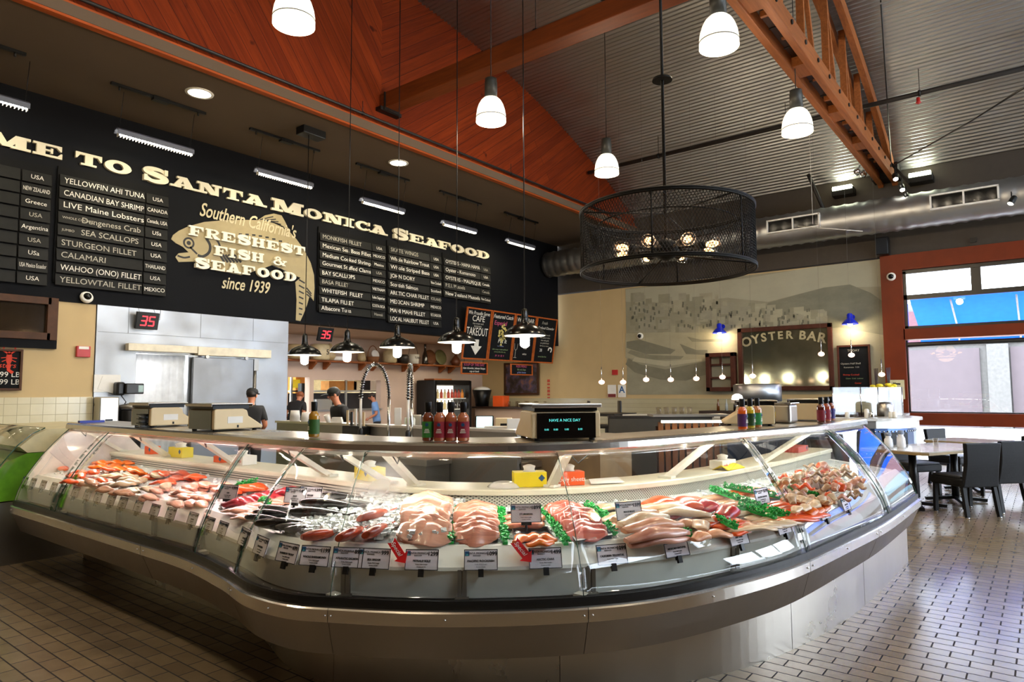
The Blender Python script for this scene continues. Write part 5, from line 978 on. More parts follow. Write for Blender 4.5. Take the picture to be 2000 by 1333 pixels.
# ================================================================ things standing on the case top
def top_at(px, off): u = u_at(px, lambda w: CP(w, 'R', off, 1.246)); return CP(u, 'R', off, 1.2455), u
def front_yaw(u): a = tang(u); n = CP(u, 'B', 0, 0)-CP(u, 'B', 1, 0); return a if V((math.sin(a), -math.cos(a), 0)).dot(n) > 0 else a+math.pi
SCB = MT('scale_beige', 'd9c49a', .45, var=.03); DISP = MT('scale_black_glass', '0a0a0c', .08, coat=1); VFD = emat('lit_teal_digits', (.12, .8, .74), .75); PLAT = steel('platter_steel', 'c6c2bb', .3)
def deli_scale(px, off, label, w=.4, yaw=0, msg=None, h=.15):
    p, u = top_at(px, off); o = thing('deli_scale', label, 'scale', p, front_yaw(u)+yaw, 'deli scales on the case top')
    side = [(-.17, .012), (-.17, h-.01), (-.15, h), (.04, h), (.07, h-.012), (.08, h-.05), (.19, .03), (.19, .012)]
    M = Matrix(((0, 0, 1, -w/2), (1, 0, 0, 0), (0, 1, 0, 0), (0, 0, 0, 1)))
    MB().prism(side, w, M=M).build('body', SCB, o, bevel=.008)
    q = MB().box((0, -.172, h*.5), (w-.06, .008, h*.86)); q.build('customer_display', DISP, o)
    if msg:
        q = MB(); q.text(msg, .021, TR(-.01, -.177, h*.68) @ RX(R(90)), .001)
        for x, t in ((-.11, '0.00'), (-.06, '0.00'), (.0, '0.00'), (.075, '0.00')): q.text(t, .014, TR(x, -.177, h*.37) @ RX(R(90)), .001)
        q.build('display_lettering', VFD, o)
    pl = MB().box((0, -.04, h+.034), (w*1.0, .3, .008)); [pl.box((0, s*.148-.04, h+.026), (w, .006, .02)) for s in (-1, 1)]; pl.build('platter', PLAT, o, bevel=.003)
    MB().box((0, -.04, h+.012), (w*.9, .26, .026)).build('platter_base', DRK if False else BLK, o)
    for x in (-1, 1):
        for y in (-.14, .15): MB().lathe([(.016, 0), (.016, .014)], 10, M=TR(x*(w/2-.04), y, -.001)).build('foot', BLK, o)
    k = MB().box((w*.5+.001, -.02, h*.5), (.003, .11, .045)); k.build('sticker', PAPER, o); q = MB().box((w*.5+.002, .0, .03), (.004, .012, .018)); q.build('lock_plate', BLK, o)
    return o
deli_scale(318, .2, 'beige deli scale at the far left of the case top, behind black tubs', .34)
deli_scale(437, .2, 'beige deli scale second from the left, by the man at the steel door', .36)
deli_scale(1088, .2, 'black faced deli scale reading HAVE A NICE DAY in the centre', .385, 0, 'HAVE A NICE DAY', .155)
s1 = deli_scale(1462, .34, 'beige deli scale with round yellow sticker at the right bottles', .3, .5)
MB().lathe([(.028, 0), (.028, .003)], 20, M=TR(-.1, -.175, .08) @ RX(R(90))).build('round_sticker', MT('yellow_sticker', 'e0c030', .5), s1)
deli_scale(1572, .3, 'beige boxy deli scale with green lettering near the right end', .3, .1)
p, u = top_at(1527, .3); o = thing('steel_bin', 'small blue-grey steel bin between the two right scales', 'bin', p, front_yaw(u)); MB().box((0, 0, .075), (.18, .2, .15)).build('bin_body', SST, o, bevel=.02); MB().box((0, 0, .155), (.2, .22, .014)).build('lid', CHR, o, bevel=.004)
# sauce bottles
def bottle(px, off, label, sauce, lab, lab2=None, h=.205, r=.031):
    p, u = top_at(px, off); o = thing('sauce_bottle', label, 'bottle', p, front_yaw(u), 'sauce bottles on the case top')
    m = MT('sauce_'+sauce, sauce, .15, coat=1, var=.2); MB().lathe([(r*.9, 0), (r, .006), (r, h*.58), (r*.93, h*.64), (r*.6, h*.7), (r*.46, h*.75), (r*.46, h*.9)], 20).build('glass_body', m, o)
    l = MB().lathe([(r+.0012, h*.09), (r+.0012, h*.5)], 20, cap=False).build('label', MT('label_'+lab, lab, .5, var=.05), o)
    MB().lathe([(r*.5, h*.73), (r*.56, h*.75), (r*.6, h*.985), (r*.56, h), (.002, h)], 18).build('cap', BLK, o)
    q = MB().lathe([(.009, 0), (.009, .002)], 14, M=TR(0, -r-.0015, h*.42) @ RX(R(90))); q.build('label_logo', NAVYI, l)
    q = MB()
    for i, (w, z) in enumerate(((.02, .3), (.026, .26), (.03, .22))): q.box((0, -r-.0015, h*z), (w, .001, .004))
    q.build('label_print', MT('print_'+(lab2 or 'e8e0d0'), lab2 or 'e8e0d0', .6), l); return o
bottle(613, .1, 'green labelled sauce bottle alone left of the spring faucet', 'a8781c', '2f5a22')
for px, lb, a, c in ((836, 'green labelled sauce bottle, leftmost of the four by the black scale', '7a3a1a', '2f7a2c'), (859, 'red labelled sauce bottle, second of the four by the black scale', 'b0603c', '8e1f2c'), (881, 'red labelled sauce bottle, third of the four by the black scale', 'b0603c', '8e1f2c'), (905, 'red labelled sauce bottle nearest the black scale', 'c07048', '8a1d30')): bottle(px, .08+.01*(px % 3), lb, a, c)
for px, off, lb, a, c in ((1451, .03, 'purple labelled sauce bottle at the right, front of three', 'e06018', '4a2058'), (1466, .06, 'dark green labelled sauce bottle, middle of the right three', 'c8b020', '24481c'), (1480, .09, 'green labelled sauce bottle, rear of the right three', 'c07840', '2c8a4a'), (1604, .04, 'dark red labelled sauce bottle at the far right end', '5a1c14', '7c1c2c'), (1615, .08, 'red labelled sauce bottle behind the dark red one', 'a04c30', '8c2438'), (1624, .12, 'blue labelled sauce bottle, last at the far right end', '9c5030', '3a3078')): bottle(px, off, lb, a, c)
# stacked tubs at the far left, blue strip
p, u = top_at(288, .06); o = None
for i in range(3):
    o = thing('food_tub', 'clear tub with black lid before the left scale, %s of the stack' % ['bottom', 'middle', 'top'][i], 'tub', p+V((0, 0, .034*i)), front_yaw(u), 'stacked tubs'); MB().lathe([(.05, 0), (.055, .026)], 4, M=RZ(R(45)) @ Matrix.Scale(1.5, 4, (1, 1, 0))).build('tub_body', MT('tub_grey', '8a96a4', .2), o); MB().box((0, 0, .0295), (.12, .12, .007)).build('lid', BLK, o)
p, u = top_at(178, .1); tag(MB().box((0, 0, .01), (.2, .05, .02)).build('label_roll_box', MT('blue_card', '2c3fa0', .5), loc=p), 'small flat blue box on the far left end of the case top', 'box')
# ================================================================ steel cold room, kitchen alcove, service counter
CST = steel('cold_room_steel', '97999b', .46, (2, 2, 2), .1, .16); o = thing('cold_room', 'brushed steel cold room front under the black wall', 'cold room', (0, 11.0, 0)); q = MB()
for x0, x1, z0, z1 in ((3.98, 4.55, 0, 2.84), (5.36, 7.21, 0, 2.84), (4.55, 5.36, 2.13, 2.84)): q.box(((x0+x1)/2, .06, (z0+z1)/2), (x1-x0, .12, z1-z0))
q.box((7.15, 1.5, 1.42), (.12, 2.8, 2.84)); q.build('steel_wall', CST, o); q = MB()
for x in (4.42, 5.55, 6.5): q.box((x, -.001, 2.63), (.006, .004, .4))
q.box((5.6, -.001, 2.43), (3.2, .004, .006)); q.build('panel_seam', MT('seam_grey', '6d6f70', .5), o)
MB().box((5.93, -.07, 1.05), (1.07, .06, 2.1)).build('sliding_door', steel('door_steel', '7d7f82', .5, (2, 2, 2), .1, .16), o, bevel=.008)
for x0, x1, zc_, h in ((4.37, 5.43, 2.215, .11), (5.44, 6.77, 2.2, .14)): MB().box(((x0+x1)/2, -.1, zc_), (x1-x0, .12, h)).build('door_track', CREAM, o, bevel=.006)
q = MB().tube([(6.52, -.05, .3), (6.52, -.05, 2.06)], .03, 8); q.box((6.52, -.06, 2.0), (.09, .08, .2)); q.build('door_post', SSD, o)
for x in (5.6, 6.3): MB().lathe([(.03, 0), (.03, .03)], 12, M=TR(x, -.13, 2.11) @ RX(R(90))).build('roller', SSD, o)
CURT = MT('strip_curtain_vinyl', 'eceef0', .25, emit=None); q = MB(); rw = []
for i in range(25): x = 4.56+i*.0325; rw.append((x, .05+.02*math.sin(i*2.2)))
q.grid([[(x, y, z) for x, y in rw] for z in (0.02, 1.0, 1.9, 2.12)]); c = q.build('strip_curtain', CURT, o, solid=.004)
cm, cnt, cb = CURT, CURT.node_tree, CURT.node_tree.nodes['Principled BSDF']; cb.inputs['Transmission Weight'].default_value = .55; cb.inputs['Roughness'].default_value = .5
add_light('cold_room_light', 'POINT', (5.0, 12.0, 1.9), 120, (.95, .97, 1), .2); struct(MB().box((5.5, 13.95, 1.4), (3.2, .1, 2.9)).box((3.9, 12.5, 1.4), (.1, 2.9, 2.9)).box((5.5, 12.65, 2.95), (3.4, 2.7, .1)).build('wall_cold_room', WHT))
tag(MB().box((0, 0, 0), (.36, .01, .26)).box((.03, -.008, -.02), (.26, .008, .2), RY(.3)).build('notice_sheets', PAPER, loc=(4.15, 10.985, 1.66)), 'pale notice sheets taped to the steel wall at its left end', 'paper')
o = thing('clock_terminal', 'black terminal on a bracket on the steel wall left of the curtain', 'terminal', (4.4, 10.86, 1.58)); MB().box((.05, -.06, 0), (.26, .1, .16)).build('case', BLK, o, bevel=.015); MB().box((.13, -.112, .0), (.07, .004, .1)).build('screen', MT('green_lcd', '5f7a62', .2), o); MB().box((-.12, .03, 0), (.12, .16, .2)).build('mount', BLK, o, bevel=.03); MB().tube([(-.1, 0, -.1), (-.02, .02, -.2), (-.1, .03, -.32)], .008, 6).build('cable', BLK, o)
o = thing('towel_dispenser', 'tall steel towel dispenser on the steel wall at its left end', 'dispenser', (4.1, 10.85, 1.2)); MB().box((0, 0, .05), (.27, .22, .42)).build('housing', SST, o, bevel=.02); MB().box((0, -.112, -.09), (.1, .004, .05)).build('slot', BLK, o); MB().box((0, .1, -.6), (.2, .08, .9)).build('base', SSD, o)
o = thing('black_bin', 'tall black bin beside the towel dispenser', 'bin', (4.42, 10.8, 0)); MB().lathe([(.13, 0), (.16, 1.25), (.15, 1.27), (.01, 1.27)], 20).build('bin_body', BLK, o); MB().lathe([(.17, 1.28), (.17, 1.33), (.05, 1.36), (.01, 1.36)], 20).build('lid', SSD, o)
# wooden shelf with crocks on the kitchen wall
SH = woodm('shelf_wood', '9c5a2e', (.6, 6, 6)); o = thing('display_shelf', 'long wooden shelf on brackets over the kitchen openings', 'shelf', (0, 13.86, 2.3)); xa, xb = 8.9, 15.2
sl = (2.2-2.32)/(xb-xa); zsh = lambda x: 2.27
MB().box(((xa+xb)/2, -.02, -.02), (xb-xa, .3, .045)).build('plank', SH, o, bevel=.004)
for x in (9.75, 10.15, 11.25, 11.65, 12.75, 13.15, 14.2, 14.6): MB().prism([(0, 0), (.26, 0), (.26, -.04), (.06, -.18), (0, -.18)], .05, M=TR(x, .12, -.04) @ Matrix(((0, 0, 1, 0), (-1, 0, 0, 0), (0, 1, 0, 0), (0, 0, 0, 1)))).build('bracket', SH, o)
def crock(px, prof, mat, label, cat='jar', extra=None, name='crock'):
    x = P(px, 700, Y=13.84).x; o = thing(name, label, cat, (x, 13.755, 2.303)); MB().lathe(prof, 20).build('body', mat, o)
    if extra: extra(o)
    return o
TANC, CRMC = MT('tan_stoneware', 'b09a70', .4), MT('cream_stoneware', 'cdbd94', .4)
crock(573, [(.2, 0), (.23, .05), (.23, .3), (.2, .34), (.01, .34)], TANC, 'broad tan crock at the left end of the wooden shelf')
crock(621, [(.2, 0), (.23, .04), (.23, .34), (.2, .38), (.01, .38)], CRMC, 'cream crock with black stamp behind the leftmost pendant', extra=lambda o: MB().text('5', .18, TR(.05, -.235, .18) @ RX(R(90)), .004).build('stamp', INK, o))
crock(640, [(.09, 0), (.15, .1), (.1, .25), (.05, .4), (.01, .42)], TANC, 'tan bag-shaped jug right of the stamped crock', 'jug', name='jug')
crock(656, [(.16, 0), (.2, .03), (.18, .1), (.01, .1)], PAPER, 'low white dish on the wooden shelf by the second pendant', 'dish', name='dish')
crock(702, [(.08, 0), (.12, .06), (.1, .2), (.05, .26), (.01, .27)], TANC, 'small brown jar left of the basket', name='jar')
def bask(o):
    MB().tube([(.17*math.cos(a), 0, .13+.3*math.sin(a)) for a in [i*math.pi/14 for i in range(15)]], .012, 6).build('handle', MT('wicker', '8a5a34', .7, bm=.4, ns=40), o); MB().lathe([(.13, 0), (.11, .012), (.002, .012)], 20, M=TR(0, -.1, .2) @ RX(R(75))).build('plate', PAPER, o)
crock(724, [(.14, 0), (.18, .14), (.17, .14), (.01, .05)], MT('wicker', '8a5a34', .7), 'round wicker basket with tall handle and white plate', 'basket', bask, 'basket')
crock(757, [(.16, 0), (.19, .04), (.19, .27), (.12, .33), (.1, .37), (.01, .4)], CRMC, 'cream lidded crock right of the basket')
crock(783, [(.14, 0), (.16, .2), (.12, .24), (.01, .24)], MT('dark_crock', '2c2620', .4), 'dark crock mostly behind the middle pendant')
crock(803, [(.15, 0), (.17, .26), (.16, .26), (.01, .02)], WHT, 'white enamel bucket with wire handle and black letters', 'bucket', lambda o: (MB().tube([(.17*math.cos(a), 0, .25+.26*math.sin(a)) for a in [i*math.pi/12 for i in range(13)]], .006, 5).build('wire_handle', BLK, o), MB().text('TUNA', .08, TR(0, -.18, .16) @ RX(R(90)), .003).build('stamp', INK, o)), 'bucket')
crock(826, [(.09, 0), (.09, .05), (.07, .25), (.03, .38), (.03, .55), (.035, .57), (.01, .57)], MT('dark_bottle_glass', '1c140e', .15, coat=1), 'tall dark bottle on the wooden shelf left of a round board', 'bottle', name='bottle')
def plate(px, r, m, label): x = P(px, 705, Y=13.84).x; tag(MB().lathe([(r*.5, .0), (r, .015), (r*.98, .03), (r*.5, .018), (.004, .018)], 26, M=RX(R(78))).build('round_plate', m, loc=(x, 13.9, 2.303+r)), label, 'plate')
plate(843, .22, MT('brown_board', '7a4c2c', .6), 'round brown board leaning on the wooden shelf'); plate(863, .23, MT('green_plate', '77764e', .5), 'round greenish plate leaning on the shelf next to the board')
crock(886, [(.1, 0), (.16, .1), (.1, .22), (.035, .3), (.04, .4), (.01, .4)], MT('brown_vase', '6e3c22', .4), 'squat brown vase at the right end of the wooden shelf', 'vase', name='vase')
# inside the kitchen beyond the openings
def kbox(name, label, cat, px, py, Y, w, d, h, m, zb=None): p = P(px, py, Y=Y); return tag(MB().box((0, 0, h/2), (w, d, h)).build(name, m, loc=(p.x, Y, p.z if zb is None else zb), bevel=.006), label, cat)
o = thing('kitchen_rack', 'steel rack with shelf seen through the kitchen opening', 'rack', (11.4, 14.75, 0)); 
for z in (1.02, 1.55, 2.0): MB().box((0, 0, z), (3.6, .5, .04)).build('rack_shelf', SST, o)
for x in (-1.75, -.1, 1.75): MB().box((x, -.2, 1.0), (.05, .05, 2.0)).build('rack_post', SST, o)
MB().box((.1, .3, 1.2), (3.5, .05, .6)).build('dark_backing', MT('dark_backing', '241e1a', .6), o)
kbox('cardboard_box', 'open cardboard box on the kitchen rack', 'box', 662, 765, 14.75, .9, .35, .24, MT('cardboard', 'b57a34', .7), 1.575); kbox('storage_bin', 'tall cream bin on the kitchen rack', 'bin', 690, 760, 14.75, .25, .35, .38, MT('cream_bin', 'd9cba2', .5), 1.575)
for i, px in enumerate((722, 731)): kbox('paper_roll', 'white canister on the kitchen rack, %s one' % ('left', 'right')[i], 'canister', px, 760, 14.7, .17, .2, .26, PAPER, 1.575)
for i, px in enumerate((704, 712)): kbox('dark_folder', 'dark upright container on the kitchen rack, %s one' % ('left', 'right')[i], 'container', px, 760, 14.7, .16, .3, .36, BLK, 1.575)
kbox('microwave', 'small steel microwave in the kitchen opening', 'microwave', 625, 787, 14.7, .5, .35, .3, SST, 1.045); kbox('wooden_cabinet', 'orange wooden cabinet with yellow note beyond the kitchen doorway', 'cabinet', 584, 758, 15.6, .45, .35, 2.3, MT('honey_wood', 'c8822c', .5), 0)
tag(MB().box((0, 0, 0), (.25, .01, .22)).build('yellow_note', YEL, loc=P(578, 750, Y=15.4)), 'yellow note on the orange cabinet', 'note'); kbox('black_bag', 'black bag hanging by the kitchen doorway', 'bag', 595, 785, 14.3, .3, .15, .45, BLK)
add_light('kitchen_light', 'AREA', (10.6, 15.9, 2.85), 60, (1, .9, .66), 2.5, size_y=1, target=(10.6, 15.9, 0)); add_light('alcove_light', 'AREA', (9.3, 12.2, 2.85), 42, (1, .88, .8), 2.5, size_y=1, target=(9.3, 12.2, 0)); add_light('alcove_light', 'AREA', (13.4, 12.2, 2.85), 42, (1, .88, .66), 2.5, size_y=1, target=(13.4, 12.2, 0))
# black open fridge with lit shelves
o = thing('open_fridge', 'black open front fridge with brightly lit shelves of drinks', 'fridge', (14.02, 13.2, 0)); q = MB()
q.box((-.72, .35, .92), (.1, .7, 1.84)); q.box((.72, .35, .92), (.1, .7, 1.84)); q.box((0, .35, 1.78), (1.44, .7, .14)); q.box((0, .35, .35), (1.44, .7, .7)); q.box((0, .68, 1.1), (1.44, .04, 1.5)); q.build('cabinet', BLK, o, bevel=.01)
MB().box((0, .65, 1.2), (1.34, .01, 1.0)).build('glow_back', emat('fridge_back_glow', (1, .94, .8), 1.6), o)  # back panel glows by itself, imitating the light inside the fridge
for z in (.72, 1.02, 1.33): MB().box((0, .38, z), (1.34, .5, .025)).build('fridge_shelf', WHT, o)
rnd = random.Random(5)
for r_, z in enumerate((1.035, 1.345)):
    for i in range(9):
        x = -.58+i*.145; m = [MT('drink_orange', 'e08a2c', .3), MT('drink_cream', 'ead9a0', .3), MT('drink_red', 'b8442c', .3), MT('drink_dark', '2c2420', .2, coat=1)][rnd.randrange(3) if r_ else 3 if i > 3 else 1]
        tag(MB().lathe([(.04, 0), (.045, .01), (.045, .14), (.02, .19), (.02, .25), (.002, .25)], 10).build('drink_bottle', m, loc=(14.02+x, 13.4, z)), 'drink bottle on the %s lit fridge shelf, %s from the left' % (('lower', 'upper')[r_], ORD[i]), 'bottle', 'drinks in the open fridge')
tag(MB().box((0, 0, .02), (.7, .4, .04)).build('wood_tray', SH, loc=(13.7, 13.5, 1.85)), 'orange wooden tray on top of the black fridge', 'tray')
# corner counter on the right wall with bowl, orange box and glasses
o = thing('corner_counter', 'narrow counter along the far corner wall', 'counter', (15.75, 12.4, 0)); MB().box((0, 0, 1.05), (.8, 2.6, .05)).build('worktop', DRK, o); MB().box((.05, 0, .51), (.7, 2.5, 1.02)).build('base', PINKB, o)
p = V((15.6, 13.5, 1.076)); o = thing('filter_bowl', 'black bowl of white coffee filters in the far corner', 'bowl', p); MB().lathe([(.2, 0), (.22, .2), (.3, .5), (.29, .5), (.02, .1)], 20).build('bowl', BLK, o); MB().ball((0, 0, .5), (.26, .26, .1), 14).build('filters', PAPER, o)
tag(MB().box((0, 0, .16), (.3, .4, .32)).build('orange_box', ORC, loc=(15.6, 12.75, 1.076), bevel=.01), 'square orange box on the far corner counter', 'box')
gg = glassmat('tumbler_glass', (.9, .88, .84))
for i in range(8): tag(MB().lathe([(.035, 0), (.045, .16), (.042, .16), (.032, .01)], 12).build('drinking_glass', gg, loc=(15.55+(i % 2)*.15, 12.4-i*.17, 1.076)), 'drinking glass on the far corner counter, %s from the orange box' % ORD[i], 'glass', 'glasses on the far corner counter')
o = thing('picture', 'dark framed night street picture behind the small chalkboard', 'picture', M=OYST(12.41, 1.91, 16.17)); q = MB()
for s in (-1, 1): q.box((s*.63, 0, .02), (.06, .98, .04)); q.box((0, s*.46, .02), (1.3, .06, .04))
q.build('frame', DWD, o); pm, pnt, pb = nmat('dark_painting'); nn = noise(pnt, tco(pnt), 4, 5); lk(pnt, ramp(pnt, nn.outputs[0], [(.3, H('14110f')), (.45, H('3a2a22')), (.55, H('4a4058')), (.7, H('8a5a3a'))]), pb.inputs['Base Color']); MB().box((0, 0, .01), (1.22, .9, .01)).build('painted_panel', pm, o)
q = MB(); [q.box((0, .28-i*.1, 0), (.09, .05 if i % 3 else .08, .004)) for i in range(7)]; tag(q.build('red_gauge_sign', MT('red_print', 'b8442c', .6), M=OYST(11.42, 1.55, 16.18)), 'narrow red vertical sign right of the dark picture', 'sign')
# steel service counter (runs away from the viewer behind the case)
o = thing('service_counter', 'long steel service counter with splash panel behind the case', 'counter', (4.25, 4.9, 0))
MB().box((-.05, 0, .6), (.05, 3.3, 1.2)).build('splash_panel', SSD, o); MB().box((.25, 0, .92), (.6, 3.3, .05)).build('worktop', SST, o); MB().box((.25, 0, .45), (.56, 3.2, .88)).build('cabinet', SSD, o); MB().box((-.02, 0, 1.195), (.16, 3.3, .02)).build('splash_ledge', SST, o); MB().box((-.22, -.35, .93), (.3, 1.2, .05)).build('sink_shelf', SST, o); MB().box((-.22, -.35, .45), (.28, 1.16, .92)).build('sink_cabinet', SSD, o)
def onled(px, X=4.2): p = P(px, 827, X=X); return V((4.23, p.y, 1.206))
SPR = steel('spring_chrome', 'c9c9c2', .2)
def spring_faucet(p, label, right, wid, hgt):
    o = thing('spring_faucet', label, 'faucet', p); r_ = V(right).normalized(); q = MB()
    q.tube([(0, 0, 0), (0, 0, hgt*.62)], .014, 10); q.lathe([(.035, 0), (.035, .03), (.02, .05)], 14); q.build('riser', SPR, o)
    arcp = [V((0, 0, hgt*.62))+(-r_*wid*(1-math.cos(a))/2+V((0, 0, hgt*.38*math.sin(a)))) for a in [i*math.pi/24 for i in range(25)]]; MB().tube(arcp, .009, 8).build('hose', BLK, o)
    q = MB(); n = 240; sp = []
    for i in range(n+1):
        t = i/n*24; k = min(23, int(t)); f = t-k; c = arcp[k]*(1-f)+arcp[k+1]*f; d = (arcp[k+1]-arcp[k]).normalized(); e = d.cross(V((r_.y, -r_.x, 0))).normalized(); g = d.cross(e); a = i*2*math.pi/6; sp.append(c+e*.018*math.cos(a)+g*.018*math.sin(a))
    q.tube(sp, .003, 4); q.build('spring', SPR, o)
    e = arcp[-1]; MB().tube([e, e-V((0, 0, hgt*.34))], .011, 10).build('spray_pipe', WHT, o); MB().lathe([(.016, 0), (.022, .02), (.022, .12), (.012, .14)], 12, M=TR(*(e-V((0, 0, hgt*.5))))).build('spray_head', BLK, o)
    MB().tube([(0, 0, .1), r_*-.06+V((0, 0, .14)), r_*-.2+V((0, 0, .17)), r_*-.26+V((0, 0, .12))], .009, 8).build('pot_spout', MT('brass', 'c0a050', .25, .9), o); q = MB().tube([r_*-.05+V((0, 0, .06)), r_*.05+V((0, 0, .06))], .012, 8); q.build('handles', SPR, o); return o
spring_faucet(V((4.03, 4.58, .955)), 'tall spring hose faucet arching left of the middle pendant', (RT.x, RT.y, 0), .25, .8)
spring_faucet(V((4.06, 4.32, .955)), 'second spring hose faucet seen edge-on beside the first', (FW.x, FW.y, 0), .2, .78)
o = thing('knife_rack', 'black knife and tool rack on the steel splash panel', 'rack', (4.12, 5.15, .98)); MB().box((0, 0, .1), (.09, .3, .22)).build('holder', BLK, o, bevel=.01)
for i in range(5): MB().box((0, -.12+i*.06, .27), (.012, .025, .14+.03*(i % 3))).build('tool_handle', [SCB, SSD, WHT, BLK, SCB][i], o)
for i, px in enumerate((571, 593)):
    p = onled(px); o = thing('cup_stack', 'white cup stack on the steel counter, %s one' % ('taller left', 'shorter right')[i], 'cups', p, group='white cup stacks'); 
    for k in range(3-i): MB().lathe([(.055, 0), (.045, .075), (.043, .075), (.05, .0)], 16, M=TR(0, 0, k*.018)).build('cup', PAPER, o)
p = onled(655); o = thing('tape_dispenser', 'small white handled dispenser on the steel counter', 'dispenser', p); q = MB().prism([(-.06, 0), (.06, 0), (.045, .055), (-.045, .055)], .04, M=RZ(R(-60)) @ RX(R(90))); q.build('body', WHT, o); MB().box((0, 0, .03), (.05, .05, .02)).build('slot', BLK, o)
p = onled(637); tag(MB().lathe([(.02, 0), (.03, .08), (.028, .08), (.018, .01)], 12, M=RY(-.35)).build('plastic_cup', PAPER, loc=p), 'tilted white scoop on the steel counter before the man in the cap', 'scoop')
# till counter right of the faucets
o = thing('till_counter', 'tan fronted till counter behind the sauce bottles', 'counter', (4.75, 3.95, 0)); MB().box((0, 0, .56), (.5, 2.5, 1.12)).build('front', MT('tan_laminate', '9a7c54', .4), o); MB().box((0, 0, 1.135), (.6, 2.6, .03)).build('worktop', SST, o)
def ontill(px, X=4.65): return V((X, P(px, 800, X=X).y, 1.151))
CY = math.atan2(-RT.y, -RT.x)+math.pi
def tob(name, px, label, cat, w, d, h, m, tilt=0, X=4.65, extra=None):
    o = thing(name, label, cat, ontill(px, X), CY); MB().box((0, 0, h/2), (w, d, h), RX(tilt)).build('case', m, o, bevel=.006)
    if extra: extra(o)
    return o
tob('touch_till', 946, 'touch screen till with glowing blue-white display', 'till', .17, .04, .14, BLK, R(-18), 4.65, lambda o: (MB().box((0, -.022, .075), (.145, .004, .11), RX(R(-18))).build('screen', emat('lit_till_screen', (.62, .85, .9), 1.0), o), MB().box((0, .06, .03), (.1, .1, .06)).build('stand', SCB, o)))
tob('receipt_printer', 984, 'beige receipt printer right of the till', 'printer', .15, .16, .12, SCB, 0, 4.7, lambda o: MB().box((0, -.082, .06), (.06, .004, .03)).build('slot', BLK, o))
tob('paper_tray', 1006, 'white paper sheet holder behind the black scale', 'paper', .14, .02, .13, PAPER, R(-15), 4.5)
tob('carton', 980, 'long white and red carton before the till', 'box', .3, .08, .06, TISS, 0, 4.5, lambda o: (MB().box((.12, -.001, .03), (.07, .084, .062)).build('red_end', RED, o), MB().text('OPEN HERE', .03, TR(-.04, -.042, .03) @ RX(R(90)), .001).build('lettering', MT('carton_red_ink', 'c8402c', .5), o)))
tob('credit_terminal', 800, 'pale green fronted card terminal right of the second faucet', 'terminal', .1, .08, .1, MT('pale_plastic', 'cfd2c4', .5), R(-15), 4.65, lambda o: MB().box((.0, -.045, .06), (.06, .004, .05), RX(R(-15))).build('screen', MT('pale_green_screen', 'a8bc80', .3), o))
tob('white_panel', 777, 'white board standing behind the second spring faucet', 'board', .07, .02, .2, PAPER, 0, 4.6)
tob('napkin_pile', 925, 'loose white papers left of the white and red carton', 'paper', .18, .14, .03, PAPER, .06, 4.5); tob('steel_canister', 815, 'small steel canister left of the black fridge', 'canister', .08, .08, .12, SST, 0, 4.9)
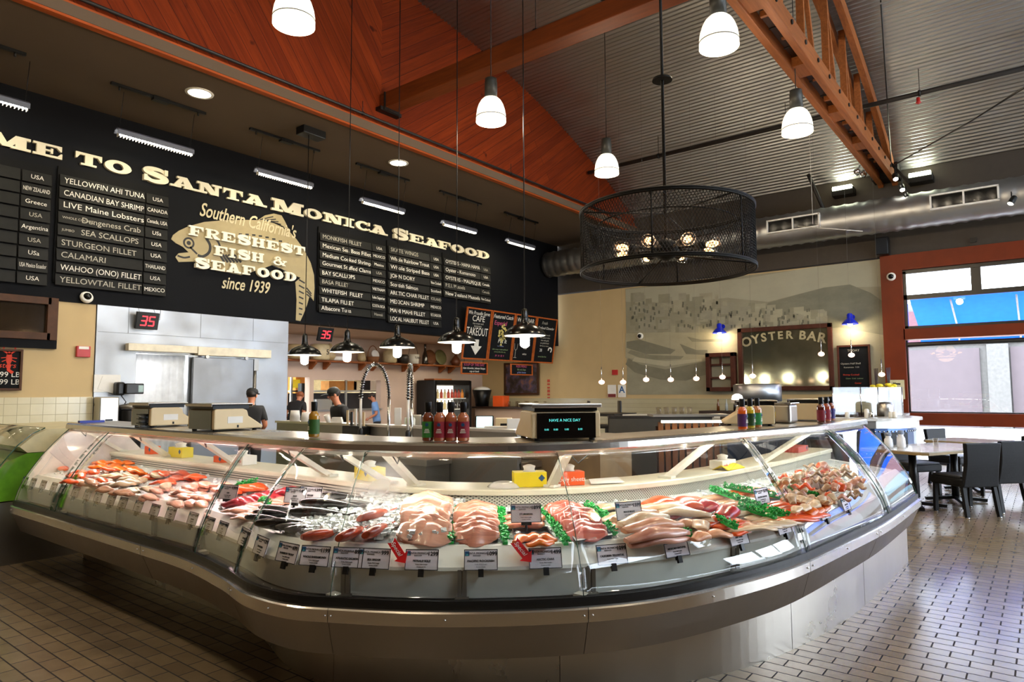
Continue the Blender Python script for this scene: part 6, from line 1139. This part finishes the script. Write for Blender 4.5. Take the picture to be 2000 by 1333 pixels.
# ================================================================ people
SKINM = MT('skin', 'b9795a', .5, var=.06, sss=.1)
def person(label, p, yaw, hgt, shirt, lean=0, head=(0, 0), cap=None, hair=None, arms='work', beard=False):
    o = thing('person', label, 'person', p, yaw); k = hgt/1.75
    J = {'pel': (0, 0, .95, .125), 'sp': (0, .0, 1.13, .118), 'ch': (0, 0, 1.31, .135), 'nb': (0, .01, 1.46, .07), 'nk': (0, -.005, 1.53, .052), 'hd': (0, -.02, 1.60, .066), 'hm': (0, -.025, 1.665, .086), 'ht': (0, -.015, 1.725, .062)}
    for s, n in ((-1, 'l'), (1, 'r')):
        J['sh'+n] = (s*.17, .0, 1.415, .068); J['el'+n] = (s*.24, .02, 1.14, .046) if arms != 'down' else (s*.23, .03, 1.13, .046); J['wr'+n] = (s*.19, -.22, 1.05, .03) if arms == 'work' else (s*.24, -.04, .88, .03)
        J['hp'+n] = (s*.09, 0, .88, .1); J['kn'+n] = (s*.1, -.01, .49, .066); J['an'+n] = (s*.1, .02, .1, .045); J['to'+n] = (s*.115, -.15, .045, .036)
    up = {x for x in J if x[:2] in ('sp', 'ch', 'nb', 'nk', 'hd', 'hm', 'ht', 'sh', 'el', 'wr')}; Lm = TR(0, 0, .95) @ RX(lean) @ TR(0, 0, -.95); pos = {}
    nkp = Lm @ V((0, -.005, 1.53))
    for n, (x, y, z, r_) in J.items():
        q = V((x, y, z))
        if n in up: q = Lm @ q
        if n in ('hd', 'hm', 'ht'): q = nkp+(Matrix.Rotation(head[0], 3, 'Z') @ Matrix.Rotation(head[1], 3, 'X') @ (V((x, y, z))-V((0, -.005, 1.53))))
        pos[n] = q*k
    names = list(J); idx = {n: i for i, n in enumerate(names)}; E_ = [('pel', 'sp'), ('sp', 'ch'), ('ch', 'nb'), ('nb', 'nk'), ('nk', 'hd'), ('hd', 'hm'), ('hm', 'ht')]
    for n in 'lr': E_ += [('ch', 'sh'+n), ('sh'+n, 'el'+n), ('el'+n, 'wr'+n), ('pel', 'hp'+n), ('hp'+n, 'kn'+n), ('kn'+n, 'an'+n), ('an'+n, 'to'+n)]
    me = bpy.data.meshes.new('sk'); me.from_pydata([pos[n] for n in names], [(idx[a], idx[c]) for a, c in E_], []); t = bpy.data.objects.new('sk', me); COL.objects.link(t)
    md = t.modifiers.new('s', 'SKIN'); sl_ = me.skin_vertices[0].data if me.skin_vertices else None
    if sl_ is None:
        bpy.context.view_layer.objects.active = t; bpy.ops.mesh.customdata_skin_add(); sl_ = me.skin_vertices[0].data
    for i, n in enumerate(names): f = J[n][3]*k; sl_[i].radius = (f*(1.28 if n in ('ch', 'sp', 'pel') else 1), f*(.85 if n in ('ch', 'sp', 'pel') else 1)); sl_[i].use_root = n == 'pel'
    t.modifiers.new('ss', 'SUBSURF').levels = 2; dg = bpy.context.evaluated_depsgraph_get(); ev = t.evaluated_get(dg); bmsh = bpy.data.meshes.new_from_object(ev)
    vs = [tuple(v.co) for v in bmsh.vertices]; fs = [tuple(f.vertices) for f in bmsh.polygons]; nr = [v.normal.copy() for v in bmsh.vertices]; bpy.data.objects.remove(t)
    q = MB().add(vs, fs, 0, None, True); HM = TR(*pos['hm']) @ Matrix.Rotation(head[0], 4, 'Z') @ Matrix.Rotation(head[1], 4, 'X')
    q.ball((0, -.09*k, -.012*k), (.014*k, .022*k, .022*k), 8, M=HM)
    for s in (-1, 1): q.ball((s*.084*k, .005, -.01*k), (.01, .02, .03), 8, M=HM)
    q.ball((0, -.075*k, -.052*k), (.028*k, .014, .008), 8, M=HM)
    for s, n in ((-1, 'l'), (1, 'r')):
        w = pos['wr'+n]; d = (w-pos['el'+n]).normalized(); sd = d.cross(V((0, 0, 1))).normalized() if abs(d.z) < .9 else V((0, 1, 0)); q.ball(w+d*.05, (.035, .035, .035), 8)
        for i in range(4): a = w+d*.07+sd*(-.027+.018*i); q.tube([a, a+d*.04, a+d*.065-V((0, 0, .02))], [.009, .0085, .007], 6)
        q.tube([w+d*.03+sd*.03, w+d*.06+sd*.05, w+d*.085+sd*.05], [.011, .01, .008], 6)
    q.build('body', SKINM, o)
    def cloth(name, test, m, off): 
        keep = [f for f in fs if all(test(V(vs[i])) for i in f)]
        if keep:
            used = sorted({i for f in keep for i in f}); mp_ = {a: c for c, a in enumerate(used)}
            MB().add([V(vs[i])+nr[i]*off for i in used], [[mp_[i] for i in f] for f in keep], 0, None, True).build(name, m, o, solid=.004)
    inv = (Matrix.Scale(k, 4) @ Lm).inverted(); sm_ = MT('shirt_'+shirt, shirt, .8, var=.1)
    cloth('shirt', lambda v: (lambda w: w.z > .9 and w.z < 1.5 and not (abs(w.x) > .17 and w.z < 1.22))(inv @ v), sm_, .013); cloth('trousers', lambda v: v.z < .97*k and v.z > .07*k and (inv @ v).y > -.3 and not (abs(v.x) > .2*k), MT('dark_trousers', '1c1c20', .8), .01); cloth('shoes', lambda v: v.z < .1*k, BLK, .008)
    for s in (-1, 1): MB().ball((s*.032*k, -.082*k, .012*k), .009*k, 8, M=HM).build('eye', EYEM, o)
    if hair: MB().ball((0, .018*k, .03*k), (.094*k, .1*k, .085*k), 14, M=HM).build('hair', MT('hair_'+hair, hair, .6), o)
    if cap:
        q = MB().lathe([(.1*k, 0), (.1*k, .03), (.085*k, .07*k), (.045*k, .095*k), (.005, .1*k)], 18, M=HM @ TR(0, .005, .03*k)); c_ = q.build('cap', MT('cap_'+cap, cap, .8), o); MB().prism(arc(0, 0, .09*k, 200, 340, 10, .19*k), .008, M=HM @ TR(0, -.01, .032*k)).build('cap_brim', MT('cap_'+cap, cap, .8), c_)
    return o
q1 = P(490, 800, d=10.3); person('person in black shirt and cap, back turned, at the steel door', (q1.x, q1.y, 0), R(150), 1.55, '121214', cap='141416', hair='1c1410', head=(-.5, .1))
q1 = P(676, 800, d=9.9); person('person in black cap and shirt bending over work behind the faucet', (q1.x, q1.y, 0), CY-R(50), 1.58, '141416', lean=R(16), head=(-.25, R(14)), cap='1c1e1a', hair='2c2420')
q1 = P(573, 800, Y=13.3); person('person in black shirt bending in the kitchen doorway, face hidden', (q1.x, q1.y, 0), R(120), 1.6, '101012', lean=R(28), head=(0, R(30)), hair='8a4a24')
q1 = P(737, 800, Y=13.2); person('person in light blue shirt with dark hair looking down to the left', (q1.x, q1.y, 0), CY-R(80), 1.5, '6f95c8', lean=R(10), head=(0, R(18)), hair='241810')
# ================================================================ mural, oyster bar, dining area
MU = OYST(0, 0, 16.195)
def mz(px, py): p = P(px, py, X=16.195); return (-p.y, p.z)
def mpoly(q, pts, mi=0, z0=.004): q.prism([mz(*p) for p in pts], .0015, mi, MU, z0)
def stain(name, c, v=.18, s=1.3):
    m, nt, b = nmat(name); n = noise(nt, tco(nt, (1, 1, 1.6)), s, 6, .65); lk(nt, ramp(nt, n.outputs[0], [(.3, sc(H(c), 1-v)), (.7, sc(H(c), 1+v*.6))]), b.inputs['Base Color']); b.inputs['Roughness'].default_value = .75; return m
mur = thing('mural', 'large faded grey-green harbour mural on the right wall', 'mural', (0, 0, 0))
MB().box((-5.74, 2.86, 0), (6.2, 2.88, .006), MU).build('mural_sheet', stain('mural_paper', '98937c'), mur)
q = MB(); mpoly(q, [(1222, 566), (1330, 555), (1450, 545), (1590, 522), (1722, 506), (1724, 560), (1640, 562), (1560, 575), (1500, 590), (1420, 582), (1330, 592), (1222, 590)]); q.build('painted_sky', stain('mural_sky', 'a9a48d', .08), mur)
q = MB(); mpoly(q, [(1500, 592), (1560, 575), (1610, 562), (1660, 556), (1700, 572), (1726, 590), (1727, 655), (1640, 640), (1540, 650), (1480, 640)], 0, .0055); q.build('painted_hill', stain('mural_hill', '7f7d6a', .2, 2), mur)
q = MB(); rnd = random.Random(8)
for i in range(150):
    x = rnd.uniform(1226, 1600); top = 572 if x < 1400 else 580+(x-1400)*.14; y = rnd.uniform(top, 640); w, h = rnd.uniform(6, 26), rnd.uniform(8, 34); y2 = min(y+h, 650); mpoly(q, [(x, y), (x+w, y-w*.08), (x+w, y2), (x, y2)], rnd.randrange(3), .007+i*.00002)
for i in range(110): x = rnd.uniform(1230, 1580); y = rnd.uniform(585 if x < 1420 else 600, 640); mpoly(q, [(x, y), (x+3.2, y), (x+3.2, y+6), (x, y+6)], 3, .012)
q.build('painted_town', [stain('mural_wall_light', 'a39d84', .15, 3), stain('mural_wall_mid', '8f8b74', .15, 3), stain('mural_wall_warm', '9a9580', .15, 3), stain('mural_window', '6a6858', .1)], mur)
q = MB(); mpoly(q, [(1222, 652), (1330, 648), (1440, 652), (1440, 700), (1380, 705), (1222, 700)], 0, .006); q.build('painted_beach', stain('mural_sand', 'a8a084', .12, 2), mur)
q = MB()
for pts, mi in [([(1224, 668), (1250, 664), (1320, 684), (1310, 692), (1262, 692), (1224, 680)], 0), ([(1222, 712), (1240, 728), (1290, 742), (1340, 744), (1380, 732), (1392, 712), (1380, 706), (1300, 722), (1250, 712), (1228, 700)], 0), ([(1226, 690), (1262, 704), (1330, 702), (1336, 696), (1270, 694), (1232, 684)], 1), ([(1235, 706), (1300, 716), (1372, 706), (1370, 701), (1300, 706), (1240, 698)], 2), ([(1328, 672), (1360, 684), (1382, 684), (1382, 694), (1340, 692)], 0), ([(1342, 658), (1370, 664), (1412, 662), (1412, 668), (1352, 668)], 1)]: mpoly(q, pts, mi, .008+mi*.001)
q.build('painted_boats', [stain('mural_boat_dark', '7c7864', .15, 3), stain('mural_boat_mid', '87836c', .15, 3), stain('mural_boat_light', 'b4ad92', .1, 3)], mur)
# blue wall lamps
BLE = MT('blue_enamel', '1a2cc8', .15, coat=1); LIT = emat('lit_wall_bulb', (1, .95, .85), 16)
for px, lab in ((1405, 'blue enamel wall lamp left of the OYSTER BAR mirror'), (1660, 'blue enamel wall lamp right of the OYSTER BAR mirror')):
    p = P(px, 645 if px < 1500 else 627, X=15.95); o = thing('sconce_lamp', lab, 'lamp', p, group='blue wall lamps'); MB().lathe([(.17, -.08), (.16, -.05), (.1, .02), (.06, .05), (.06, .13), (.04, .16), (.005, .17)], 22, cap=False).build('shade', BLE, o, solid=.004); MB().tube([(0, 0, .12), (.1, 0, .16), (.2, 0, .1)], .015, 8).build('arm', BLE, o); MB().ball((0, 0, -.07), .05, 12).build('bulb', LIT, o); MB().lathe([(.06, 0), (.06, .03)], 14, M=TR(.24, 0, .1) @ RY(R(-90))).build('wall_plate', BLE, o)
    add_light('wall_lamp_light', 'POINT', (0, 0, -.16), 22, (1, .8, .5), .06, parent=o)
# mirror, wall cabinet, chalkboard
REDW = woodm('red_brown_wood', '4a2214', (3, 3, 3)); MIR, mnt, mb_ = nmat('aged_mirror'); nn = noise(mnt, tco(mnt), 2, 5, .7); lk(mnt, ramp(mnt, nn.outputs[0], [(.3, H('8b8a70')), (.7, H('b4b298'))]), mb_.inputs['Base Color']); mb_.inputs['Metallic'].default_value = .9; mb_.inputs['Roughness'].default_value = .08
o = thing('mirror', 'wood framed mirror lettered OYSTER BAR', 'mirror', M=OYST(4.71, 2.26, 16.15)); w, h = 2.12, 1.5; q = MB()
for s in (-1, 1): q.box((s*(w/2-.05), 0, .03), (.1, h, .07)); q.box((0, s*(h/2-.05), .03), (w, .1, .07))
q.build('frame', REDW, o, bevel=.008); MB().box((0, 0, .0), (w-.1, h-.1, .01)).build('mirror_pane', MIR, o); q = MB(); word = 'OYSTER BAR'; xs_ = [-.86, -.64, -.45, -.26, -.07, .13, 0, .42, .62, .83]
for i, c in enumerate(word):
    if c != ' ': x = xs_[i]; q.text(c, .32-.08*(1-abs(x)), TR(x, .53-.16*x*x+.0, .009) @ RZ(-x*.28), .003, 0, off=.008)
q.build('gilt_lettering', MT('gilt_letter', 'a89c78', .5), o)
o = thing('glazed_cabinet', 'small dark wood window-like wall cabinet left of the mirror', 'cabinet', M=OYST(6.19, 1.97, 16.09)); w, h = .72, .94; q = MB()
for s in (-1, 1): q.box((s*(w/2-.05), 0, .0), (.1, h, .18)); q.box((0, s*(h/2-.05), .0), (w, .1, .18))
q.build('frame', REDW, o, bevel=.006); q = MB().box((0, .18, .02), (w-.1, .04, .05)).box((0, -.14, .02), (w-.1, .04, .05)).box((0, .31, .02), (.05, .26, .05)); q.build('glazing_bar', REDW, o); MB().box((0, 0, -.05), (w-.1, h-.1, .01)).build('back_panel', stain('cabinet_back', '84806c'), o)
chalkboard('menu_chalkboard', 'dark wood framed chalkboard right of the OYSTER BAR mirror', .66, 1.02, OYST(3.25, 1.99, 16.18), [('TODAY', 0, .38, .07, CHK2, 0), ('Oysters Half Shell', -.1, .1, .055, CHK2, 0), ('Kumamoto  3.50', -.08, .02, .045, CHK2, 0), ('Shrimp Cocktail', -.1, -.14, .05, REDC, 0), ('Clams  Crab  Lobster', 0, -.22, .04, GRNC, 0), ('Caviar', .1, -.32, .05, REDC, 0)], frame=REDW, fw=.04)
def sheet(name, label, cat, Y, z, w, h, m, X=16.18, txt=None, ink=None, foot=None):
    o = thing(name, label, cat, M=OYST(Y, z, X)); MB().box((0, 0, .004), (w, h, .008)).build('sheet', m, o)
    if txt: MB().text(txt[0], txt[1], TR(0, txt[2], .009), .002, off=.004).build('lettering', ink, o)
    if foot: MB().box((0, -h/2+h*.14, .009), (w*.94, h*.26, .002)).build('footer_band', foot, o)
sheet('grade_card', 'white card with large blue letter A on the beige wall', 'card', 8.99, 1.52, .24, .34, PAPER, txt=('A', .26, .03), ink=MT('blue_print', '1c5a94', .5)); sheet('notice_card', 'pale card with dark red band left of the letter A card', 'card', 9.3, 1.52, .26, .34, PAPER, foot=MT('maroon_print', '7a2420', .5)); tag(MB().box((0, 0, .02), (.16, .14, .05)).build('alarm_pull', RED, M=OYST(9.2, 2.03, 16.2)), 'small dark red alarm box on the beige wall right of the chalkboards', 'alarm')
sheet('menu_sheet', 'cream menu sheet on the red-brown post', 'paper', 2.43, 1.52, .28, .4, MT('cream_paper', 'd8cfa4', .8), X=16.07, txt=('Menu', .06, .12), ink=INK)
# small glass pendants over the bar; the higher one before the mirror models a reflection
MINI = emat('lit_pink_glass', (1, .66, .5), 3.2)
for i, (px, py) in enumerate([(1175, 747), (1217, 747), (1262, 742), (1310, 742), (1360, 740), (1411, 737), (1470, 735), (1604, 692), (1663, 694), (1722, 732)]):
    p = P(px, py, d=13.2); o = thing('mini_pendant', 'tiny round glass pendant over the oyster bar, %s from the left' % ORD[i], 'lamp', p, group='tiny glass pendants'); MB().ball((0, 0, 0), (.06, .06, .045), 12).build('glass_shade', MINI, o); q = MB().tube([(0, 0, .03), (0, 0, .3)], .008, 6); q.build('stem', CHR, o); MB().tube([(0, 0, .3), (0, 0, roofz(p.x)-p.z)], .0016, 4).build('cord', BAND, o)
# oyster bar counter with rounded riveted end
cx, cy, rr_ = 12.85, 2.75, 1.05
OBP = [(11.8, 6.5)]+[(cx+rr_*math.cos(a), cy+rr_*math.sin(a)) for a in [math.pi+i*math.pi/2/12*1.55 for i in range(13)]]+[(15.2, 2.2)]
def wallstrip(pts, z0, z1, off, th): 
    rs = []
    for i, (x, y) in enumerate(pts):
        a, c = pts[max(0, i-1)], pts[min(len(pts)-1, i+1)]; d = V((c[0]-a[0], c[1]-a[1])).normalized(); n = V((d.y, -d.x)); n = -n if n.dot(V((x-13.2, y-4))) < 0 else n
        rs.append([(x+n.x*o_, y+n.y*o_, z) for o_, z in ((off, z0), (off, z1), (off-th, z1), (off-th, z0))])
    return MB().rings(rs, True, smooth=False)
o = thing('oyster_bar_counter', 'rounded oyster bar counter with riveted blue steel front', 'counter', (0, 0, 0)); wallstrip(OBP, 0, .9, 0, .04).build('riveted_panel', steel('blue_steel', '46587a', .3), o); wallstrip(OBP, .9, 1.02, .05, .06).build('steel_band', SST, o); wallstrip(OBP, 1.02, 1.06, .1, .55).build('counter_top', MT('pale_marble', 'd2d0ca', .2), o); q = MB()
for i in range(len(OBP)-1):
    for z in (.85, .5):
        for t in (.0, .33, .66):
            x, y = OBP[i][0]*(1-t)+OBP[i+1][0]*t, OBP[i][1]*(1-t)+OBP[i+1][1]*t; dn = V((x-cx, y-cy)).normalized() if y < cy+.1 else V((-1, 0)); q.ball((x+dn.x*.004, y+dn.y*.004, z), .014, 6)
rv = q.build('rivets', CHR, o); rv['kind'] = 'stuff'
sg = glassmat('sneeze_glass', (.96, .98, 1)); o = thing('sneeze_guard', 'glass guard with steel shelf on the oyster bar counter', 'guard', (0, 0, 0)); pa, pc = P(1628, 815, X=12.6), P(1764, 815, X=13.6); pa.z = pc.z = 1.06; dv = (pc-pa).normalized(); L_ = (pc-pa).length; M = FR((pa+pc)/2+V((0, 0, .25)), dv)
MB().box((0, 0, 0), (L_, .5, .008), M).build('glass_panel', sg, o); MB().box((-L_*.18, .02, -.25), (L_*.6, .02, .4), M).build('steel_shelf', SST, o); q = MB()
for x in (-L_/2, -L_*.1, L_*.15, L_/2): q.tube([M @ V((x, -.25, 0)), M @ V((x, .25, 0))], .012, 6)
q.build('guard_post', CHR, o); MB().box((L_*.18, .1, -.1), (L_*.32, .24, .02), M).build('white_sheet', PAPER, o)
def on_bar(px, X=12.2): p = P(px, 815, X=X); return V((p.x, p.y, 1.061))
tag(MB().lathe([(.12, 0), (.13, .02), (.13, .2), (.1, .24), (.01, .25)], 18).build('steel_pot', SST, loc=on_bar(1730, 13.0)), 'steel pot under the white sheet on the oyster bar', 'pot')
for i, px in enumerate((1655, 1672, 1693, 1703, 1740, 1748)): tag(MB().lathe([(.03, 0), (.035, .02), (.035, .08+.05*(i == 2)), (.02, .1+.05*(i == 2)), (.002, .1+.05*(i == 2))], 12).build('condiment_jar', [WHT, gg, WHT, CHR, WHT, WHT][i], loc=on_bar(px, 11.95 if px < 1720 else 12.4)), 'small condiment jar on the oyster bar edge, %s from the left' % ORD[i], 'jar', 'condiment jars on the oyster bar')
for px, lab in ((1712, 'yellow flowers in a vase before the menu chalkboard'), (1736, 'larger yellow flowers in a vase by the red-brown post')):
    p = P(px, 764, X=15.7 if px < 1720 else 15.3); o = thing('flower_vase', lab, 'flowers', (p.x, p.y, 1.06)); MB().lathe([(.06, 0), (.08, .12), (.05, .3), (.06, .36)], 14).build('vase', gg, o); q = MB(); rnd = random.Random(px)
    for i in range(9): a = rnd.uniform(0, 6.3); q.ball((.1*math.cos(a), .1*math.sin(a), .42+rnd.uniform(0, .14)), (.06, .06, .035), 8)
    q.build('petals', YEL, o); q = MB()
    for i in range(4): q.tube([(0, 0, .3), (.05*(i-1.5), .03*i-.05, .9)], .008, 5)
    q.build('stems', DRK, o)
tag(MB().box((0, 0, .52), (.7, 3.8, 1.04)).build('back_bar', DRK, loc=(15.75, 4.6, 0)), 'dark wooden back bar below the OYSTER BAR mirror', 'counter')
for i in range(12): tag(MB().lathe([(.035, 0), (.035, .14), (.015, .2), (.015, .27), (.002, .27)], 10).build('liquor_bottle', [MT('amber_bottle', '6a3a14', .15, coat=1), MT('clear_bottle', 'a8aca4', .1, coat=1), MT('dark_bottle_glass', '1c140e', .15, coat=1)][i % 3], loc=(15.6, 6.1-i*.2, 1.041)), 'bottle on the dark back bar below the mirror, %s from the left' % ORD[i], 'bottle', 'bottles on the back bar')
o = thing('table_lamp', 'white mushroom lamp behind the purple labelled bottle', 'lamp', on_bar(1441, 11.9)+V((0, 0, .0))); MB().lathe([(.08, 0), (.08, .015), (.02, .03), (.018, .3)], 14).build('base', CHR, o); MB().lathe([(.09, .28), (.1, .3), (.085, .36), (.04, .39), (.004, .395)], 18).build('shade', emat('lit_lamp_shade', (1, .93, .85), 3), o)
p = P(1480, 800, X=13.4); o = thing('range_hood', 'silver curved canopy behind the right bottles', 'hood', (p.x, p.y, 0)); MB().lathe([(.45, 1.3), (.45, 1.62), (.4, 1.64), (.01, 1.64)], 24).build('canopy', GALV, o); MB().tube([(0, 0, 0), (0, 0, 1.3)], .05, 8).build('post', SSD, o)
# service station with lit shelf, glasses
p = P(1345, 830, X=9.2); o = thing('glass_station', 'service station with warm lit shelf and slatted front', 'station', (p.x, p.y, 0), R(-52)); MB().box((0, 0, 1.16), (1.1, .4, .03)).build('worktop', SST, o); MB().box((0, -.16, 1.075), (.85, .03, .035)).build('strip_lamp', emat('lit_warm_strip', (1, .9, .68), 7), o); q = MB()
for i in range(9): q.box((-.4+i*.1, .02, .53), (.07, .03, 1.06))
q.build('slat', woodm('dark_slat', '5a3418', (6, 6, 1)), o); MB().box((0, .1, .5), (.9, .04, 1.0)).build('back_panel', DRK, o); MB().box((.5, 0, .57), (.07, .07, 1.14)).build('post', CHR, o); add_light('station_light', 'AREA', (0, -.19, 1.05), 5, (1, .85, .55), .8, size_y=.03, parent=o)
for i in range(5): tag(MB().lathe([(.035, 0), (.04, .1), (.037, .1), (.03, .01)], 12).build('drinking_glass', gg, M=o.matrix_basis @ TR(-.42+.11*i, .02, 1.176)), 'drinking glass on the lit service station, %s from the left' % ORD[i], 'glass', 'glasses on the service station')
# dark dining corner
DKW = MT('black_wood', '15100d', .4); p = P(1192, 815, d=13.5); o = thing('bar_table', 'tall dark bar table at the left of the dining corner', 'table', (p.x, p.y, 0)); MB().box((0, 0, 1.05), (.9, .7, .05)).build('table_top', DKW, o); MB().tube([(0, 0, .03), (0, 0, 1.03)], .05, 10).build('column', DKW, o); MB().lathe([(.3, 0), (.3, .02), (.05, .05)], 20).build('base', DKW, o)
for px, d, lab in ((1228, 14.9, 'dark stool back right of the tall bar table'), (1168, 14.6, 'dark stool behind the tall bar table')):
    p = P(px, 800, d=d); o = thing('bar_stool', lab, 'stool', (p.x, p.y, 0), R(35)); MB().box((0, .2, 1.08), (.46, .05, .45)).build('backrest', DKW, o, bevel=.02); MB().box((0, 0, .76), (.44, .44, .08)).build('seat', DKW, o, bevel=.02)
    for x in (-.18, .18):
        for y in (-.18, .18): MB().box((x, y, .37), (.04, .04, .74)).build('leg', DKW, o)
p = P(1290, 830, d=10.5); o = thing('booth_partition', 'low dark partition behind the case top at the centre right', 'partition', (p.x, p.y, 0), R(-52)); MB().box((0, 0, .55), (1.6, .08, 1.1)).build('panel', MT('dark_olive_panel', '2e291e', .6), o); MB().box((0, 0, 1.11), (1.64, .12, .03)).build('cap_rail', DKW, o)
# wicker chairs and tables
WK, wnt, wb_ = nmat('black_wicker'); wv_ = wnt.nodes.new('ShaderNodeTexBrick'); wv_.inputs['Scale'].default_value = 1; wv_.inputs['Brick Width'].default_value = .016; wv_.inputs['Row Height'].default_value = .009; wv_.inputs['Mortar Size'].default_value = .0022; wv_.inputs['Color1'].default_value = (*H('131317'), 1); wv_.inputs['Color2'].default_value = (*H('0d0d11'), 1); wv_.inputs['Mortar'].default_value = (*H('040405'), 1)
lk(wnt, tco(wnt, rot=(R(90), 0, 0)), wv_.inputs['Vector']); lk(wnt, wv_.outputs[0], wb_.inputs['Base Color']); wb_.inputs['Roughness'].default_value = .5; wb_.inputs['Specular IOR Level'].default_value = .3; iv = wnt.nodes.new('ShaderNodeMath'); iv.operation = 'SUBTRACT'; iv.inputs[0].default_value = 1; lk(wnt, wv_.outputs['Fac'], iv.inputs[1]); bump(wnt, wb_, iv.outputs[0], .8, .004)
def chair(x, y, yaw, label):
    """faces local +y; back at -y"""
    o = thing('wicker_chair', label, 'chair', (x, y, 0), yaw, 'black wicker chairs'); rs = []
    for i in range(9):
        t = i/8; z = .36+.52*t; yy = -.23-.07*t**1.6-.02*math.sin(math.pi*t); w = .235-.02*math.sin(math.pi*t); th = .028; rs.append([(-w, yy-th, z), (w, yy-th, z), (w, yy+th, z), (-w, yy+th, z)])
    MB().rings(rs, True, smooth=False).build('backrest', WK, o, bevel=.012); MB().box((0, .01, .41), (.48, .5, .1)).build('seat', WK, o, bevel=.02); MB().box((0, .02, .47), (.44, .44, .03)).build('seat_pad', MT('grey_seat_pad', '26282c', .5), o, bevel=.012)
    for sx in (-1, 1):
        for a, c, l in (((sx*.2, .22, .38), (sx*.2, .23, .015), 0), ((sx*.2, -.21, .38), (sx*.21, -.27, .015), 1)): lg = MB().bar(c, a, .042, .042).build('leg', WK, o); MB().lathe([(.02, 0), (.02, .022)], 10, M=TR(c[0], c[1], 0)).build('metal_foot', CHR, lg)
    return o
TOPM = MT('pale_table_top', 'c9c4ba', .12, var=.06, coat=.4); TEDGE = MT('tan_table_edge', '9a8256', .4)
def table(x, y, yaw, label, z=.75):
    o = thing('dining_table', label, 'table', (x, y, 0), yaw, 'square dining tables'); oc = [(.45, -.39), (.45, .39), (.39, .45), (-.39, .45), (-.45, .39), (-.45, -.39), (-.39, -.45), (.39, -.45)]
    MB().prism(oc, .012, z0=z-.012).build('table_top', TOPM, o); MB().prism([(a*1.006, c*1.006) for a, c in oc], .03, z0=z-.043).build('edge_band', TEDGE, o); MB().tube([(0, 0, .05), (0, 0, z-.04)], .045, 12).build('column', BLK, o)
    for k in range(4): MB().bar((0, 0, .06), (.36*math.cos(k*math.pi/2+.78), .36*math.sin(k*math.pi/2+.78), .03), .06, .04).build('foot', BLK, o)
    return o
RA = R(-24); rd = V((math.cos(RA), math.sin(RA), 0)); rn = V((-rd.y, rd.x, 0)); A0 = V((9.98, .78, 0))
table(*(A0+rn*.62+rd*-.12).xy, RA, 'square pale dining table with carafes nearest the case'); table(*(A0+rn*.62+rd*.8).xy, RA, 'square pale dining table joined behind the nearest one')
A0 = A0-rd*.12; chair(*A0.xy, RA-R(20), 'nearest black wicker chair, back to the viewer, right of the case'); chair(*(A0+rd*.7+rn*-.02).xy, RA-R(20), 'second wicker chair just right of the nearest one, back to the viewer'); chair(*(A0+rn*1.32+rd*-.1).xy, RA+math.pi, 'wicker chair facing the viewer across the nearest table'); chair(*(A0+rn*.95+rd*-.95).xy, RA-R(100), 'wicker chair at the table end, mostly behind the case glass')
chair(*(A0+rn*1.2+rd*.95).xy, RA+R(170), 'wicker chair behind the nearest chair, only its back edge showing')
p1_ = P(1975, 980, Z=0); table(p1_.x+.9, p1_.y+.5, RA, 'dining table at the right edge near the window', .75); chair(p1_.x+.35, p1_.y+.05, RA+R(8), 'wicker chair at the right edge, back to the viewer, before the window'); chair(p1_.x+1.35, p1_.y+.75, RA+R(175), 'far wicker chair at the right edge by the window')
tb = A0+rn*.62+rd*-.12
CER = MT('white_ceramic', 'e9ecf2', .15, coat=.6)
for i, (dx, dy, hh_) in enumerate(((-.05, .2, .2), (.06, .1, .23))):
    o = thing('carafe', 'white ceramic carafe on the nearest table, %s one' % ('left', 'right')[i], 'carafe', tb+rd*dx+rn*dy+V((0, 0, .7505)), 0, 'ceramic carafes'); MB().lathe([(.045, 0), (.055, .03), (.05, hh_*.55), (.03, hh_*.7), (.035, hh_*.78)], 18).build('body', CER, o); MB().lathe([(.036, hh_*.78), (.04, hh_*.8), (.034, hh_*.98), (.004, hh_)], 18).build('lid', MT('grey_blue_lid', '7c8698', .3), o)
tag(MB().lathe([(.02, 0), (.06, .01), (.075, .016), (.06, .016), (.004, .01)], 20, M=RX(R(80)) @ TR(0, .08, 0)).build('plate', CER, M=TR(*(tb+rd*.16+rn*.2+V((0, 0, .755))))), 'white plate standing beside the carafes', 'plate')
tag(MB().lathe([(.03, 0), (.035, .1), (.032, .1), (.027, .008)], 14).build('drinking_glass', gg, loc=A0+rn*.72+rd*.7+V((0, 0, .7505))), 'clear water glass on the joined table', 'glass')
